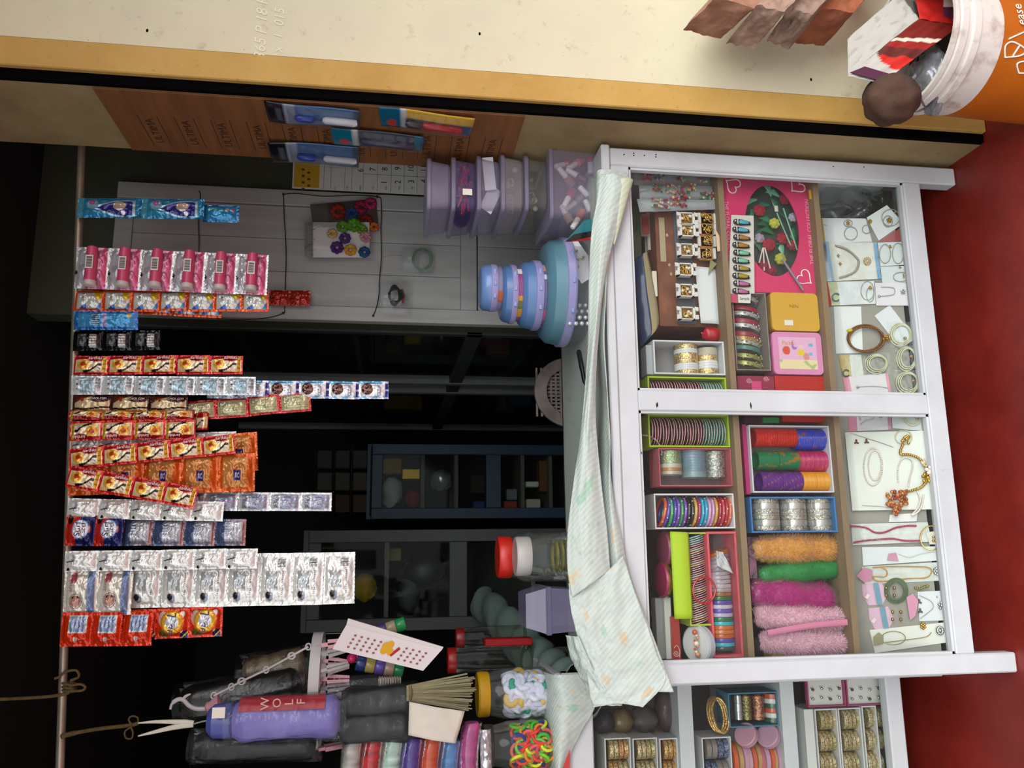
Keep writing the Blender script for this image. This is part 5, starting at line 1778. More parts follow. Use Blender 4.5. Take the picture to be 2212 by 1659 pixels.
RBX = [round_box('largest round clear box with a blue green lid at the foot of the round stack', 1170, 1272, 520, 742, '#5a8a9c', '#9c96a0', 0.50, 0.18),
       round_box('third round box with a lilac rim just above the largest one', 1122, 1192, 565, 708, '#5c84bc', '#8a78ac', 0.55, 0.62),
       round_box('second smallest round box with a blue lid in the round stack', 1082, 1130, 573, 694, '#567fb8', '#9a6a9c', 0.55, 0.55),
       round_box('smallest round box on top of the round stack', 1037, 1086, 571, 668, '#6a90cc', '#a8a4cc', 0.62, 0.5)]
# stickers on the small ones and goods in the big one
m = MB()
t, c, r, h = RBX[0]
for k, (x, y, a, w, h2, col) in enumerate(((1248, 560, 0.6, 0.10, 0.05, '#dcdce2'),)):
 P0 = PY(x, y, YRb - 0.065)
 card = thing('earring_card', 'white card with gold earrings inside the largest round box', 'jewellery card', P0)
 ca_, sa_ = math.cos(a), math.sin(a)
 P4 = [P0 + Vector((sx * w / 2 * ca_ - sz * h2 / 2 * sa_, 0, sx * w / 2 * sa_ + sz * h2 / 2 * ca_)) for sx, sz in ((-1, -1), (1, -1), (1, 1), (-1, 1))]
 m = MB().color(col)
 m.plate(P4, (0, -1, 0), 0.001)
 part(m, 'card', PAPER(), card)
 for j in range(10):
  m = MB()
  m.ball(P0 + Vector((rr.uniform(-0.03, 0.03), -0.003, rr.uniform(-0.015, 0.015))), 0.0035, 7, 5)
  part(m, 'stone', flat('#d8c49a', 0.2, 0.5), card, True)
t = thing('stone_bag', 'bag of clear round stones inside the largest round box', 'stones', PY(1255, 670, YRb - 0.06))
for i in range(4):
 for j in range(4):
  m = MB()
  m.ball(PY(1226 + i * 13 + (j % 2) * 5, 660 + j * 13, YRb - 0.068), 0.0052, 9, 6)
  part(m, 'stone', flat('#c9ccd2', 0.08, 0.3), t, True)
for k, (x, y, col, Yk, lab) in enumerate(((1168, 667, '#c8a09a', 1.66, ''),)):
 pass
def sticker(bx, th0, th1, z0, z1, col, name='sticker'):
 t, c, r, h = bx
 m = MB().color(col)
 m.grid(lambda s, u: c + Vector((math.cos(lerp(th0, th1, s)) * r * 0.945, math.sin(lerp(th0, th1, s)) * r * 0.945, lerp(z0, z1, u) * h)), 10, 3)
 part(m, name, GLOSSY(), t, True)
R_ = math.radians
for a0_, a1_, z0, z1, col in ((200, 250, 0.05, 0.40, '#c88a2a'), (222, 240, 0.10, 0.38, '#5a6a2a'), (250, 300, 0.08, 0.42, '#8a4a7a'), (300, 318, 0.12, 0.4, '#d8d4d0')):
 sticker(RBX[2], R_(a0_), R_(a1_), z0, z1, col)
for a0_, a1_, z0, z1, col in ((205, 228, 0.06, 0.42, '#b05a86'), (215, 235, 0.05, 0.30, '#7a9a3a'), (300, 320, 0.12, 0.4, '#b88a86'), (282, 292, 0.1, 0.4, '#c2c2d8')):
 sticker(RBX[1], R_(a0_), R_(a1_), z0, z1, col)
for a0_, a1_, z0, z1, col in ((215, 245, 0.05, 0.33, '#b0562a'),):
 sticker(RBX[3], R_(a0_), R_(a1_), z0, z1, col)
# pen on the counter
m = MB()
A, B = PZ(1250, 757, ZT + 0.030), PZ(1264, 832, ZT + 0.030)
d = (B - A).normalized()
L = (B - A).length
m.lathe([(0.003, 0), (0.0055, 0.004), (0.0055, L * 0.55), (0.0048, L * 0.57), (0.0045, L * 0.9), (0.001, L)], A, d, 12)
tag(m.build('ballpoint_pen', flat('#0e0f12', 0.3), smooth=True), 'black ballpoint pen lying on the cloth in front of the chair', 'pen')
# ---- jars
JAR = film('clear_jar_plastic', '#fafcfb', 0.045, '#c8ccc6', 0.45, 0.05, 0.25, 30)
def jar(label, x0, xb, y0, y1, Y, lidc, lidx, neck=0.8, ribs=True, lidw=0.72, group=None, alpha_mat=None, zbase=None):
 xl, xr, _, _ = rect(x0, y0, xb, y1, Y)
 r = (xr - xl) / 2
 cx = (xl + xr) / 2
 z1 = PY(x0, (y0 + y1) / 2, Y).z
 zl = PY(lidx, (y0 + y1) / 2, Y).z
 zb_ = zbase if zbase is not None else PY(xb, (y0 + y1) / 2, Y).z
 t = thing('plastic_jar', label, 'jar', (cx, Y, zb_), group)
 H = zl - zb_
 pf = [(r * 0.92, 0.001), (r, 0.008)]
 n = 9
 for k in range(n):
  z = lerp(0.012, H * 0.66, k / (n - 1))
  pf.append((r * (1.0 if (k % 2 == 0 or not ribs) else 0.965), z))
 pf += [(r * 0.985, H * 0.74), (r * 0.90, H * 0.86), (r * neck, H * 0.95), (r * neck, H)]
 m = MB().lathe(pf, (cx, Y, zb_), n=40, cap1=False)
 part(m, 'jar_body', alpha_mat or JAR, t, 'all')
 m = MB()
 rl = r * lidw
 hl = z1 - zl
 m.lathe([(rl, -0.002), (rl * 1.03, 0.001), (rl * 1.03, hl * 0.85), (rl * 0.97, hl)], (cx, Y, zl), n=36)
 part(m, 'lid', flat(lidc, 0.35), t, 35)
 return t, cx, r, zb_, zl
jar('tall clear ribbed jar with a bright red lid on the counter', 1074, 1228, 1148, 1258, 1.93, '#d0291c', 1101, 0.80, lidw=0.80, zbase=ZT + 0.004)
tj, cx, r, zb_, zl = jar('clear jar with a pale lid standing before the red lidded one', 1112, 1262, 1156, 1246, 1.80, '#b9b2ae', 1142, 0.88, lidw=0.92, zbase=ZT + 0.006)
for k in range(4):
 m = MB()
 m.tube([(cx + math.cos(a) * r * 0.7, 1.80 + math.sin(a) * r * 0.7, zb_ + 0.02 + k * 0.012) for a in [2 * math.pi * j / 20 for j in range(20)]], 0.004, 6, True)
 o = m.build('gold_bangle', flat('#a8a04a', 0.25, 0.6), smooth=True)
 tag(o, 'olive gold bangle lying in the pale lidded jar', 'bangle', 'bangles in the pale lidded jar')
# lilac box standing on end
xl, xr, zb_, zt_ = rect(1137, 1270, 1262, 1368, 1.74)
t = thing('lilac_box', 'lilac translucent plastic box left of the red lidded jar', 'plastic box', ((xl + xr) / 2, 1.80, ZT + 0.004))
lm = film('lilac_plastic', '#ffffff', 0.40, '#8f88aa', 0.4, 0.1, 0.0)
m = MB()
m.hexa([(xl + 0.006, 1.735, ZT + 0.004), (xr - 0.006, 1.735, ZT + 0.004), (xr - 0.006, 1.86, ZT + 0.004), (xl + 0.006, 1.86, ZT + 0.004), (xl, 1.73, zt_ - 0.05), (xr, 1.73, zt_ - 0.05), (xr, 1.865, zt_ - 0.05), (xl, 1.865, zt_ - 0.05)])
part(m, 'tub', lm, t)
m = MB().box(xl - 0.003, xr + 0.003, 1.727, 1.868, zt_ - 0.052, zt_ - 0.040, 0.002)
m.hexa([(xl, 1.73, zt_ - 0.040), (xr, 1.73, zt_ - 0.040), (xr, 1.865, zt_ - 0.040), (xl, 1.865, zt_ - 0.040), (xl + 0.012, 1.745, zt_), (xr - 0.012, 1.745, zt_), (xr - 0.012, 1.85, zt_), (xl + 0.012, 1.85, zt_)])
part(m, 'lid', lm, t)
m = MB().color('#a88c86').box(xl + 0.02, xr - 0.035, 1.728, 1.7295, ZT + 0.015, ZT + 0.04)
part(m, 'label', PAPER(), t)
# jars on the second showcase
Z2 = z2t + 0.017
tj, cx, r, zb_, zl = jar('clear jar with a yellow lid full of white hair bands', 1030, 1205, 1442, 1552, 1.84, '#c99a14', 1053, 0.86, False, 0.86, zbase=Z2 + 0.004)
def bands(cx, cy, r, zb_, zt_, n, cols, names, rad, thick, group, ctr):
 for k in range(n):
  c = cols[k % len(cols)]
  key = (c, rad, thick)
  if key not in BANDM:
   m = MB()
   m.tube([(rad * math.cos(2 * math.pi * j / 18), rad * math.sin(2 * math.pi * j / 18), 0) for j in range(18)], thick, 8, True)
   me = m.mesh('band')
   _finish(me, flat(c, 0.75), 'all')
   BANDM[key] = me
  row, colm = k // 6, k % 6
  a = math.pi * (1.08 + 0.84 * (colm + 0.5 * (row % 2) + rr.uniform(-0.2, 0.2)) / 5.5)
  q = r - thick * 1.5 - rad * 0.25
  o = inst('hair_band', BANDM[key], None, (cx + math.cos(a) * q, cy + math.sin(a) * q, lerp(zb_ + 0.014, zt_, row / max(1, n // 6 - 1)) + rr.uniform(-0.002, 0.002)), (math.pi / 2 + rr.uniform(-0.6, 0.6), rr.uniform(-0.5, 0.5), a + math.pi / 2 + rr.uniform(-0.6, 0.6)))
  tag(o, '%s, %s layer up %s' % (names[k % len(cols)], ORD[row], ctr), 'hair band', group)
BANDM = {}
wn = ['white fluffy hair band', 'white fluffy hair band', 'white fluffy hair band', 'white fluffy hair band', 'green fluffy hair band', 'white fluffy hair band', 'white fluffy hair band', 'white fluffy hair band', 'yellow fluffy hair band']
bands(cx, 1.84, r, zb_, zl - 0.045, 48, ['#cfd0e2', '#d6d6e6', '#c9cade', '#d2d2e4', '#1f9a7a', '#cfd0e2', '#d6d6e6', '#c9cade', '#d8b45a'], wn, 0.0108, 0.0066, 'hair bands in the yellow lidded jar', 'in the yellow lidded jar')
tj, cx, r, zb_, zl = jar('clear jar full of neon hair ties at the lower left edge', 1042, 1196, 1556, 1660, 1.80, '#3a3a3a', 1062, 0.86, False, 0.86, zbase=Z2 + 0.004)
bands(cx, 1.80, r, zb_, zl - 0.05, 48, ['#d83a30', '#3ab02a', '#e07a1c', '#c8d82a', '#e05a4a', '#24348c', '#d8402a', '#6ac81e'], ['red neon hair tie', 'green neon hair tie', 'orange neon hair tie', 'yellow neon hair tie', 'coral neon hair tie', 'navy hair tie', 'red neon hair tie', 'lime neon hair tie'], 0.0135, 0.0034, 'hair ties in the neon jar', 'in the lower left jar')
DJ = film('dim_jar_plastic', '#e8ebe8', 0.03, '#8c8c88', 0.4, 0.05, 0.3, 30)
jar('dim clear jar with a red lid behind the white band jar', 966, 1150, 1392, 1456, 2.05, '#a81c18', 983, 0.9, False, 0.85, alpha_mat=DJ, zbase=Z2)
jar('smaller dim jar with a red lid further back in the shop', 984, 1110, 1352, 1404, 2.12, '#8c1a1c', 1000, 0.9, False, 0.85, alpha_mat=DJ, zbase=Z2)
m = MB().color('#9c1a1a')
xl, xr, zb_, zt_ = rect(1048, 1380, 1112, 1396, 2.02)
m.box(xl, xr, 2.02, 2.06, Z2, zt_, 0.002)
tag(m.build('red_carton', PAPER()), 'small dark red carton beside the dim red lidded jars', 'carton')
# red edge of a packet on the second showcase, under the cloth
m = MB().color('#b83a3a')
P4 = [PY(x, y, 1.748) for x, y in ((1218, 1590), (1232, 1580), (1230, 1700), (1216, 1700))]
m.plate(P4, (0, -1, 0), 0.004)
tag(m.build('red_packet', GLOSSY()), 'red packet edge showing beside the cloth on the set back showcase', 'packet')
# ================================================================== goods in the large showcase
ZS1, ZS2, ZB = zs1 + 0.0068, zs2 + 0.0068, zb - 0.012
Yi = 1.602
GOLD = flat('#c9a24a', 0.25, 0.85)
PEARL = flat('#e2d8cc', 0.25)
SILVER = flat('#c4c4c2', 0.22, 0.85)
def tray(name, label, cat, x0, y0, x1, y1, Y, depth, rim, inside, wall=0.003, zmin=None, group=None, left=None, mat=None):
 """box lying on its side with the open top towards the street"""
 xl, xr, zb_, zt_ = rect(x0, y0, x1, y1, Y)
 if zmin is not None and (zb_ < zmin or zb_ - zmin < 0.02):
  zb_ = zmin
 t = thing(name, label, cat, ((xl + xr) / 2, Y + depth / 2, zb_), group)
 w = wall
 m = MB().color(inside).box(xl + w, xr - w, Y + depth - w, Y + depth, zb_ + w, zt_ - w)
 part(m, 'box_bottom', mat or PAPER(), t)
 for q in ((xl, xl + w, zb_, zt_), (xr - w, xr, zb_, zt_), (xl + w, xr - w, zb_, zb_ + w), (xl + w, xr - w, zt_ - w, zt_)):
  m = MB().color(rim).box(q[0], q[1], Y, Y + depth, q[2], q[3], 0.0005)
  part(m, 'box_wall', mat or PAPER(), t)
 return t, xl, xr, zb_, zt_
BM = {}
def ring_mesh(R, r, mat, kind='round', w=0.0, n=32):
 k = (round(R, 4), round(r, 4), mat.name, kind, round(w, 4))
 if k not in BM:
  m = MB()
  if kind == 'round':
   m.tube([(0, R * math.cos(2 * math.pi * j / n), R * math.sin(2 * math.pi * j / n)) for j in range(n)], r, 8, True)
  else:   # flat band about the X axis
   m.lathe([(R - r, -w / 2), (R * 0.985, -w / 2), (R, -w * 0.25), (R, w * 0.25), (R * 0.985, w / 2), (R - r, w / 2), (R - r, -w / 2)], (0, 0, 0), (1, 0, 0), n, False, False)
  me = m.mesh('bangle')
  _finish(me, mat, 40)
  BM[k] = me
 return BM[k]
def glitter(name, c, c2, rough=0.25, metal=0.7, sc=260):
 return M(name, c, rough, metal, nscale=sc, col2=c2, p=(0.42, 0.58), bump=1.0, bscale=sc)
def bangle_row(labels, centre0, centre1, n, R, r, mats, axis, group, name='bangle', tilt=0.0, cat='bangle', jitter=0.03, kind='round', w=0.0, sub=None):
 """n separate bangles from centre0 to centre1, standing on edge one beside another"""
 for k in range(n):
  c = Vector(centre0).lerp(Vector(centre1), k / max(1, n - 1))
  me = ring_mesh(R, r, mats[k % len(mats)], kind, w)
  if axis == 'z':
   rot = (0, math.pi / 2 + tilt + rnd.uniform(-jitter, jitter), rnd.uniform(-jitter, jitter))
  else:
   rot = (rnd.uniform(0, 6), tilt + rnd.uniform(-jitter, jitter), rnd.uniform(-jitter, jitter))
  o = inst(name, me, None, c, rot)
  tag(o, labels[k % len(labels)], cat, group)
def bangle_roll(label, x0, y0, x1, y1, Y, bands, wrap=True, group=None, zrest=None, name='bangle_roll', yfirst=True):
 """roll of bangles, axis left to right; bands: list of (material, share)"""
 xl, xr, zb_, zt_ = rect(x0, y0, x1, y1, Y)
 R = (zt_ - zb_) / 2
 if zrest is not None:
  zb_ = zrest
 c = Vector(((xl + xr) / 2, Y + R, zb_ + R))
 t = thing(name, label, 'bangle roll', (c.x, c.y, zb_), group)
 tot = sum(b[1] for b in bands)
 x = xr
 for mt, sh in bands:
  w = (xr - xl) * sh / tot
  me = ring_mesh(R, R * 0.10, mt, 'band', w * 0.96, 36)
  inst('bangle', me, t, Vector((x - w / 2, c.y, c.z)) - t.location, (rnd.uniform(0, 6), 0, 0))
  x -= w
 if wrap:
  m = MB().lathe([(R * 1.01, xl - 0.001), (R * 1.01, xr + 0.001)], (0, c.y, c.z), (1, 0, 0), 32, False, False)
  part(m, 'clear_wrap', CLEAR, t, True)
 return t
def standing_roll(label, x0, y0, x1, y1, Y, cols, segs=2, group=None, zrest=None):
 """roll of thin bangles, axis upright"""
 xl, xr, zb_, zt_ = rect(x0, y0, x1, y1, Y)
 R = (xr - xl) / 2
 if zrest is not None: zb_ = zrest
 c = ((xl + xr) / 2, Y + R)
 t = thing('bangle_roll', label, 'bangle roll', (c[0], c[1], zb_), group)
 for k in range(segs):
  z0, z1 = lerp(zb_, zt_, k / segs), lerp(zb_, zt_, (k + 0.985) / segs)
  m = MB()
  n = 18
  def cf(th, z):
   v = nz(math.cos(th) * 1.2 + z * 30, math.sin(th) * 1.2, sum(map(ord, label)) * 0.1)
   base = cols[1] if abs(v) < 0.045 and cols[1] else cols[0]  # second colour paints sheen streaks onto the roll
   g = 0.85 + 0.3 * ((int((z - z0) / (z1 - z0) * n * 2)) % 2)
   return tuple(min(1, q * g) for q in lin(base))
  def fn(s, u):
   th = 2 * math.pi * s
   z = lerp(z0, z1, u)
   rr_ = R * (1.0 if int(u * n * 2) % 2 else 0.985)
   return Vector((c[0] + rr_ * math.cos(th), c[1] + rr_ * math.sin(th), z))
  m.grid(fn, 36, n * 2, lambda s, u: cf(2 * math.pi * s, lerp(z0, z1, u)))
  m.col = lin(cols[0])
  m.lathe([(R * 0.98, z1), (R * 0.8, z1), (R * 0.8, z0), (R * 0.98, z0)], (c[0], c[1], 0), n=36, cap0=False, cap1=False)
  part(m, 'bangle_bundle', GLOSSY(), t, 40)
 return t
# ---------------------------------------------------------------- upper tier, right half
BEADC = ['#c22a34', '#2c4a9a', '#7a1a28', '#d8501c', '#1f6a3a', '#c8b08a', '#a01c2a', '#e0d2a8']
def bead_packet(label, quad, clusters, Y, seed):
 t = packet('bead_packet', label, 'packet', quad, SY(Y), True, [], '#9fa3a6', group='bead packets in the top right corner of the showcase')
 r2 = random.Random(seed)
 for i, (x, y, cc_) in enumerate(clusters):
  c = SY(Y)(x, y, 0.006)
  for k in range(10):
   m = MB().color(r2.choice(cc_))
   m.ball(c + Vector((((k % 2) - 0.5) * 0.012 + r2.uniform(-0.003, 0.003), r2.uniform(-0.003, 0.003), (k // 2 - 2) * 0.0045)), r2.uniform(0.0024, 0.0036), 7, 5)
   part(m, 'bead', GLOSSY(), t, True)
R2, G2, O2 = ['#b82030', '#c83040', '#c9b890'], ['#1f6a3a', '#b02030', '#2a7a4a', '#d0c090'], ['#d8501c', '#e0661c', '#d8c89a']
bead_packet('clear packet with pink blue and orange bead clusters, nearest the corner post', [(1368, 369), (1540, 372), (1538, 402), (1370, 400)], [(1398, 382, R2), (1424, 381, ['#2c4a9a', '#3a5aa8', '#c9b890']), (1471, 383, ['#7a1a28', '#8a2030', '#c9b890']), (1517, 384, O2)], 1.622, 1)
bead_packet('clear packet of red and green bead clusters, middle of three', [(1380, 400), (1550, 402), (1552, 430), (1382, 432)], [(1420, 406, G2), (1447, 408, G2), (1468, 410, R2), (1494, 405, ['#c8a02a', '#d8c89a', '#b02030']), (1480, 420, G2), (1523, 424, G2), (1542, 424, R2)], 1.612, 2)
bead_packet('clear packet of red and green bead clusters, lowest of three', [(1376, 430), (1548, 432), (1545, 452), (1382, 458)], [(1418, 438, G2), (1436, 441, ['#c8c8c8', '#d8d8d8', '#b02030']), (1458, 434, R2), (1473, 436, ['#5a1a20', '#7a1a28', '#b02030'])], 1.602, 3)
# books and a rolled booklet
def slab(name, label, cat, x0, y0, x1, y1, Y, d, cover, pages=None, z0=None, rotz=0.0, mat=None):
 xl, xr, zb_, zt_ = rect(x0, y0, x1, y1, Y)
 if z0 is not None: zb_ = z0
 t = thing(name, label, cat, ((xl + xr) / 2, Y + d / 2, zb_))
 if pages:
  m = MB().color(pages).box(xl + 0.001, xr - 0.001, Y + 0.0015, Y + d - 0.0015, zb_ + 0.001, zt_ - 0.001)
  part(m, 'pages', PAPER(), t)
  for a_, b_ in ((Y, Y + 0.0014), (Y + d - 0.0014, Y + d)):
   part(MB().color(cover).box(xl, xr, a_, b_, zb_, zt_), 'cover', GLOSSY(), t)
 else:
  part(MB().color(cover).box(xl, xr, Y, Y + d, zb_, zt_, 0.001), 'body', mat or GLOSSY(), t)
 return t
zsA = 0.0
slab('booklet', 'dark green booklet standing behind the cloth fold in the upper tier', 'booklet', 1366, 445, 1385, 560, 1.66, 0.012, '#26381a')
slab('booklet', 'red and white booklet beside the dark green one in the upper tier', 'booklet', 1386, 462, 1402, 505, 1.65, 0.02, '#7a241c', '#cfc8ba')
slab('booklet', 'white paged booklet behind the red one in the upper tier', 'booklet', 1398, 460, 1416, 540, 1.67, 0.02, '#b8b4aa', '#d8d2c4')
t = thing('rolled_magazine', 'navy rolled magazine with beige page edges in the upper tier', 'magazine', PY(1395, 650, 1.63))
SM = SY(1.63)
m = MB().color('#2a3a5c')
la, lb = [SM(x, y) for x, y in ((1372, 560), (1374, 640), (1384, 720), (1388, 745))], [SM(x, y) for x, y in ((1398, 545), (1414, 620), (1424, 690), (1418, 712))]
m.grid(loft([[p + Vector((0, 0.03, 0)) for p in la], la, [a.lerp(b, 0.5) + Vector((0, -0.012, 0)) for a, b in zip(la, lb)]], 24, 10, 0.001, 2), 24, 10)
part(m, 'cover', GLOSSY(), t, 'all', solid=0.001)
m = MB().color('#9c9070')
m.grid(loft([[a.lerp(b, 0.5) + Vector((0, -0.012, 0)) for a, b in zip(la, lb)], [a.lerp(b, 0.8) + Vector((0, -0.010, 0)) for a, b in zip(la, lb)], lb], 24, 8, 0.001, 3), 24, 8)
part(m, 'pages', PAPER(), t, 'all', solid=0.001)
slab('paper_strip', 'thin white paper strip beside the rolled magazine', 'paper', 1410, 585, 1420, 640, 1.625, 0.004, '#cfc9b8')
# brown case with ring boxes in front
t = slab('wooden_case', 'worn reddish brown wooden case behind the ring boxes', 'case', 1420, 452, 1568, 706, 1.632, 0.10, '#6e3f2a', z0=ZS1, mat=M('worn_red_brown_wood', '#6c3d29', 0.7, nscale=22, col2='#87543a', p=(0.45, 0.7)))
m = MB().color('#a89878')
xl, xr, zb_, zt_ = rect(1425, 470, 1437, 565, 1.6315)
m.box(xl, xr, 1.6312, 1.6325, zb_, zt_)
part(m, 'peeled_strip', PAPER(), t)
m = MB().color('#8c4f30')
for x, y in ((1441, 508), (1446, 572), (1450, 592)):
 q = PY(x, y, 1.6315)
 m.ball(q, 0.004, 8, 5, (1, 0.15, 0.7))
part(m, 'scuff_mark', flat('#b89c88'), t, True)
def ring_box(label, x, y, kind):
 Y = 1.614
 c = PY(x, y, Y)
 t = thing('ring_box', label, 'ring box', c, 'open ring boxes in the upper tier')
 W, H, d = 0.028, 0.036, 0.014
 if kind == 0:
  m = MB().color('#d8d6d2')
  m.box(-W / 2, W / 2, 0, 0.002, -H / 2, H / 2)
  for q in ((-W / 2, -W / 2 + 0.002, -H / 2, H / 2), (W / 2 - 0.002, W / 2, -H / 2, H / 2), (-W / 2, W / 2, -H / 2, -H / 2 + 0.005), (-W / 2, W / 2, H / 2 - 0.005, H / 2)):
   m.box(q[0], q[1], -d, 0.0, q[2], q[3])
  for sx in (-1, 1):
   for zz in (-0.02, 0.02):
    m.hexa([(sx * 0.004, -d - 0.003, zz - 0.004), (sx * 0.013, -d - 0.001, zz - 0.005), (sx * 0.013, -d + 0.002, zz - 0.005), (sx * 0.004, -d + 0.002, zz - 0.004), (sx * 0.005, -d - 0.004, zz + 0.004), (sx * 0.014, -d - 0.002, zz + 0.004), (sx * 0.014, -d + 0.001, zz + 0.004), (sx * 0.005, -d, zz + 0.004)])
  base = '#8a6a24'
 else:
  m = MB().color('#b07a4a')
  m.box(-W / 2, W / 2, -0.006, 0.002, -H / 2 + 0.002, H / 2 - 0.002, 0.002)
  for sx in (-1, 1):
   m.col = lin('#c9c5be')
   m.box(-W / 2 + 0.002, W / 2 - 0.002, -0.010, -0.004, sx * H / 2 - 0.003, sx * H / 2 + 0.003)
  base = '#b0824a'
 me = m.mesh('box_shell'); _finish(me, PAPER(), False); inst('box_shell', me, t)
 m = MB().color(base).box(-W / 2 + 0.003, W / 2 - 0.003, -0.006, 0.0, -H / 2 + 0.006, H / 2 - 0.006)
 me = m.mesh('cushion'); _finish(me, PAPER(), False); inst('cushion', me, t)
 r2 = random.Random(int(x * 7 + y))
 for k in range(5):
  m = MB()
  cx, cz = r2.uniform(-0.008, 0.008), r2.uniform(-0.010, 0.010)
  m.tube([(cx + 0.005 * math.cos(a), -0.010, cz + 0.005 * math.sin(a)) for a in [j * math.pi / 6 for j in range(12)]], 0.0013, 5, True)
  me = m.mesh('ring'); _finish(me, GOLD, 'all'); inst('ring', me, t)
 for k in range(3):
  m = MB().ball((r2.uniform(-0.008, 0.008), -0.012, r2.uniform(-0.010, 0.010)), 0.0035, 8, 6)
  me = m.mesh('pearl'); _finish(me, PEARL if kind == 0 else GOLD, 'all'); inst('pearl', me, t)
for k, (x, y) in enumerate(((1479, 477), (1481, 502), (1479, 544), (1476, 586), (1478, 631), (1480, 680))):
 ring_box('open white ring box of gold rings, %s from the corner post' % ['first', 'second', 'third', 'fourth', 'fifth', 'sixth'][k], x, y, 0)
for k, (x, y) in enumerate(((1524, 475), (1525, 498), (1524, 524), (1523, 550))):
 ring_box('tan clear topped ring box, %s from the corner post in the right row' % ['first', 'second', 'third', 'fourth'][k], x, y, 1)
m = MB().color('#5c5f66')
xl, xr, zb_, zt_ = rect(1460, 455, 1498, 700, 1.628)
m.box(xl, xr, 1.6285, 1.6305, zb_, zt_)
tag(m.build('grey_card', PAPER()), 'narrow grey card under the row of white ring boxes', 'card')
P4 = [PY(x, y, 1.618) for x, y in ((1501, 575), (1552, 580), (1562, 700), (1514, 698))]
m = MB().color('#d4d6d8')
m.grid(lambda s, u: P4[0].lerp(P4[1], s).lerp(P4[3].lerp(P4[2], s), u) + Vector((0, 0.03 * max(0, s - 0.7) ** 1.0, 0)), 12, 10)
tag(m.build('paper_sheet', PAPER(), smooth=True, solid=0.0008), 'blank white paper sheet standing below the tan ring boxes', 'paper')
m = MB().color('#8a8660')
m.plate([PY(x, y, 1.612) for x, y in ((1535, 560), (1548, 570), (1530, 594))], (0, -1, 0), 0.001)
tag(m.build('folded_paper', PAPER()), 'small olive folded paper corner on the white sheet', 'paper')
m = MB().color('#d8b49a')
m.plate([PY(x, y, 1.590) for x, y in ((1545, 494), (1566, 532), (1562, 541), (1550, 543))], (0, -1, 0), 0.001)
tag(m.build('price_slip', PAPER()), 'pale orange paper slip over the shelf edge by the ring boxes', 'paper')
# red glossy bag
m = MB().color('#a81424')
c = PY(1538, 722, 1.63)
m.grid(lambda s, u: c + Vector((0.016 * math.cos(2 * math.pi * s) * math.sin(math.pi * u), 0.016 * math.sin(2 * math.pi * s) * math.sin(math.pi * u), 0.022 * math.cos(math.pi * u))) * (1 + 0.25 * nz(s * 5, u * 4, 3)), 20, 14)
tag(m.build('red_bag', GLOSSY(), smooth=True), 'small shiny red bag beside the wooden case', 'bag')
slab('red_card', 'pinkish red card behind the small shiny red bag', 'card', 1548, 702, 1566, 742, 1.66, 0.004, '#a83a44', z0=ZS1)
# white box with two gold and white bangle rolls
GB = glitter('gold_glitter_band', '#b48a42', '#e8d6a8')
WB = flat('#d2d4d4', 0.3)
t, xl, xr, zb_, zt_ = tray('bangle_box', 'pale grey open box holding two gold and white bangle rolls', 'box', 1412, 736, 1570, 809, Yi, 0.062, '#c9cbd0', '#8d8b8c', 0.0035, ZS1)
bn = [(GB, 5), (WB, 2), (WB, 2), (GB, 5), (GB, 4), (WB, 2), (WB, 2), (WB, 2), (GB, 4)]
bangle_roll('taller gold and white bangle roll in the pale grey box', 1466, 739, 1516, 807, Yi + 0.006, bn, False, 'gold and white bangle rolls')
bangle_roll('shorter gold and white bangle roll in the pale grey box', 1518, 749, 1562, 806, Yi + 0.010, [(flat('#b5ab98', 0.5), 6), (GB, 4), (WB, 2), (WB, 2), (WB, 2), (GB, 4)], False, 'gold and white bangle rolls', zrest=ZS1 + 0.0036)
m = MB().color('#a9abb0')
xl, xr, zb_, zt_ = rect(1400, 742, 1414, 806, Yi)
m.box(xl, xr, Yi + 0.012, Yi + 0.05, zb_, zt_, 0.001)
part(m, 'box_flap', PAPER(), t)
# two lime boxes of thin bangles
THIN = [glitter('thin_' + c.strip('#'), c, '#e8dcd4', 0.3, 0.4, 300) for c in ('#7a1c2c', '#8a2436', '#c9b0b0', '#5a1a26', '#b8a8a4', '#6a1822')]
THING = [glitter('thin_' + c.strip('#'), c, '#e2e6dc', 0.3, 0.4, 300) for c in ('#5a8a7a', '#c0c8bc', '#8a2436', '#7aa890', '#d4ccc0', '#8fb0a0')]
DKR = [flat('#6a1426', 0.3), flat('#7c1c30', 0.3), flat('#541022', 0.3)]
DKG = flat('#4a7a6c', 0.3)
GLIT = glitter('white_glitter_edge', '#c8b4b4', '#f0eae4', 0.3, 0.3, 400)
def lime_box(label, x0, y0, x1, y1, n, which):
 t, xl, xr, zb_, zt_ = tray('bangle_box', label, 'box', x0, y0, x1, y1, Yi, 0.070, '#a3bf2e', '#77706a', 0.0035, ZS1)
 R = (xr - xl) / 2 - 0.0065
 lo, hi = zb_ + 0.008, zt_ - 0.010
 for k in range(n):
  g = THING if k < n * 0.28 else THIN
  me = ring_mesh(R, 0.0023, DKR[k % 3] if k >= n * 0.28 else DKG)
  o = inst('thin_bangle', me, None, ((xl + xr) / 2, Yi + R + 0.004, lerp(lo, hi, k / (n - 1))), (0, math.pi / 2 + rnd.uniform(-0.05, 0.05), rnd.uniform(-0.1, 0.1)))
  inst('glitter_edge', ring_mesh(R + 0.0018, 0.0008, GLIT), o)
  tag(o, '%s thin bangle, %s up in the lime box %s' % ('greenish' if k < n * 0.28 else 'dark red', ORD[k], which), 'bangle', 'thin bangles in the lime box ' + which)
 return t
lime_box('lime green open box of thin bangles half hidden by the middle post', 1400, 814, 1572, 884, 28, 'behind the post')
lime_box('lime green open box of thin red bangles just left of the middle post', 1401, 894, 1582, 966, 28, 'left of the post')
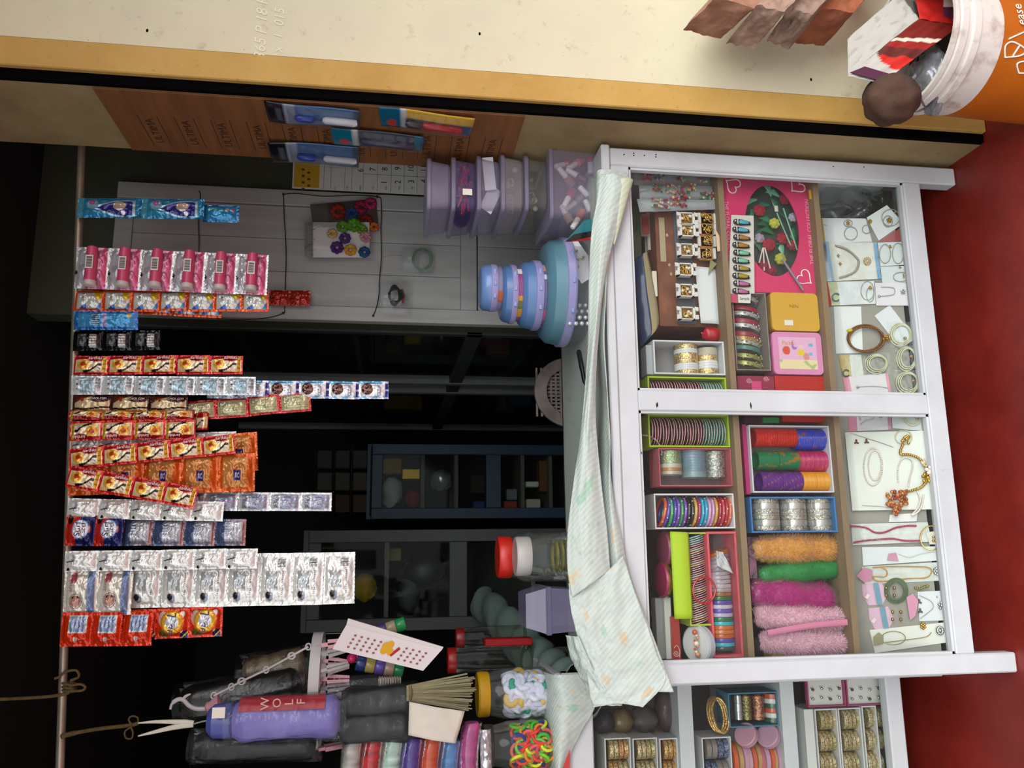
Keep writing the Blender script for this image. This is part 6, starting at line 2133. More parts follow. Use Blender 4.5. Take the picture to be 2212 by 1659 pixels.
# ---------------------------------------------------------------- upper tier, left half
m = MB()
c = PY(1385, 990, 1.598)
m.tube([PY(1388 + 42 * math.cos(a) * 0.98, 978 + 38 * math.sin(a), 1.596 + 0.02 * math.cos(a)) for a in [lerp(-1.6, 0.15, j / 20) for j in range(21)]], 0.0016, 7)
tag(m.build('loose_bangle', THIN[0], smooth=True), 'single thin red bangle poking up between the lime and pink boxes', 'bangle')
PINKRIM = '#cc5a66'
t, xl, xr, zb_, zt_ = tray('bangle_box', 'clear box with pink edges holding three bagged bangle rolls', 'box', 1424, 968, 1588, 1050, Yi, 0.065, PINKRIM, '#7a6c6c', 0.0022, ZS1)
bangle_roll('pale green and orange bagged bangle roll in the pink edged box', 1432, 972, 1480, 1024, Yi + 0.008, [(glitter('pale_green_glit', '#7fae8c', '#d8d89a'), 3)] * 4 + [(flat('#d8d0c0', 0.3), 4), (flat('#c98a42', 0.3), 3), (flat('#d2cabc', 0.3), 3)], True, 'bagged bangle rolls')
bangle_roll('light blue bagged bangle roll in the pink edged box', 1481, 970, 1533, 1030, Yi + 0.008, [(flat('#7f9db0', 0.3), 3)] * 8 + [(flat('#9ab4b8', 0.3), 2)] * 3, True, 'bagged bangle rolls')
bangle_roll('silver bagged bangle roll in the pink edged box', 1535, 974, 1578, 1030, Yi + 0.008, [(glitter('silver_glit', '#8f8d84', '#e0ded6'), 3)] * 7, True, 'bagged bangle rolls', zrest=ZS1 + 0.003)
m = MB()
P4 = [PY(x, y, Yi - 0.002) for x, y in ((1412, 966), (1588, 968), (1588, 1052), (1410, 1052))]
m.grid(lambda s, u: P4[0].lerp(P4[1], s).lerp(P4[3].lerp(P4[2], s), u) + Vector((0, 0.003 * nz(s * 8, u * 6, 2), 0)), 20, 14)
part(m, 'clear_lid', CLEAR, t, True)
# multicolour plastic bangles
t, xl, xr, zb_, zt_ = tray('bangle_box', 'white open box of thick multicoloured plastic bangles', 'box', 1414, 1066, 1595, 1142, Yi, 0.072, '#d9d7d8', '#a89c90', 0.003, ZS1)
MC = [('coral', '#d0603c'), ('red', '#a82030'), ('dark pink', '#b8344a'), ('crimson', '#9c1c2c'), ('mustard', '#bf923a'), ('lilac pink', '#c48ab8'), ('pale lilac', '#c896bc'), ('turquoise', '#2a9ab8'), ('cyan', '#2f9cc0'), ('magenta', '#a02a5a'), ('golden yellow', '#c09a44'), ('black', '#231a1c'), ('dark brown', '#2c2022'), ('violet', '#7a4aa8'), ('leaf green', '#2f8a4a'), ('purple', '#7a48b0'), ('royal blue', '#4a44a0'), ('bright green', '#3a9a52'), ('blue violet', '#5a4aa8'), ('orange', '#d05a24')]
R = (xr - xl) / 2 - 0.007
for k, (nm, c) in enumerate(MC):
 me = ring_mesh(R, 0.0034, flat(c, 0.25))
 z = lerp(zb_ + 0.007, PY(1438, 1104, Yi).z, k / (len(MC) - 1))
 o = inst('plastic_bangle', me, None, ((xl + xr) / 2 - 0.001, Yi + R + 0.004, z), (0, math.pi / 2 + (0.10 if k < 18 else 0.22) , 0))
 tag(o, '%s thick plastic bangle in the white box' % nm, 'bangle', 'plastic bangles in the white box')
 for j in range(4):
  a = math.radians(200 + j * 42 + (k % 3) * 9)
  m = MB().ball((-0.0, R * math.cos(a), R * math.sin(a)), 0.0018, 6, 4)
 # sparkle studs share one mesh per bangle
 m = MB()
 for j in range(7):
  a = math.radians(j * 51 + (k * 17) % 51)
  m.ball((0, (R + 0.0028) * math.cos(a), (R + 0.0028) * math.sin(a)), 0.0016, 6, 4)
 me2 = m.mesh('studs'); _finish(me2, flat('#e8e8ee', 0.15, 0.4), 'all')
 inst('stud', me2, o)
# compacts, cartons
for k, (x0, y0, x1, y1, c, lab) in enumerate(((1424, 1150, 1450, 1220, '#8a3a56', 'dull pink oval compact standing behind the lime flap'), (1418, 1221, 1447, 1284, '#a01c50', 'deep pink oval compact with a gold rim beside the lime flap'))):
 xl, xr, zb_, zt_ = rect(x0, y0, x1, y1, 1.635)
 t = thing('compact', lab, 'compact', ((xl + xr) / 2, 1.64, zb_), 'oval compacts in the upper tier')
 cc_ = Vector(((xl + xr) / 2, 1.64, (zb_ + zt_) / 2))
 m = MB()
 n_ = Vector((0.0, -0.06, 1.0))
 m.lathe([(0.0345, -0.008), (0.036, -0.004), (0.036, 0.0)], cc_, n_, 36)
 part(m, 'gold_rim', GOLD, t, 35)
 m = MB()
 m.lathe([(0.0345, 0.0), (0.033, 0.004), (0.015, 0.0065), (0.001, 0.007)], cc_, n_, 36)
 part(m, 'lid', flat(c, 0.25), t, 35)
slab('carton', 'grey white carton standing left of the compacts in the upper tier', 'carton', 1418, 1292, 1436, 1424, 1.66, 0.03, '#9a9c98', z0=None)
slab('carton', 'white edge of a carton beside the red swirl carton', 'carton', 1437, 1290, 1452, 1424, 1.645, 0.03, '#d2d2ca')
t = slab('carton', 'red carton with a white swirl at the corner of the upper tier', 'carton', 1452, 1332, 1470, 1425, 1.635, 0.03, '#a43a30')
m = MB()
m.tube([PY(1461 + 7 * (1 - j / 26) * math.cos(j * 0.5), 1412 + 7 * (1 - j / 26) * math.sin(j * 0.5), 1.634) for j in range(24)], 0.0008, 5)
m.tube(spline([PY(x, y, 1.634) for x, y in ((1456, 1400), (1462, 1394), (1468, 1404), (1468, 1420))], 12), 0.0008, 5)
part(m, 'swirl', flat('#d8b8b0'), t)
# lime flap and its box of thin bangles lying along the shelf
t, xl, xr, zb_, zt_ = tray('bangle_box', 'lime green box with its flap open and a long row of thin bangles', 'box', 1486, 1150, 1534, 1352, Yi + 0.004, 0.06, '#a9c23a', '#8b8a52', 0.003, None)
P4 = [PY(x, y, Yi - 0.002) for x, y in ((1447, 1148), (1487, 1150), (1497, 1336), (1457, 1337))]
m = MB().color('#adc92c')
m.grid(lambda s, u: P4[0].lerp(P4[1], s).lerp(P4[3].lerp(P4[2], s), u) + Vector((0, -0.006 * math.sin(3.1 * s), 0)), 8, 14)
part(m, 'open_flap', PAPER(), t, True, solid=0.0008)
R = (zt_ - zb_) / 2 - 0.002
cl = [glitter('row_' + c.strip('#'), c, c2, 0.3, 0.45, 300) for c, c2 in (('#5a9a94', '#e0e8e0'), ('#c8c8c0', '#f0ece4'), ('#7a2030', '#e8d8d0'), ('#c88a3a', '#f0e0b8'), ('#5a4048', '#d8ccd0'), ('#8a2838', '#e8d4cc'))]
nm = ['teal', 'silver', 'dark red', 'golden', 'grey brown', 'red']
n = 40
for k in range(n):
 j = 0 if k < 4 else (1, 3, 2, 4, 5, 2)[k % 6]
 me = ring_mesh(R, 0.0019, flat(['#3f7a74', '#8a8680', '#6a1426', '#a06a28', '#4a3038', '#7c1c30'][j], 0.3))
 o = inst('thin_bangle', me, None, (lerp(xr - 0.008, xl + 0.006, k / (n - 1)), Yi + 0.004 + R + 0.003, (zb_ + zt_) / 2), (0, -0.28 + rnd.uniform(-0.04, 0.04), 0))
 inst('glitter_edge', ring_mesh(R + 0.0015, 0.0007, GLIT), o)
 tag(o, '%s thin bangle, %s from the right beside the lime flap' % (nm[j], ORD[k]), 'bangle', 'thin bangles in the long lime box')
m = MB()
m.tube([PY(1521 + 24 * math.cos(a), 1275 + 28 * math.sin(a), 1.592) for a in [2 * math.pi * j / 36 for j in range(36)]], 0.0022, 8, True)
tag(m.build('loose_bangle', flat('#a8201e', 0.2), smooth=True), 'single red glass bangle hanging over the long row of thin bangles', 'bangle')
# round tin with an earring
t = thing('round_tin', 'white round clear topped tin with coral earrings in the corner', 'tin', PY(1535, 1392, 1.62))
cc_ = PY(1505, 1392, 1.615)
n_ = Vector((0.0, -0.45, 0.89))
m = MB().lathe([(0.036, -0.014), (0.0375, -0.012), (0.0375, 0.0), (0.034, 0.002)], cc_, n_, 40)
part(m, 'case', film('frosted_tin', '#ffffff', 0.7, '#cfd2dc', 0.3, 0.15, 0.0), t, 30)
m = MB().lathe([(0.034, 0.0022), (0.001, 0.0026)], cc_, n_, 40, False)
part(m, 'white_card', flat('#d8d8d8', 0.5), t)
for k in range(9):
 m = MB()
 q = PY(1504 + (k % 3) * 3 - 3, 1366 + k * 6, 1.596)
 m.ball(q, 0.0028 if k % 4 else 0.0055, 8, 6)
 part(m, 'earring_stone', flat(['#c85a44', '#e8d8c0', '#d8906a'][k % 3], 0.25), t, True)
# coral box of wide bangles
t, xl, xr, zb_, zt_ = tray('bangle_box', 'coral pink open box holding a long row of coloured bangles', 'box', 1534, 1148, 1612, 1420, Yi, 0.068, '#d85a66', '#6a5a5c', 0.0045, ZS1)
WC = [('orange brown', '#a85420'), ('mauve grey', '#8a7078'), ('smoky lilac', '#8c7c8a'), ('smoky', '#9a8a92'), ('mauve', '#8c7884'), ('clear grey', '#a49aa4'), ('pale lilac', '#b4a8b4'), ('pearly lilac', '#b8a8b0'), ('pearl', '#c0b0b4'), ('rose pearl', '#b09aa0'), ('copper', '#9a6038'), ('dark green', '#1c6a38'), ('violet', '#5a44a8'), ('white', '#c9c4d0'), ('purple', '#6048b0'), ('lilac white', '#b8b0c8'), ('emerald', '#157048'), ('turquoise', '#2ab4c0'), ('bright orange', '#d8681c'), ('orange', '#d07a20'), ('deep orange', '#c85a18'), ('indigo', '#5044a0'), ('aqua', '#38b4c8'), ('dark slate', '#3a4a48')]
R = (zt_ - zb_) / 2 - 0.006
x = PY(1572, 1190, Yi).x
xe = PY(1572, 1408, Yi).x
for k, (nm_, c) in enumerate(WC):
 w = (x - xe) / len(WC)
 me = ring_mesh(R, 0.003, flat(c, 0.15), 'band', w * 0.9, 32)
 o = inst('wide_bangle', me, None, (x - w * (k + 0.5), Yi + 0.006 + R, (zb_ + zt_) / 2), (0, 0.30 * max(0, 1 - k / 8) * -1, 0))
 tag(o, '%s bangle in the coral pink box' % nm_, 'bangle', 'coloured bangles in the coral box')
m = MB().color('#cfcdd0')
P4 = [PY(x_, y_, 1.604) for x_, y_ in ((1546, 1190), (1562, 1193), (1585, 1240), (1548, 1222))]
m.grid(lambda s, u: P4[0].lerp(P4[1], s).lerp(P4[3].lerp(P4[2], s), u) + Vector((0, -0.008 * nz(s * 4, u * 4), 0)), 10, 8)
part(m, 'white_tissue', PAPER(), t, True, solid=0.0008)
m = MB()
P5 = [PY(x_, y_, Yi - 0.001) for x_, y_ in ((1540, 1152), (1604, 1152), (1612, 1416), (1548, 1416))]
m.grid(lambda s, u: P5[0].lerp(P5[1], s).lerp(P5[3].lerp(P5[2], s), u) + Vector((0, 0.003 * nz(s * 6, u * 14, 2), 0)), 12, 30)
part(m, 'clear_lid', CLEAR, t, True)

# ---------------------------------------------------------------- middle tier, right half
# pink gift box with oval window
Yg = 1.606
xl, xr, zb_, zt_ = rect(1561, 378, 1760, 632, Yg)
zb_, zt_ = ZS2, min(zt_, zs1 - 0.009)
gb = thing('gift_box', 'bright pink gift box with oval window and white hearts', 'gift box', ((xl + xr) / 2, Yg + 0.03, zb_))
GPK = '#c93a66'
m = MB().color(GPK)
cx, cz = PY(1668, 497, Yg).x, PY(1668, 497, Yg).z
rx, rz_ = abs(PY(1668, 398, Yg).x - PY(1668, 594, Yg).x) / 2, abs(PY(1612, 497, Yg).z - PY(1728, 497, Yg).z) / 2
N = 48
def on_rect(a):
 dx, dz = math.cos(a), math.sin(a)
 k = min(((xr - cx) if dx > 0 else (cx - xl)) / max(1e-6, abs(dx)), ((zt_ - cz) if dz > 0 else (cz - zb_)) / max(1e-6, abs(dz)))
 return cx + dx * k, cz + dz * k
angs = sorted(set([2 * math.pi * k / N for k in range(N)] + [math.atan2(z - cz, x - cx) % (2 * math.pi) for x in (xl, xr) for z in (zb_, zt_)]))
ri = [(m.av((cx + rx * math.cos(a), Yg, cz + rz_ * math.sin(a))), m.av((*[on_rect(a)[0]], Yg, on_rect(a)[1])), m.av((cx + rx * math.cos(a), Yg + 0.003, cz + rz_ * math.sin(a)))) for a in angs]
for i in range(len(ri)):
 A, B = ri[i], ri[(i + 1) % len(ri)]
 m.af(A[0], A[1], B[1], B[0])
 m.af(A[0], B[0], B[2], A[2])
part(m, 'front_panel', GLOSSY(), gb)
m = MB().color('#b8284e')
for q in ((xl, xl + 0.002, zb_, zt_), (xr - 0.002, xr, zb_, zt_), (xl, xr, zb_, zb_ + 0.002), (xl, xr, zt_ - 0.002, zt_)):
 m.box(q[0], q[1], Yg + 0.0005, Yg + 0.065, q[2], q[3])
m.box(xl, xr, Yg + 0.060, Yg + 0.065, zb_, zt_)
part(m, 'box_body', GLOSSY(), gb)
m = MB().color('#3a4a40').box(xl + 0.004, xr - 0.004, Yg + 0.035, Yg + 0.04, zb_ + 0.004, zt_ - 0.004)
part(m, 'inner_tray', PAPER(), gb)
def heart(x, y, s, ang):
 pts = []
 for k in range(28):
  a = 2 * math.pi * k / 28
  hx = 16 * math.sin(a) ** 3
  hz = 13 * math.cos(a) - 5 * math.cos(2 * a) - 2 * math.cos(3 * a) - math.cos(4 * a)
  pts.append((hx * s * math.cos(ang) - hz * s * math.sin(ang), hx * s * math.sin(ang) + hz * s * math.cos(ang)))
 c = PY(x, y, Yg - 0.0006)
 m = MB().tube([c + Vector((p[0], 0, p[1])) for p in pts], 0.0012, 6, True)
 part(m, 'printed_heart', WHT, gb, True)
heart(1583, 400, 0.00115, 2.5)
heart(1722, 402, 0.00115, -2.4)
heart(1738, 600, 0.00115, -0.7)
word('THE FLORAL COLLECTION', flat('#e8a0b4'), gb, PY(1749, 500, Yg - 0.0006) - gb.location, RIGHT, UP, 0.0135, 0.95)
word('THE FLORAL COLLECTION', flat('#e8a0b4'), gb, PY(1573, 500, Yg - 0.0006) - gb.location, LEFT, DOWN, 0.0125, 0.95)
r2 = random.Random(21)
GF = [(1640, 455, 0.016, '#a81c30', 'strawberry'), (1695, 430, 0.015, '#9c1830', 'flower_bead'), (1672, 483, 0.014, '#c8c24a', 'flower_bead'), (1660, 530, 0.017, '#a82038', 'strawberry'), (1685, 560, 0.015, '#b8b83a', 'flower_bead'), (1690, 515, 0.016, '#a01c30', 'strawberry'), (1650, 575, 0.016, '#8a2840', 'strawberry'), (1640, 515, 0.013, '#b09ab4', 'flower_bead'), (1712, 470, 0.012, '#b0a0b8', 'flower_bead'), (1710, 530, 0.014, '#982034', 'strawberry'), (1665, 585, 0.015, '#8c2038', 'strawberry')]
for x, y, r, c, nm in GF:
 m = MB()
 bumpy(m, PY(x, y, Yg + 0.018), r * 0.9, c, 7, int(x))
 m.col = lin(c)
 m.ball(PY(x, y, Yg + 0.016), r * 0.6, 10, 7)
 part(m, nm, printed('soft_cloth', 0.8), gb, True)
for k in range(16):
 m = MB().color(r2.choice(['#1c6a44', '#2a7a54', '#175a3c', '#7ab89a']))
 q = PY(r2.uniform(1635, 1715), r2.uniform(420, 575), Yg + 0.026)
 a = r2.uniform(0, 3)
 m.tube([q, q + Vector((0.02 * math.cos(a), -0.002, 0.02 * math.sin(a))), q + Vector((0.035 * math.cos(a + 0.3), 0, 0.035 * math.sin(a + 0.3)))], [0.002, 0.007, 0.001], 8, flat_=0.3)
 part(m, 'leaf', GLOSSY(), gb, True)
for pa, pb, c in (((1678, 460), (1708, 530), '#8cc8a8'), ((1692, 450), (1722, 540), '#8cc8a8'), ((1648, 535), (1640, 568), '#e8d0d0'), ((1649, 535), (1651, 585), '#e8d0d0'), ((1652, 535), (1664, 580), '#e8d0d0')):
 m = MB().color(c).tube([PY(*pa, Yg + 0.008), PY(*pb, Yg + 0.010)], 0.0016, 6)
 part(m, 'stick', GLOSSY(), gb)
m = MB().color('#d8d4cc').box(*(lambda q: (q.x - 0.007, q.x + 0.007, Yg + 0.004, Yg + 0.005, q.z - 0.004, q.z + 0.004))(PY(1679, 449, Yg)))
part(m, 'price_sticker', PAPER(), gb)
m = MB()
m.grid(lambda s, u: Vector((cx + rx * 0.99 * (2 * s - 1) * math.sqrt(max(0, 1 - (2 * u - 1) ** 2)), Yg + 0.002 + 0.002 * nz(s * 5, u * 5), cz + rz_ * 0.99 * (2 * u - 1))), 16, 20)
part(m, 'clear_window', CLEAR, gb, True)
m = MB().color('#7c7a88').tube([PY(1690, 560, Yg - 0.006), PY(1735, 627, Yg - 0.008)], 0.0026, 8)
tag(m.build('grey_stick', GLOSSY(), smooth=True), 'grey plastic stick leaning across the pink gift box', 'stick')
m = MB().color('#c8941c').box(*(lambda q: (q.x - 0.011, q.x + 0.011, 1.59, 1.594, q.z - 0.004, q.z + 0.004))(PY(1752, 420, 1.59)))
tag(m.build('yellow_label', PAPER()), 'small yellow label on the shelf edge by the gift box', 'label')
# hair clip card
hc = thing('hair_clip_card', 'white card of ten black edged hair clips leaning on the gift box', 'hair clips', PY(1605, 560, 1.592))
P4 = [PY(x, y, 1.596) for x, y in ((1580, 464), (1628, 466), (1630, 634), (1573, 636))]
m = MB().color('#cbc6bd')
m.plate(P4, (0, -1, 0), 0.001)
part(m, 'card', PAPER(), hc)
for k, c in enumerate(['#4aa0b4', '#4aa0b4', '#a8702a', '#a8702a', '#6ab89a', '#6ab89a', '#9a8a24', '#9a8a24', '#b0608c', '#b0608c']):
 y = 478 + k * 16.6
 x = 1584 - (2 if k % 2 else 0)
 A, B = PY(x, y, 1.592), PY(x + 38, y + 5, 1.592)
 m = MB()
 m.tube([A.lerp(B, u) for u in (0, 0.06, 0.2, 0.5, 0.8, 0.97, 1.0)], [0.002, 0.0052, 0.0068, 0.0066, 0.0050, 0.0035, 0.001], 12, flat_=0.5)
 cl_ = part(m, 'hair_clip', BLK, hc, True)
 m = MB().color(c)
 m.tube([A.lerp(B, u) + Vector((0, -0.0028, 0)) for u in (0.30, 0.36, 0.6, 0.82, 0.86)], [0.001, 0.0045, 0.0042, 0.0030, 0.001], 10, flat_=0.4)
 part(m, 'coloured_inlay', printed('glitter_print', 0.35), cl_, True)
 m = MB().color('#d8d4d0')
 m.ball(A.lerp(B, 0.08) + Vector((0, -0.004, 0)), 0.0018, 8, 6)
 m.ball(A.lerp(B, 0.95) + Vector((0, -0.003, 0)), 0.0014, 8, 6)
 m.tube([A.lerp(B, 0.22) + Vector((dx, -0.0038, 0)) for dx in (-0.006, -0.002, 0.002, 0.006)], 0.0012, 5)
 part(m, 'white_mark', GLOSSY(), cl_, True)
m = MB().color('#b84a66')
m.plate([PY(x, y, 1.592) for x, y in ((1574, 634), (1594, 636), (1594, 655), (1574, 652))], (0, -1, 0), 0.001)
part(m, 'pink_tab', PAPER(), hc)
m = MB().color('#cfcbc4')
m.plate([PY(x, y, 1.592) for x, y in ((1594, 634), (1622, 634), (1621, 655), (1595, 654))], (0, -1, 0), 0.001)
part(m, 'white_tab', PAPER(), hc)
word('Sample', BLK, hc, PY(1608, 645, 1.5912) - hc.location, DOWN, RIGHT, 0.0085, 0.9, 0.2)
# clear tray of silver, red, teal and gold bangles
t, xl, xr, zb_, zt_ = tray('clear_tray', 'clear tray of silver red teal and gold bangles in the middle tier', 'tray', 1586, 632, 1660, 800, Yi, 0.055, '#8f857c', '#5c5048', 0.0025, None)
sets = [(640, 8, '#b8b4b0', 0), (664, 4, '#a81c34', 1), (676, 8, '#c0bcb8', 0), (692, 5, '#a01830', 1), (702, 8, '#c4c0bc', 0), (720, 5, '#9a1a30', 1), (730, 5, '#b88a4a', 0), (738, 6, '#b0b4ac', 0), (750, 7, '#4a7f74', 1), (768, 7, '#9a9a58', 0), (784, 5, '#a8a45c', 0)]
for k, (y, n, c, kind) in enumerate(sets):
 tt = thing('bangle_set', ['silver studded', 'red satin'][kind] + ' bangle set at place %s of the clear tray' % ['one', 'two', 'three', 'four', 'five', 'six', 'seven', 'eight', 'nine', 'ten', 'eleven'][k] if k < 8 else ['teal glass bangle set near the left end of the clear tray', 'olive gold bangle set second from the left end of the clear tray', 'olive gold bangle set at the left end of the clear tray'][k - 8], 'bangles', PY(1622, y, Yi + 0.01), 'bangle sets in the clear tray')
 R = (zt_ - zb_) / 2 - 0.004
 me = ring_mesh(R, 0.005, flat(c, 0.3, 0.3 if kind == 0 else 0.0), 'band', 0.009)
 inst('bangle', me, tt, Vector((PY(1622, y, Yi).x, Yi + 0.006 + R, (zb_ + zt_) / 2)) - tt.location, (0, 0.2, 0))
 if kind == 0:
  m = MB()
  for j in range(10):
   a = math.radians(150 + j * 22)
   m.ball((PY(1622, y, Yi).x + (j % 2 - 0.5) * 0.004, Yi + 0.006 + R + R * 1.02 * math.cos(a) * 1.0, (zb_ + zt_) / 2 + R * 1.02 * math.sin(a)), 0.0026, 7, 5)
  for v in m.v:
   pass
  m2 = MB()
  for j in range(13):
   a = math.radians(120 + j * 10)
   m2.ball((PY(1622, y, Yi).x + (j % 2 - 0.5) * 0.005, Yi + 0.006 + R + R * 1.02 * math.cos(math.radians(180) ) * abs(math.sin(math.radians(j * 15))) , (zb_ + zt_) / 2 + R * 1.02 * math.cos(math.radians(j * 15))), 0.0026, 7, 5)
  part(m2, 'studs', SILVER if k < 7 else flat('#a8a45c', 0.25, 0.5), tt, True)
m = MB()
P5 = [PY(x_, y_, Yi - 0.001) for x_, y_ in ((1590, 634), (1664, 630), (1664, 800), (1592, 802))]
m.grid(lambda s, u: P5[0].lerp(P5[1], s).lerp(P5[3].lerp(P5[2], s), u) + Vector((0, 0.004 * nz(s * 6, u * 12, 2), 0)), 10, 24)
part(m, 'clear_lid', CLEAR, t, True)
# yellow and pink lunch boxes
def lunch(label, x0, y0, x1, y1, c, edge, Y=1.604):
 xl, xr, zb_, zt_ = rect(x0, y0, x1, y1, Y)
 t = thing('plastic_case', label, 'plastic case', ((xl + xr) / 2, Y + 0.02, zb_))
 zb_ = max(zb_, ZS2)
 m = MB().color(edge)
 pts = []
 cr = 0.010
 for (px, pz, a0_) in ((xr - cr, zt_ - cr, 0), (xl + cr, zt_ - cr, 90), (xl + cr, zb_ + cr, 180), (xr - cr, zb_ + cr, 270)):
  for k in range(5):
   a = math.radians(a0_ + k * 22.5)
   pts.append(Vector((px + cr * math.cos(a), Y, pz + cr * math.sin(a))))
 m.plate(pts, (0, -1, 0), 0.045)
 part(m, 'base', GLOSSY(), t)
 cc_ = Vector(((xl + xr) / 2, Y, (zb_ + zt_) / 2))
 m = MB().color(c)
 m.plate([cc_ + (p - cc_) * 0.985 + Vector((0, -0.003, 0)) for p in pts], (0, -1, 0), 0.003)
 part(m, 'lid', GLOSSY(), t)
 return t, xl, xr, zb_, zt_
t, *_ = lunch('yellow plastic case with a white price sticker in the middle tier', 1664, 633, 1772, 716, '#c99c3a', '#b07e22')
m = MB().color('#d8d4cc').box(*(lambda q: (q.x - 0.006, q.x + 0.006, 1.6000, 1.6006, q.z - 0.010, q.z + 0.010))(PY(1704, 697, 1.6)))
part(m, 'price_sticker', PAPER(), t)
word('NIN', flat('#8a6a2a'), t, PY(1715, 662, 1.6004) - t.location, DOWN, RIGHT, 0.012)
t, xl, xr, zb_, zt_ = lunch('pink plastic picnic case with a printed star and moon', 1668, 718, 1782, 810, '#cf86ac', '#b8608c')
def p_pic(s, t_):
 a, b = t_, 1 - s
 if ell(a, b, 0.20, 0.42, 0.10, 0.14) : return '#c8503a'
 if ell(a, b, 0.42, 0.24, 0.08, 0.15) and not ell(a, b, 0.46, 0.18, 0.08, 0.14): return '#9a6ab4'
 if ell(a, b, 0.58, 0.48, 0.09, 0.10): return '#d4bc2a'
 if ell(a, b, 0.60, 0.30, 0.07, 0.08): return '#d8b8b8'
 if ell(a, b, 0.72, 0.60, 0.08, 0.12): return '#c88a80'
 if ell(a, b, 0.86, 0.24, 0.06, 0.06) or ell(a, b, 0.84, 0.52, 0.05, 0.06): return '#6aa8cc'
 if b > 0.70: return '#d8cba0' if nz(a * 5, b * 5, 6) > -0.2 else '#a8b078'
 return '#d6a8c4'
m = MB()
m.grid(lambda s, u: Vector((lerp(xl + 0.012, xr - 0.012, s), 1.6006, lerp(zt_ - 0.014, zb_ + 0.014, u))), 50, 56, p_pic)
part(m, 'printed_picture', GLOSSY(), t, False, solid=0.0004)
word('Picnic', flat('#c88a2a'), t, PY(1703, 741, 1.6001) - t.location, DOWN, RIGHT, 0.013)
t = slab('carton', 'dark pink carton with white swirls right of the middle post', 'carton', 1594, 812, 1674, 880, 1.604, 0.05, '#8a3048')
m = MB()
for x, y in ((1618, 822), (1655, 818)):
 m.tube([PY(x + 6 * (1 - j / 26) * math.cos(j * 0.5), y + 6 * (1 - j / 26) * math.sin(j * 0.5), 1.6034) for j in range(24)], 0.0007, 5)
part(m, 'swirl', flat('#d8a8b8'), t)
m = MB().color('#c84a7a').box(*(lambda q: (q.x - 0.012, q.x + 0.012, 1.6030, 1.6038, q.z - 0.011, q.z + 0.011))(PY(1634, 836, 1.604)))
part(m, 'pink_square', PAPER(), t)
slab('carton', 'red carton right of the middle post below the pink picnic case', 'carton', 1676, 812, 1790, 884, 1.606, 0.05, '#b02c24', z0=ZS2)
# ---------------------------------------------------------------- middle tier, left half
slab('carton', 'red carton left of the middle post above the roll box', 'carton', 1690, 880, 1792, 912, 1.62, 0.05, '#a82a20')
slab('carton', 'dark maroon wrapped carton with a green end left of the middle post', 'carton', 1606, 884, 1682, 916, 1.625, 0.05, '#3a1c26')
m = MB().color('#1f7a3c').box(*(lambda q: (q.x - 0.006, q.x + 0.006, 1.618, 1.624, q.z - 0.018, q.z + 0.018))(PY(1665, 908, 1.62)))
tag(m.build('green_tag', GLOSSY()), 'small green tag below the red carton left of the post', 'tag')
t, xl, xr, zb_, zt_ = tray('bangle_box', 'magenta edged white box of six bright bangle rolls', 'box', 1622, 919, 1808, 1064, Yi, 0.075, '#c9c6ce', '#b8aaa8', 0.003, ZS2)
m = MB().color('#a82c66').box(xl - 0.003, xr + 0.003, Yi + 0.010, Yi + 0.078, zt_ + 0.0005, zt_ + 0.010, 0.001)
part(m, 'lid_edge', PAPER(), t)
GP = 'bright bangle rolls in the magenta edged box'
for lab, x0, y0, x1, y1, c, c2 in (('red', 1634, 922, 1724, 964, '#b02418', '#c03a20'), ('blue', 1724, 925, 1798, 970, '#2438a8', '#7a4a4a'), ('dark green', 1640, 972, 1730, 1014, '#1a6a42', '#8a6024'), ('magenta', 1729, 972, 1803, 1017, '#a81c54', '#b8542a'), ('purple', 1648, 1017, 1737, 1060, '#5a2878', '#8a5a34'), ('golden yellow', 1737, 1017, 1806, 1061, '#cf8c18', None)):
 standing_roll('%s roll of thin bangles in the magenta edged box' % lab, x0, y0, x1, y1, Yi + 0.006, (c, c2), 2, GP, zrest=(ZS2 + 0.0032) if x1 > 1790 else None)
t, xl, xr, zb_, zt_ = tray('bangle_box', 'blue open box of three silver bangle rolls', 'box', 1622, 1073, 1821, 1150, Yi, 0.072, '#3f74ac', '#8a8478', 0.0035, ZS2)
SG = glitter('silver_gold_lattice', '#8c8068', '#dedad0', 0.22, 0.6, 340)
SP_ = flat('#c2c0ba', 0.2, 0.5)
for k, (x0, x1) in enumerate(((1636, 1696), (1698, 1754), (1755, 1808))):
 bangle_roll('%s silver bangle roll in the blue box' % ['upper', 'middle', 'lower'][k], x0, 1076, x1, 1146, Yi + 0.006, [(SG, 3), (SP_, 4), (SG, 3), (SP_, 1), (SG, 3), (SP_, 4), (SG, 3)], True, 'silver bangle rolls in the blue box')
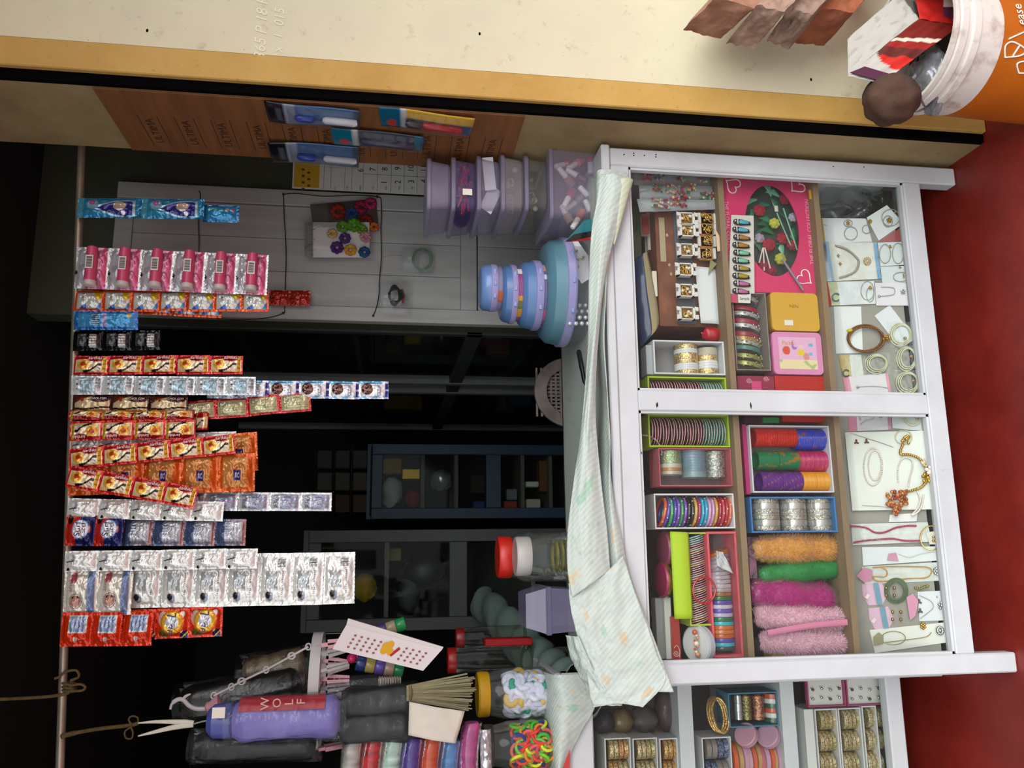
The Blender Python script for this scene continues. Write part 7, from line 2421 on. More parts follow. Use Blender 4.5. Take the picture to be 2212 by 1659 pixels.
# fluffy hair bands
def fluffy(label, x0, y0, x1, y1, Y, c, n=4200, bag=True, slant=0.0, length=0.009, group='fluffy hair bands in the middle tier'):
 xl, xr, zb_, zt_ = rect(x0, y0, x1, y1, Y)
 c0 = Vector(((xl + xr) / 2, Y + 0.02, (zb_ + zt_) / 2))
 rx_, ry_, rz2 = (xr - xl) / 2 * 0.9, 0.022, (zt_ - zb_) / 2 * 0.97
 t = thing('fluffy_hair_band', label, 'hair band', (c0.x, c0.y, zb_), group)
 r3 = random.Random(sum(map(ord, label)))
 def surf(th, u):
  z = lerp(1, -1, u)
  pr = (1 - abs(z) ** 5) ** 0.5 * (1 + 0.10 * math.sin(z * 6 + 1))
  return c0 + Vector((rx_ * math.cos(th) * pr + slant * z * rx_, ry_ * math.sin(th) * pr, rz2 * z))
 m = MB().color(c)
 m.grid(lambda s, u: surf(2 * math.pi * s, u), 24, 30)
 part(m, 'core', printed('soft_cloth', 0.8), t, True)
 m = MB()
 cl_ = lin(c)
 for k in range(n):
  th = r3.uniform(math.pi * 0.85, math.pi * 2.15)
  u = r3.random()
  p = surf(th, u)
  nn = Vector((math.cos(th), math.sin(th) * 1.2, 0.5 * (0.5 - u)))
  nn.normalize()
  dd = (nn + Vector((r3.uniform(-0.9, 0.9), r3.uniform(-0.5, 0.5), r3.uniform(-0.9, 0.9)))).normalized()
  sd = dd.cross(nn)
  if sd.length < 1e-3: continue
  sd.normalize()
  g = r3.uniform(0.8, 1.15)
  m.col = tuple(min(1, q * g) for q in cl_)
  L = length * r3.uniform(0.6, 1.2)
  m.poly([p - sd * 0.0005, p + sd * 0.0005, p + dd * L])
 o = part(m, 'fur', printed('soft_cloth', 0.8), t)
 o['kind'] = 'stuff'
 if bag:
  m = MB()
  m.grid(lambda s, u: c0 + (surf(2 * math.pi * s, u) - c0) * (1.16 + 0.07 * nz(s * 8, u * 10, 4)), 26, 24)
  part(m, 'clear_bag', CLEAR, t, True)
 return t
fluffy('orange yellow fluffy hair band in a clear bag under the blue box', 1632, 1153, 1822, 1216, 1.606, '#d89a44')
fluffy('green fluffy hair band in a clear bag below the orange one', 1645, 1208, 1826, 1262, 1.614, '#1f8a3c', 1800, slant=-0.3)
fluffy('magenta fluffy hair band in a crinkled clear bag', 1628, 1252, 1812, 1322, 1.606, '#b01c78', slant=0.25)
fluffy('upper pale pink fluffy hair band', 1636, 1306, 1836, 1364, 1.602, '#e0b4c4', 7000, False, slant=0.2)
fluffy('lower pale pink fluffy hair band with a pink ribbon', 1648, 1362, 1842, 1416, 1.602, '#e0b6c6', 7000, False, slant=0.15)
m = MB().color('#c87a98')
m.tube(spline([PY(x, y, 1.590) for x, y in ((1658, 1368), (1700, 1360), (1760, 1350), (1830, 1344))], 16), 0.006, 8, flat_=0.4)
tag(m.build('pink_ribbon', printed('soft_cloth', 0.8), smooth=True), 'pink ribbon band between the two pale pink hair bands', 'ribbon')
slab('carton', 'pale yellow carton at the left end of the middle tier', 'carton', 1668, 1404, 1748, 1430, 1.64, 0.04, '#c8bc50')
slab('carton', 'bright yellow carton at the left end of the middle tier', 'carton', 1752, 1390, 1832, 1430, 1.642, 0.04, '#cfc02c', z0=ZS2)
slab('mauve_packet', 'mauve flowered packet edge beside the fluffy hair bands', 'packet', 1618, 1160, 1634, 1250, 1.64, 0.004, '#9c6a84')
slab('white_card', 'white card strip standing right behind the shelf edge by the hair bands', 'card', 1828, 1160, 1836, 1420, 1.66, 0.003, '#c8c0b4')
# ================================================================== lowest tier: jewellery on a sloping board
BP = Vector((0.3, 1.578, zb + 0.004))
BN = Vector((0, -0.79, 0.61)).normalized()
SL = SPL(BP, BN)
XA = Vector((1, 0, 0))
brd = [SL(1770, 466), SL(1955, 478), SL(2062, 1416), SL(1838, 1418)]
zt_b = brd[0]
m = MB().color('#8f8b83')
xr_b, xl_b = SL(1850, 478).x, SL(1950, 1420).x - 0.003
top_p = SL(1790, 500)
dn = Vector((0, BN.z, -BN.y))
L_b = 0.245
m.plate([Vector((xl_b, BP.y, BP.z)), Vector((xr_b, BP.y, BP.z)), Vector((xr_b, BP.y, BP.z)) + dn * L_b, Vector((xl_b, BP.y, BP.z)) + dn * L_b], BN, 0.006)
part(m, 'sloping_board', M('grey_display_board', '#97938a', 0.7, nscale=6, var=0.2), case)
GRP = 'jewellery cards on the sloping board'
LVL = [0.0]
def jplate(mb, quad, off, th=0.0010):
 mb.plate([SL(x, y, off) for x, y in quad], BN, th)
def jcard(label, quad, col, bands=(), chains=(), gems=(), film_=False, off=None, group=GRP, name='jewellery_card', cat='jewellery card', words=()):
 """card lying on the board; bands (a0,a1,colour) across its length, chains (pts, radius, material), gems (x, y, r, material, count)"""
 LVL[0] += 0.0004
 of = 0.0012 + (LVL[0] % 0.004) if off is None else off
 c = sum((SL(x, y, of) for x, y in quad), Vector()) / len(quad)
 t = thing(name, label, cat, c, group)
 m = MB().color(col)
 jplate(m, quad, of)
 part(m, 'card', GLOSSY(), t)
 q = [Vector((x, y, 0)) for x, y in quad]
 for a0_, a1_, cc_ in bands:
  if len(quad) == 4:
   m = MB().color(cc_)
   b4 = [q[0].lerp(q[1], a0_), q[0].lerp(q[1], a1_), q[3].lerp(q[2], a1_), q[3].lerp(q[2], a0_)]
   jplate(m, [(v.x, v.y) for v in b4], of + 0.0006, 0.0005)
   part(m, 'printed_band', GLOSSY(), t)
 for pts, r, mt in chains:
  m = MB()
  m.tube(spline([SL(x, y, of + 0.0018 + r) for x, y in pts], max(8, len(pts) * 6)), r, 6)
  part(m, 'chain', mt, t, True)
 for g in gems:
  x, y, r, mt, n = g
  m = MB()
  r3 = random.Random(int(x * 3 + y * 7))
  if n == 1:
   m.ball(SL(x, y, of + 0.003), r, 10, 7, (1, 0.8, 1))
  else:
   for k in range(n):
    a = 2 * math.pi * k / n
    m.ball(SL(x, y, of + 0.003) + Vector((math.cos(a) * r, 0, math.sin(a) * r * 0.9)), r * 0.55, 7, 5)
   m.ball(SL(x, y, of + 0.004), r * 0.6, 8, 6)
  part(m, 'pendant', mt, t, True)
 for s, x, y, base, up, size, mt in words:
  word(s, mt, t, SL(x, y, of + 0.0012) - t.location, base, (0, BN.z * 1, -BN.y) if up == 'u' else up, size)
 if film_:
  m = MB()
  q4 = [SL(x, y, of + 0.004) for x, y in quad[:4]]
  m.grid(lambda s, u: q4[0].lerp(q4[1], s).lerp(q4[3].lerp(q4[2], s), u) + BN * (0.004 * nz(s * 6, u * 6, LVL[0] * 900)), 14, 12)
  part(m, 'clear_sleeve', CLEAR, t, True)
 return t
def ringpts(x, y, rx, ry, n=16, a0_=0.0, a1_=6.283):
 return [(x + rx * math.cos(lerp(a0_, a1_, k / n)), y + ry * math.sin(lerp(a0_, a1_, k / n))) for k in range(n + 1)]
def beads(label, pts, r, mt, off=0.007, cat='bracelet', name='bead_bracelet', extra=(), n=None, group=None):
 P = [SL(x, y, off) for x, y in pts]
 n = n or len(pts) * 3
 S_ = spline(P, n)
 t = thing(name, label, cat, S_[0], group)
 base = MB().ball((0, 0, 0), r, 8, 6).mesh('bead')
 _finish(base, mt, 'all')
 for p in S_:
  inst('bead', base, t, p - t.location)
 for x, y, rr_, mm, nn in extra:
  m = MB()
  if nn == 1:
   m.ball(SL(x, y, off + 0.002), rr_, 10, 7)
  else:
   r3 = random.Random(int(x))
   for k in range(nn):
    m.ball(SL(x, y, off + 0.002) + Vector((r3.uniform(-1, 1), r3.uniform(-0.5, 0.3), r3.uniform(-1, 1))) * rr_, rr_ * 0.4, 7, 5)
  part(m, 'charm', mm, t, True)
 return t
WCARD, WC2 = '#cdd1d2', '#c2c7c8'
STR = flat('#9a9a92', 0.4)
CREAM_S = flat('#cfcca4', 0.4)
GREYST = flat('#9c948a', 0.5)
# right half
m = MB()
cbp = SL(1850, 430, 0.0)
m.grid(lambda s, u: PY(lerp(1772, 1950, s), lerp(398, 486, u), 1.66) + Vector((0, 0.03 * nz(s * 4, u * 3, 6) - 0.05 * s, 0.02 * nz(s * 5, u * 4, 1))), 26, 18)
tag(m.build('crumpled_film', film('crumpled_clear_film', '#e6eaea', 0.10, '#a9aeb0', 0.5, 0.1, 1.0, 45), smooth=True), 'crumpled clear plastic film in the dark corner of the lowest tier', 'plastic film')
jcard('white card with three gold pendants on cord loops at the right end', [(1766, 471), (1870, 472), (1884, 522), (1772, 524)], WCARD, [(0.0, 0.10, '#b09048')],
      [(ringpts(1832, 482, 9, 7) , 0.0008, STR), (ringpts(1838, 504, 14, 14), 0.0008, STR), (ringpts(1872, 495, 9, 9), 0.0008, STR)], [(1832, 482, 0.0035, GOLD, 5), (1880, 478, 0.0035, GOLD, 5)])
jcard('white card slanting upward with a gold pendant ring at the right end', [(1872, 470), (1916, 443), (1952, 482), (1898, 520)], WCARD, (),
      [(ringpts(1924, 470, 19, 18), 0.0008, STR), (ringpts(1918, 478, 10, 12), 0.0008, STR)], [(1921, 476, 0.0045, GOLD, 5), (1934, 458, 0.0022, GOLD, 1)])
jcard('red triangular paper scrap between the white pendant cards', [(1896, 523), (1948, 490), (1950, 521)], '#8c1c20', name='paper_scrap', cat='paper')
jcard('card with blue edges and a ribbon choker with gold cluster', [(1772, 522), (1894, 524), (1904, 602), (1786, 608)], '#cfcdc4', [(0.0, 0.14, '#8db4d4'), (0.02, 0.09, '#d4dde4'), (0.93, 1.0, '#4f8fb8')],
      [([(1804, 530), (1828, 538), (1846, 552), (1855, 565), (1848, 585), (1830, 595), (1812, 600)], 0.0022, GREYST)], [(1811, 552, 0.0028, GOLD, 4), (1815, 570, 0.0028, GOLD, 4), (1854, 564, 0.0022, GOLD, 1), (1874, 564, 0.0065, flat('#d8c29a', 0.2, 0.4), 9)], True)
jcard('white card with two looped cords and a small gold charm', [(1896, 524), (1950, 522), (1956, 572), (1902, 575)], WC2, (),
      [(ringpts(1912, 548, 12, 20), 0.0008, STR), (ringpts(1940, 547, 12, 22), 0.0008, STR)], [(1923, 533, 0.003, GOLD, 3)])
jcard('pale card with a gold bow pendant below the looped cords', [(1902, 576), (1956, 574), (1964, 610), (1906, 613)], '#bfc6c8', (), [(ringpts(1946, 598, 16, 10), 0.0008, STR)], [(1944, 577, 0.0025, GOLD, 3), (1952, 596, 0.003, GOLD, 2)])
jcard('white card with a teal print and a coiled cord in clear sleeve', [(1788, 609), (1888, 607), (1892, 656), (1796, 660)], WCARD, [(0.0, 0.20, '#c3c49a')],
      [(ringpts(1806, 642, 8, 8, 12, 0.6, 5.6), 0.0016, flat('#2a6a78', 0.4)), (ringpts(1874, 628, 14, 20), 0.0008, STR), (ringpts(1880, 636, 8, 16), 0.0008, STR)], [(1880, 622, 0.0035, GOLD, 4)], True)
jcard('pale pink card with a silver star necklace', [(1890, 611), (1964, 611), (1970, 660), (1893, 660)], '#cdc6cc', [(0.92, 1.0, '#c88a98')],
      [([(1900, 640), (1930, 636), (1930, 622), (1903, 620)], 0.0007, STR)], [(1951, 630, 0.004, SILVER, 5), (1899, 640, 0.003, SILVER, 1)])
jcard('glossy red strip beside the teal printed card', [(1779, 610), (1788, 610), (1797, 660), (1786, 662)], '#b0342c', name='paper_strip', cat='paper')
jcard('blank white card below the teal printed card', [(1801, 662), (1860, 662), (1864, 762), (1806, 764)], '#d0d3d4', film_=False)
jcard('slanting white tag printed in black above the coiled bracelets', [(1889, 682), (1922, 659), (1978, 732), (1944, 752)], '#c6c9cc', (), (), (), False, None, GRP, 'jewellery_card', 'jewellery card', ())
jcard('clear sleeved card with an ochre header and a coiled cord', [(1812, 767), (1860, 766), (1866, 812), (1820, 814)], '#c6c8c0', [(0.0, 0.45, '#b39d58')], [(ringpts(1828, 806, 7, 7, 12, 0.6, 5.6), 0.0016, flat('#2c4a46', 0.4))], (), True)
jcard('pink edged card with a silver chain near the middle post', [(1820, 814), (1918, 806), (1925, 848), (1826, 846)], '#c9c2c8', [(0.0, 0.14, '#c88096'), (0.94, 1.0, '#c88096')], [([(1850, 836), (1890, 834), (1918, 838)], 0.0006, STR)], [(1853, 836, 0.003, SILVER, 1)])
t = beads('gold brown double bead bracelet with a flower charm', ringpts(1868, 730, 37, 28, 24), 0.0026, M('gold_brown_bead', '#8a5a28', 0.25, 0.5), 0.008, extra=[(1915, 728, 0.007, flat('#b8861c', 0.25, 0.7), 10)], n=60)
S_ = spline([SL(x, y, 0.013) for x, y in ringpts(1872, 733, 38, 27, 24)], 58)
for p in S_:
 o = t.children[0].copy(); COL.objects.link(o); o.parent = t; o.location = p - t.location
m = MB().color('#d0b818').ball(SL(1836, 714, 0.012), 0.006, 10, 7, (0.7, 0.8, 1.3))
part(m, 'yellow_tag', GLOSSY(), t, True)
for k, (x, y, rx_, ry_, ex) in enumerate(((1945, 723, 24, 25, (1955, 730)), (1958, 775, 21, 26, (1968, 770)), (1893, 786, 24, 21, None), (1960, 827, 24, 24, (1972, 822)))):
 t = thing('coiled_bracelet', ['cream coiled cord bracelet under the slanting white tag', 'cream coiled cord bracelet with an ochre tassel', 'cream coiled cord bracelet in a clear sleeve by the ochre header', 'cream coiled cord bracelet nearest the middle post'][k], 'bracelet', SL(x, y, 0.004), 'cream coiled bracelets in the lowest tier')
 for j in range(3):
  m = MB()
  m.tube([SL(px, py, 0.005 + 0.0012 * j) for px, py in ringpts(x + j * 1.5, y - j, rx_ - 3 * j, ry_ - 3 * j, 24)[:-1]], 0.0012, 6, True)
  part(m, 'coil', CREAM_S, t, True)
 if ex:
  m = MB().ball(SL(*ex, 0.008), 0.0035, 9, 6)
  part(m, 'charm', flat('#b88a5a', 0.25, 0.5), t, True)
 m = MB()
 qx = [SL(px, py, 0.010) for px, py in ((x - rx_ - 5, y - ry_ - 3), (x + rx_ + 5, y - ry_ - 3), (x + rx_ + 6, y + ry_ + 3), (x - rx_ - 4, y + ry_ + 3))]
 m.grid(lambda s, u: qx[0].lerp(qx[1], s).lerp(qx[3].lerp(qx[2], s), u) + BN * 0.004 * nz(s * 5, u * 5, k), 12, 10)
 part(m, 'clear_sleeve', CLEAR, t, True)
# left half
jcard('pink ended card with a silver chain left of the middle post', [(1831, 888), (1924, 888), (1926, 928), (1834, 932)], '#c8c2ca', [(0.0, 0.20, '#c07a94'), (0.92, 1.0, '#b87890')], [([(1858, 918), (1870, 908), (1886, 904), (1890, 895)], 0.0007, STR)], [(1858, 902, 0.0035, SILVER, 2), (1902, 900, 0.003, SILVER, 3)])
jcard('white card with coiled pearls and a metal ball left of the post', [(1926, 888), (1994, 888), (1994, 931), (1928, 925)], WC2, (), [(ringpts(1972, 900, 20, 20, 16, 0, 3.2), 0.0012, CREAM_S), (ringpts(1972, 900, 15, 15, 16, 0, 3.2), 0.0012, CREAM_S)], [(1981, 901, 0.005, flat('#b89a80', 0.15, 0.7), 1)])
t = jcard('white foam pad holding pearl and gold necklaces', [(1825, 934), (2012, 930), (2030, 1100), (1841, 1103)], '#cbcdc6', (), [([(1838, 936), (1870, 946), (1905, 957), (1930, 966)], 0.0007, GREYST), ([(1862, 1092), (1900, 1094), (1930, 1098)], 0.0006, GREYST)], [(1850, 955, 0.0042, flat('#6a3a1c', 0.2), 3), (1872, 954, 0.0042, flat('#6a3a1c', 0.2), 3)], False, 0.010, GRP, 'foam_pad', 'necklace pad')
beads('oval pearl necklace on the white foam pad', ringpts(1886, 1008, 20, 40, 20), 0.0017, PEARL, 0.013, 'necklace', 'pearl_necklace', n=70)
beads('inner oval pearl strand on the white foam pad', ringpts(1890, 1005, 14, 32, 20), 0.0016, PEARL, 0.013, 'necklace', 'pearl_necklace', n=56)
beads('gold necklace with pearl drops curving over the foam pad', [(1950, 960), (1945, 980), (1965, 982), (1985, 990), (1998, 1005), (2003, 1022), (2000, 1040), (1990, 1052), (1975, 1058), (1955, 1064)], 0.0030, GOLD, 0.016, 'necklace', 'gold_necklace', [(1955, 950, 0.009, GOLD, 12), (2010, 1015, 0.010, PEARL, 14), (1998, 1000, 0.008, flat('#d8c8a0', 0.2, 0.4), 10), (2002, 1030, 0.009, GOLD, 12)], 46)
beads('long white pearl strand hanging beside the gold necklace', [(1940, 1040), (1940, 1010), (1950, 990), (1968, 992), (1972, 1005), (1966, 1030), (1962, 1050)], 0.0017, PEARL, 0.014, 'necklace', 'pearl_necklace', n=44)
beads('braided white pearl cord below the gold necklace', [(1982, 1062), (1988, 1080), (1982, 1098), (1970, 1112), (1980, 1108), (1990, 1095), (1995, 1070)], 0.0020, PEARL, 0.014, 'necklace', 'pearl_necklace', n=50)
beads('cream corded loops at the top of the gold necklace', ringpts(1952, 944, 18, 15, 16), 0.0012, CREAM_S, 0.014, 'necklace', 'corded_loop', n=60)
t = thing('bead_pendant', 'orange brown bead cluster pendant on the foam pad', 'pendant', SL(1935, 1090, 0.012))
r3 = random.Random(5)
for k in range(110):
 m = MB()
 u, v = r3.uniform(-1, 1), r3.uniform(-1, 1)
 if abs(u) > 1.1 - 0.9 * max(0, v): continue
 m.ball(SL(1938 + u * 22, 1086 + v * 26, 0.016 + 0.006 * r3.random()), 0.0036, 7, 5)
 part(m, 'bead', flat(r3.choice(['#b0622c', '#8c3a20', '#c88a4a', '#9c4a2a']), 0.25), t, True)
jcard('white tissue under the bead cluster pendant', [(1922, 1112), (1982, 1108), (1980, 1126), (1920, 1128)], '#cfcdcc', name='paper_tissue', cat='paper')
jcard('clear packet with a dark red braided necklace', [(1838, 1132), (2004, 1128), (2012, 1170), (1842, 1178)], '#c3c4be', (), [], [], True)
RBR = flat('#a83a58', 0.5)
for lab, pts in (('upper strand of the dark red braided necklace', [(1838, 1136), (1870, 1140), (1890, 1150), (1910, 1150), (1935, 1140), (1960, 1136), (1978, 1136)]), ('lower strand of the dark red braided necklace', [(1845, 1172), (1868, 1168), (1900, 1165), (1930, 1164), (1955, 1168), (1985, 1168)])):
 beads(lab, pts, 0.0022, RBR, 0.008, 'necklace', 'braided_strand', n=48)
m = MB()
m.tube([SL(x, y, 0.012) for x, y in ringpts(2012, 1162, 24, 26, 36)[:-1]], 0.0013, 6, True)
t = tag(m.build('hoop_pendant', GOLD, smooth=True), 'thin gold hoop pendant at the end of the red necklace', 'pendant')
m = MB().color('#cfc8ba')
m.plate([SL(x, y, 0.009) for x, y in ((2000, 1150), (2030, 1146), (2032, 1176), (2008, 1176))], BN, 0.001)
part(m, 'white_tag', PAPER(), t)
for k in range(6):
 m = MB().ball(SL(2016 + (k % 3) * 5, 1160 + (k // 3) * 8, 0.013), 0.0025, 7, 5)
 part(m, 'gold_bead', GOLD, t, True)
jcard('white card with a pink stone pendant on a pale cord', [(1862, 1182), (2036, 1180), (2038, 1210), (1864, 1222)], WC2, (), [([(1940, 1196), (1965, 1204), (1990, 1196), (2020, 1192)], 0.0007, flat('#c8c8b8'))], [(2028, 1200, 0.003, SILVER, 2)])
m = MB().color('#b0708c')
m.plate([SL(x, y, 0.009) for x, y in ((1916, 1210), (1920, 1196), (1936, 1194), (1941, 1212))], BN, 0.004)
tag(m.build('pink_stone', GLOSSY()), 'flat pink stone on the white card with pale cord', 'stone')
t = jcard('clear sleeved card with a mustard cord necklace and white gem', [(1862, 1224), (2034, 1214), (2040, 1254), (1868, 1262)], '#c3c4bc', (), [([(1885, 1226), (1920, 1224), (1970, 1224), (2005, 1226), (2012, 1236), (2000, 1248), (1960, 1250), (1900, 1256), (1886, 1246), (1912, 1246), (1916, 1234), (1905, 1226)], 0.0014, flat('#b88a3a', 0.5))], [(2024, 1234, 0.006, SILVER, 8), (2032, 1222, 0.003, flat('#5a5a5a', 0.2, 0.6), 1)], True)
m = MB().color('#b87c94')
m.plate([SL(x, y, 0.010) for x, y in ((1850, 1244), (1866, 1226), (1884, 1232), (1884, 1254), (1866, 1258))], BN, 0.002)
part(m, 'pink_tag', PAPER(), t)
def earring_card(label, x, y):
 t = jcard(label, [(x, y), (x + 42, y - 4), (x + 56, y + 22), (x + 44, y + 44), (x + 14, y + 46), (x + 2, y + 24)], '#c39ab0', (), (), (), False, None, 'pink earring cards in the lowest tier')
 m = MB().color('#4a8098')
 jplate(m, [(x + 24, y - 2), (x + 35, y - 3), (x + 44, y + 43), (x + 33, y + 44)], 0.0062, 0.0006)
 part(m, 'blue_band', GLOSSY(), t)
 for dy in (8, 24):
  for dx in (52, 70):
   m = MB().ball(SL(x + dx, y + dy, 0.009), 0.0038, 9, 7, (1, 0.8, 0.8))
   part(m, 'gold_drop', flat('#a8844a', 0.2, 0.7), t, True)
 m = MB().color('#d8ccd2')
 jplate(m, [(x + 6, y + 28), (x + 12, y + 20), (x + 18, y + 24), (x + 12, y + 33)], 0.0062, 0.0006)
 part(m, 'price_sticker', PAPER(), t)
earring_card('upper pink earring card with a blue band and gold drops', 1862, 1262)
earring_card('lower pink earring card with a blue band and gold drops', 1876, 1314)
t = thing('green_hair_ring', 'grey green coiled hair ring behind the upper pink earring card', 'hair ring', SL(1936, 1276, 0.003))
for j in range(3):
 m = MB().tube([SL(x, y, 0.005 + 0.002 * j) for x, y in ringpts(1936, 1276, 24 - 3 * j, 26 - 3 * j, 28)[:-1]], 0.002, 6, True)
 part(m, 'coil', flat('#54684a', 0.6), t, True)
jcard('white card with a silver leaf pendant on a folded chain', [(1982, 1278), (2040, 1276), (2046, 1340), (1986, 1342)], '#c4c8cc', (), [([(1985, 1286), (2010, 1298), (2016, 1312), (2002, 1326), (1988, 1336)], 0.0007, STR)], [(2034, 1308, 0.006, SILVER, 5), (1986, 1300, 0.004, flat('#6a6068', 0.2, 0.6), 3), (1988, 1320, 0.004, flat('#6a6068', 0.2, 0.6), 3)])
m = MB().color('#c88aa4')
m.plate([SL(x, y, 0.010) for x, y in ((1958, 1290), (1972, 1282), (1984, 1298), (1978, 1330), (1966, 1340))], BN, 0.0015)
tag(m.build('pink_tag', PAPER()), 'shiny pink tag beside the silver leaf pendant', 'tag')
beads('green and gold drop earring above the silver leaf card', [(1978, 1270), (1988, 1272), (1996, 1268), (2004, 1266)], 0.003, flat('#8a8a4a', 0.2, 0.5), 0.008, 'earring', 'drop_earring', n=8)
jcard('long white card with a fine gold chain and dark red gem', [(1878, 1361), (2046, 1344), (2058, 1386), (1890, 1411)], '#cbcbc2', (), [(ringpts(1930, 1378, 26, 14), 0.0008, flat('#a89a6a', 0.4, 0.4)), ([(1910, 1388), (1960, 1382), (2000, 1376), (2012, 1366)], 0.0008, flat('#a89a6a', 0.4, 0.4))], [(1994, 1352, 0.005, GOLD, 6), (2031, 1362, 0.0065, SILVER, 10), (2031, 1362, 0.0045, flat('#5a1c1c', 0.2), 1), (2046, 1368, 0.0035, flat('#3a2c2c', 0.2), 1)])
m = MB().color('#8f8a6a')
m.plate([SL(x, y, 0.009) for x, y in ((1886, 1376), (1898, 1366), (1908, 1374), (1908, 1390), (1888, 1394))], BN, 0.002)
tag(m.build('olive_tag', PAPER()), 'olive tag on the long white card with gold chain', 'tag')

# ================================================================== goods in the second showcase
Yk = Y2 + 0.045
S2a, S2b = z2b + 0.0165, z2m + 0.0165
OG = [glitter('orange_gold', '#a8763a', '#d8b88a'), glitter('olive_gold', '#9a8a58', '#d6cca0'), glitter('amber_gold', '#b07a2c', '#d8c08a'), glitter('pale_gold', '#a89468', '#e0d4b0'), glitter('sea_green_gold', '#6a9078', '#c8d0b0')]
def box_column(label, x0, y0, x1, y1, mats, n, names, zmin=None, rim='#c2c2c2'):
 t, xl, xr, zb_, zt_ = tray('bangle_box', label, 'box', x0, y0, x1, y1, Yk, 0.07, rim, '#6a645c', 0.003, zmin, 'white boxes in the set back showcase')
 for k in range(n):
  yy = lerp(y0 + 5, y1 - 3, k / n)
  y2_ = lerp(y0 + 5, y1 - 3, (k + 0.97) / n)
  xa, xb = x0 + 10, x1 - 4
  xl2, xr2, _, _ = rect(xa, yy, xb, y2_, Yk)
  _, _, zb2, zt2 = rect(xa, yy, xb, y2_, Yk)
  R = (xr2 - xl2) / 2
  c = Vector(((xl2 + xr2) / 2, Yk + 0.004 + R, zb2))
  tt = thing('bangle_roll', '%s bangle roll, %s in the %s' % (names[k % len(names)], ['first', 'second', 'third', 'fourth', 'fifth'][k], ' '.join(label.split()[:3]) + ' ' + ' '.join(label.split()[-3:])), 'bangle roll', c, 'gold bangle rolls in the set back showcase')
  H = zt2 - zb2
  for j in range(4):
   m = MB()
   z0, z1 = H * j / 4, H * (j + 0.95) / 4
   m.lathe([(R * 0.9, z0), (R, z0 + H * 0.02), (R, z1 - H * 0.02), (R * 0.9, z1)], c, n=28, cap0=False, cap1=(j == 3))
   part(m, 'bangle', mats[(k + j // 2) % len(mats)], tt, 35)
box_column('first white box of orange gold rolls on the top shelf', 1307, 1594, 1364, 1700, [OG[0], OG[1]], 2, ['orange gold'])
box_column('second white box of olive gold rolls on the top shelf', 1368, 1594, 1422, 1700, [OG[1], OG[3]], 2, ['olive gold'])
box_column('third white box of amber rolls on the top shelf', 1426, 1594, 1480, 1700, [OG[2]], 2, ['amber'], S2a)
BLG = glitter('blue_grey_glit', '#4a4a6a', '#8a9ab8')
box_column('pale box of blue grey rolls on the middle shelf', 1518, 1592, 1582, 1700, [BLG, flat('#8a867e', 0.3, 0.4)], 2, ['blue grey'])
box_column('first white box of gold rolls on the low shelf', 1765, 1531, 1814, 1680, [OG[3], OG[1]], 3, ['pale gold', 'tan gold', 'sea green'])
box_column('second white box of gold rolls on the low shelf', 1816, 1529, 1865, 1680, [OG[1], OG[3]], 3, ['silver gold', 'tan gold', 'sea green'])
box_column('third white box of gold rolls on the low shelf', 1868, 1524, 1918, 1680, [OG[3], OG[3]], 3, ['grey gold', 'pale gold', 'cream gold'], z2n + 0.001)
slab('white_carton', 'plain white carton end beside the gold roll boxes on the low shelf', 'carton', 1742, 1532, 1762, 1680, Yk, 0.06, '#c6c8c4')
# ear stud boxes
for k, (x0, x1) in enumerate(((1744, 1826), (1829, 1915))):
 t, xl, xr, zb_, zt_ = tray('stud_box', '%s magenta edged box of small ear studs on the low shelf' % ['left hand', 'right hand'][1 - k] if False else '%s magenta edged box of ear studs behind the corner post' % ['upper', 'lower'][k], 'box', x0, 1462, x1, 1527 - 3 * k, Yk, 0.012, '#9c4468', '#c9c9c4', 0.003)
 for j in range(8):
  m = MB()
  q = PY(x0 + 12 + (j % 4) * 19, 1490 + (j // 4) * 20 - (j % 2) * 3, Yk + 0.004)
  m.ball(q, 0.0035, 8, 6)
  m.tube([q, q + Vector((0.004, 0.004, 0.004))], 0.0007, 5)
  part(m, 'ear_stud', SILVER if j % 3 else flat('#6a5a50', 0.2, 0.5), t, True)
# blue box with green, magenta and tricolour rolls
t, xl, xr, zb_, zt_ = tray('bangle_box', 'blue grey box of foil rolls and a tricolour roll on the middle shelf', 'box', 1574, 1495, 1706, 1570, Yk, 0.07, '#4a7688', '#5a5a54', 0.003, S2b)
TRI = [flat('#c8502c', 0.3), flat('#cfd0cc', 0.3), flat('#24583c', 0.3)]
for k, (x0, x1, y0, y1, mats, lab) in enumerate(((1590, 1606, 1503, 1556, [SILV], 'crumpled silver foil roll at the back of the blue grey box'), (1606, 1628, 1504, 1556, [glitter('green_foil', '#2f6a3c', '#b08a4a')], 'green and gold foil roll in the blue grey box'), (1630, 1656, 1504, 1556, [glitter('magenta_foil', '#8a2a50', '#c89a5a')], 'magenta and gold foil roll in the blue grey box'), (1658, 1697, 1500, 1562, TRI + TRI, 'orange white and green tricolour bangle roll'))):
 bangle_roll(lab, x0, y0, x1, y1, Yk + 0.006, [(mm, 1) for mm in mats] if len(mats) > 1 else [(mats[0], 1)] * 3, True, 'foil and tricolour rolls')
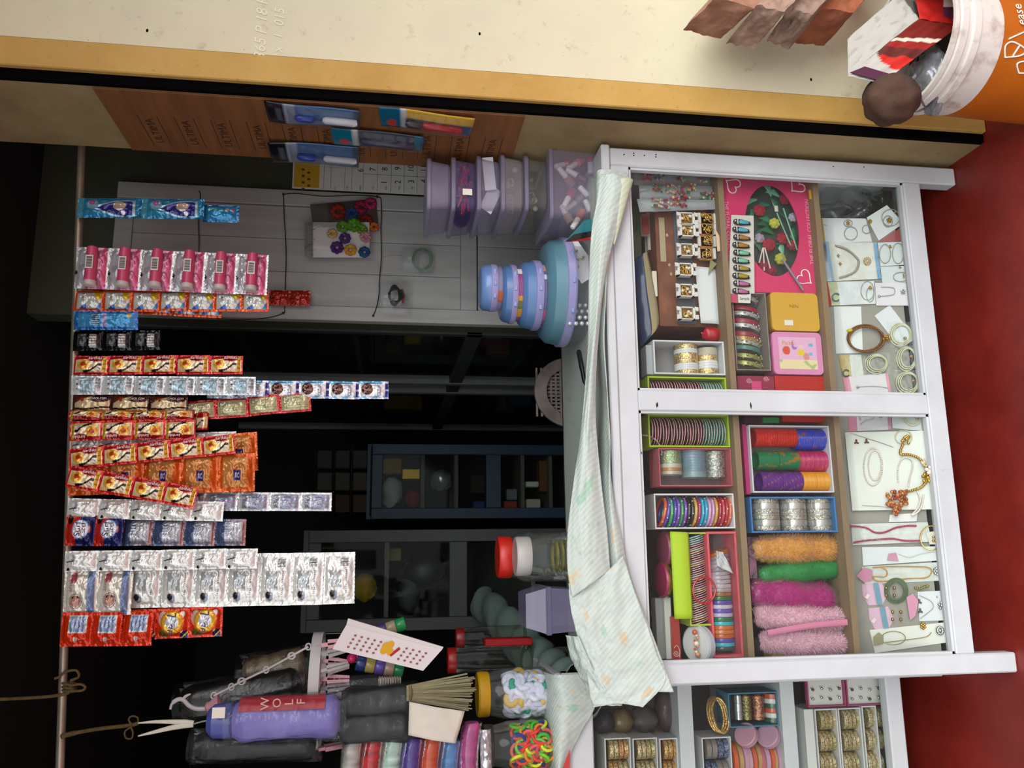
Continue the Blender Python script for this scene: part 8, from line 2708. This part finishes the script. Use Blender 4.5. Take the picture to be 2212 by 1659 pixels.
# pink rolls and a gold hoop on the middle shelf
PKR = [flat('#b88a9a', 0.3), flat('#b89a6a', 0.3, 0.3), flat('#c05a3a', 0.3), flat('#b48ca0', 0.3), flat('#b0606c', 0.3)]
for k, (x0, x1, c) in enumerate(((1588, 1622, 0), (1620, 1650, 1), (1646, 1680, 2), (1676, 1700, 4))):
 xl, xr, zb_, zt_ = rect(x0, 1606, x1, 1690, Yk)
 t = thing('wide_bangle_pack', ['mauve and gold', 'gold and copper', 'orange and gold', 'dusty rose'][k] + ' pack of wide bangles in the pink heap on the middle shelf', 'bangle roll', ((xl + xr) / 2, Yk + 0.04, zb_), 'pink and gold bangle packs on the middle shelf')
 for j in range(3):
  m = MB()
  z0, z1 = lerp(zb_, zt_, j / 3), lerp(zb_, zt_, (j + 0.92) / 3)
  m.lathe([(0.032, z0), (0.036, z0 + 0.001), (0.036, z1 - 0.001), (0.032, z1)], ((xl + xr) / 2, Yk + 0.04, 0), n=28, cap0=False, cap1=True)
  part(m, 'bangle', PKR[(c + j) % 5], t, 35)
for k, (x, y) in enumerate(((1612, 1588), (1660, 1590))):
 t = thing('wide_bangle_pack', '%s lying pink bangle pack on top of the pink heap' % ['first', 'second'][k], 'bangle roll', PY(x, y, Yk + 0.01), 'pink and gold bangle packs on the middle shelf')
 m = MB().lathe([(0.024, -0.008), (0.026, -0.006), (0.026, 0.006), (0.024, 0.008)], PY(x, y, Yk + 0.01), (0.5, -0.5, 0.7), 28)
 part(m, 'bangle', PKR[3 * k], t, 35)
m = MB()
cc_ = PY(1556, 1545, Yk + 0.01)
for j in range(3):
 m.tube([cc_ + Vector((0.034 * math.cos(a), 0.006 * j + 0.012 * math.cos(a), 0.018 * math.sin(a) + 0.003 * j)) for a in [2 * math.pi * i / 28 for i in range(28)]], 0.0032, 7, True)
tag(m.build('gold_bangle', OG[2], smooth=True), 'dull gold triple bangle standing in the dark of the middle shelf', 'bangle')
slab('blue_card', 'blue card leaning behind the foil roll box on the middle shelf', 'card', 1560, 1490, 1580, 1530, Yk + 0.05, 0.003, '#3a6a8c')
# dark clutter on the top shelf: clear wrapped bundles
for k, (x0, y0, x1, y1, c, lab) in enumerate(((1285, 1540, 1330, 1590, '#26262c', 'dark netted bundle on the top shelf of the set back showcase'), (1330, 1535, 1372, 1590, '#6a5836', 'olive brown bagged bundle on the top shelf of the set back showcase'), (1372, 1530, 1426, 1588, '#4a4844', 'grey clear bagged bundle on the top shelf of the set back showcase'), (1426, 1490, 1478, 1588, '#4a3836', 'plum brown bagged bundle on the top shelf of the set back showcase'))):
 xl, xr, zb_, zt_ = rect(x0, y0, x1, y1, Yk + 0.03)
 t = thing('bagged_bundle', lab, 'bundle', ((xl + xr) / 2, Yk + 0.06, zb_), 'bagged bundles on the top shelf')
 c0 = Vector(((xl + xr) / 2, Yk + 0.06, (zb_ + zt_) / 2))
 for film_ in (0, 1):
  m = MB().color(c)
  g = 1.0 + 0.12 * film_
  m.grid(lambda s, u: c0 + Vector(((xr - xl) / 2 * math.cos(2 * math.pi * s) * math.sin(math.pi * u) ** 0.6, 0.03 * math.sin(2 * math.pi * s) * math.sin(math.pi * u) ** 0.6, (zt_ - zb_) / 2 * math.cos(math.pi * u))) * (g + 0.18 * nz(s * 6, u * 6, k + film_ * 3)), 24, 18)
  part(m, ['contents', 'clear_bag'][film_], CLEAR if film_ else printed('soft_cloth', 0.8), t, True)

# ================================================================== bricks, carton and bucket by the wall
BRICK = M('rough_brick', '#a07460', 0.95, nscale=26, col2='#7a5240', p=(0.4, 0.7), bump=1.2, bscale=90)
def brick(label, corner, sx, sy, sz, rz, ry, rx, seed, broken=0.0, mat=None, shear=0.75):
 m = MB()
 n = 22
 def f(u, v, w):
  p = Vector(((u - 0.5) * sx, (v - 0.5) * sy, (w - 0.5) * sz))
  k = 0.009 * nz(p.x * 30 + seed, p.y * 30, p.z * 30) + 0.003 * nz(p.x * 140, p.y * 140 + seed, p.z * 140)
  p += p.normalized() * k
  p.x -= shear * p.z * (1 - u)
  if broken and u < 0.25:
   p.x += broken * (0.5 + 0.5 * nz(v * 4 + seed, w * 4, 1)) * (0.25 - u) * 4
  return p
 for ax in range(3):
  for e in (0, 1):
   def fn(s, t_, ax=ax, e=e):
    q = [s, t_]
    q.insert(ax, e)
    return f(*q)
   m.grid(fn, n, n)
 me = m.mesh('brick')
 bm = bmesh.new(); bm.from_mesh(me)
 bmesh.ops.remove_doubles(bm, verts=bm.verts, dist=0.0003)
 bm.to_mesh(me); bm.free()
 _finish(me, mat or BRICK, 50)
 o = inst('brick', me, None, corner, (rx, ry, rz))
 tag(o, label, 'brick', 'broken bricks by the wall')
YBk = 1.30
def bc(x, y, Y=YBk):
 return PY(x, y, Y)
def bmat(n, a, b):
 return M('brick_' + n, a, 0.95, nscale=26, col2=b, p=(0.4, 0.7), bump=1.2, bscale=90)
brick('whole brick with a pale smooth edge, uppermost in the brick pile', bc(1612, -32), 0.22, 0.11, 0.066, 0.10, 0.66, 0.26, 1, 0, bmat('pale', '#a67c66', '#82583f'))
brick('broken grey brown brick second in the brick pile', bc(1692, -12, 1.285), 0.22, 0.11, 0.047, 0.05, 0.68, 0.08, 5, 0.015, bmat('grey', '#a58a7a', '#7c6252'), 0.6)
brick('broken brick with a hollow face third in the brick pile', bc(1762, -2, 1.30), 0.22, 0.10, 0.042, 0.08, 0.72, 0.0, 9, 0.02, bmat('ash', '#977e70', '#6c564a'), 0.5)
brick('orange brown brick lowest in the brick pile', bc(1836, -16, 1.325), 0.22, 0.11, 0.056, 0.0, 0.68, 0.0, 13, 0, bmat('orange', '#98583a', '#744029'))
qb = bc(1900, -190, 1.35)
for k in range(5):
 brick('supporting brick, %s from the floor under the brick pile' % ORD[k], Vector((qb.x + 0.01 * (k % 2), 1.355, 0.036 + 0.071 * k)), 0.21, 0.10, 0.068, 0.06 * (k % 3), 0, 0, 30 + k, 0, None, 0.0)
# bucket
BKX = PY(2010, 132, 1.26).x
bk_c = Vector((BKX, 1.262, 0.0))
zrim = PY(1945, 130, 1.26).z
bk = thing('paint_bucket', 'orange paint bucket with a stained white rim by the wall', 'bucket', bk_c)
axb = Vector((0.06, -0.08, 1.0)).normalized()
rb = 0.115
OR = '#c46a14'
def p_bucket(h):
 return OR
WR = M('stained_white_plastic', '#cfcac4', 0.45, nscale=22, col2='#8c6a5e', p=(0.5, 0.8))
ORM = M('orange_bucket_plastic', '#b45f10', 0.4, nscale=10, var=0.15)
H = zrim
m = MB().lathe([(rb * 0.86, 0.001), (rb * 0.88, 0.01), (rb * 0.985, H - 0.105)], bk_c, axb, 48, True, False)
part(m, 'body', ORM, bk, 35)
m = MB().lathe([(rb * 0.985, H - 0.105), (rb * 1.01, H - 0.055), (rb * 1.05, H - 0.053), (rb * 1.05, H - 0.040), (rb * 1.02, H - 0.038), (rb * 1.02, H - 0.028), (rb * 1.06, H - 0.026), (rb * 1.06, H - 0.014), (rb * 1.03, H - 0.012), (rb * 1.05, H - 0.008), (rb * 1.05, H), (rb * 1.0, H), (rb * 0.97, H - 0.10)], bk_c, axb, 56, False, False)
part(m, 'rim', WR, bk, 30)
m = MB().lathe([(rb * 0.95, H - 0.09), (0.001, H - 0.088)], bk_c, axb, 40, False, False)
part(m, 'inside', flat('#3a3632', 0.9), bk)
m = MB()
for k in range(25):
 a = math.pi * k / 24
m.tube([bk_c + axb * (H - 0.03) + Vector((rb * 1.08 * math.cos(a), 0.10 * math.sin(a) - 0.02, 0.03 - 0.10 * math.sin(a))) for a in [math.pi * k / 24 for k in range(25)]], 0.002, 6)
part(m, 'wire_handle', flat('#8c8c88', 0.35, 0.6), bk, True)
def on_bucket(ang, z, off=0.0006):
 c = bk_c + axb * z
 r_ = lerp(rb * 0.88, rb * 0.985, z / (H - 0.105)) + off
 return c + Vector((math.sin(ang) * r_, -math.cos(ang) * r_, 0))
for s, ang, dz, sz in (('ease', 0.10, 0.045, 0.026), ('Trac', 0.10, 0.072, 0.028)):
 q = on_bucket(ang, H - 0.105 - dz, 0.002)
 word(s, WHT, bk, q - bk.location, (math.cos(ang), math.sin(ang), 0), UP, sz)
for pa in ([(-0.62, 0.02), (-0.55, 0.05), (-0.45, 0.06), (-0.38, 0.03), (-0.46, 0.015), (-0.62, 0.02)], [(-0.58, 0.035), (-0.40, 0.045)], [(-0.35, 0.02), (-0.15, 0.06), (0.02, 0.10), (0.12, 0.16)], [(-0.80, 0.06), (-0.74, 0.09), (-0.60, 0.08), (-0.66, 0.05), (-0.80, 0.06)]):
 m = MB().tube(spline([on_bucket(a, H - 0.105 - z, 0.001) for a, z in pa], len(pa) * 5), 0.0014, 5)
 part(m, 'printed_line', WHT, bk)
# things in the bucket
m = MB()
cc_ = PY(1925, 215, 1.20)
m.grid(lambda s, u: cc_ + Vector((0.045 * math.cos(2 * math.pi * s) * math.sin(math.pi * u), 0.045 * math.cos(math.pi * u), 0.048 * math.sin(2 * math.pi * s) * math.sin(math.pi * u))) * (1 + 0.16 * nz(math.cos(6.28 * s) * math.sin(3.14 * u) * 2.2, math.sin(6.28 * s) * math.sin(3.14 * u) * 2.2, math.cos(3.14 * u) * 2.2)), 32, 22)
tag(m.build('coconut_husk', M('brown_husk', '#4a3022', 0.85, nscale=14, col2='#2a1a12', bump=1, bscale=60), smooth=True), 'brown dried coconut lying on the bucket rim', 'coconut')
m = MB()
cc_ = PY(2000, 175, 1.25)
m.grid(lambda s, u: cc_ + Vector((0.06 * math.cos(2 * math.pi * s) * math.sin(math.pi * u), 0.05 * math.sin(2 * math.pi * s) * math.sin(math.pi * u), 0.035 * math.cos(math.pi * u) - 0.01)) * (1 + 0.3 * nz(s * 9, u * 9, 2)), 34, 24)
tag(m.build('plastic_wrap', M('crumpled_grey_wrap', '#8a8c92', 0.25, 0.2, nscale=20, col2='#3a3c44', bump=1.5, bscale=50), smooth=True), 'crumpled grey plastic wrap inside the bucket', 'wrapper')
# crushed carton: white end flaps, red and brown printed body
ct = thing('crushed_carton', 'crushed white red and brown food carton stuffed in the bucket', 'carton', PY(1990, 110, 1.22))
def cq(pts, Y):
 return [PY(x, y, Y + dy) for x, y, dy in pts]
def p_carton(s, t_):
 if s < 0.10: return '#d9d5cc'
 k = s - 0.28 - 0.22 * t_
 if k < -0.06: return '#d5d1c8'
 if k < 0.02: return '#b8241c'
 if k < 0.16: return '#5a2018'
 if k < 0.26: return '#8a1e18'
 if k < 0.31: return '#cfc8b4'
 return '#701812'
F_ = cq([(1832, 170, -0.02), (1910, 182, -0.05), (2065, 60, -0.04), (2040, 5, -0.02), (1935, 58, -0.03)], 1.22)
# front printed face
A_, B_, C_, D_ = PY(1833, 168, 1.20), PY(1918, 182, 1.18), PY(2072, 60, 1.20), PY(1950, 50, 1.20)
def face(p0, p1, p2, p3, name, paint, bul=0.004, nu=46, nv=36):
 m = MB()
 nrm = (p1 - p0).cross(p3 - p0).normalized()
 if nrm.y > 0: nrm = -nrm
 m.grid(lambda s, u: p0.lerp(p1, u).lerp(p3.lerp(p2, u), s) + nrm * (bul * nz(s * 4, u * 4, 3) + 0.004 * math.sin(3.1 * s)), nu, nv, paint)
 part(m, name, PAPER(), ct, 40, solid=0.0012)
K0, K1, K2, K3 = PY(1832, 166, 1.20), PY(1905, 180, 1.185), PY(2078, 55, 1.20), PY(1985, 42, 1.215)
face(K0, K1, K2, K3, 'front_face', lambda s, u: '#aeaba3' if s < 0.20 + 0.18 * (1 - u) ** 2 else ('#b8241c' if s < 0.34 + 0.05 * u else ('#56201a' if s < 0.48 + 0.06 * u else ('#8a1e18' if s < 0.58 + 0.08 * u else ('#cdc5b0' if s < 0.63 + 0.10 * u else '#6e1a14')))))
E0, E1, E2, E3 = PY(1830, 86, 1.24), PY(1832, 166, 1.20), PY(1985, 42, 1.215), PY(1945, -12, 1.26)
face(E0, E1, E2, E3, 'white_side', lambda s, u: '#a9a69f' if nz(s * 7, u * 7, 3) > -0.3 else '#9a9791')
G0, G1, G2, G3 = PY(1985, 42, 1.214), PY(2078, 55, 1.20), PY(2090, -10, 1.22), PY(1972, -14, 1.24)
face(G0, G1, G2, G3, 'red_end', lambda s, u: '#b01c18' if not (0.15 < s < 0.75 and 0.55 < u < 0.9) else ('#5c2440' if s < 0.5 else '#d8cfc4'))
m = MB().color('#4a2038')
q0 = K0.lerp(K1, 0.45).lerp(K3.lerp(K2, 0.45), 0.05)
dx_, dz_ = (K1 - K0).normalized(), (K3 - K0).normalized()
nn = dx_.cross(dz_)
if nn.y > 0: nn = -nn
m.plate([q0 + dx_ * a + dz_ * b + nn * 0.007 for a, b in ((-0.028, -0.006), (0.022, -0.012), (0.030, 0.012), (-0.018, 0.020))], nn, 0.001)
part(m, 'purple_label', PAPER(), ct)
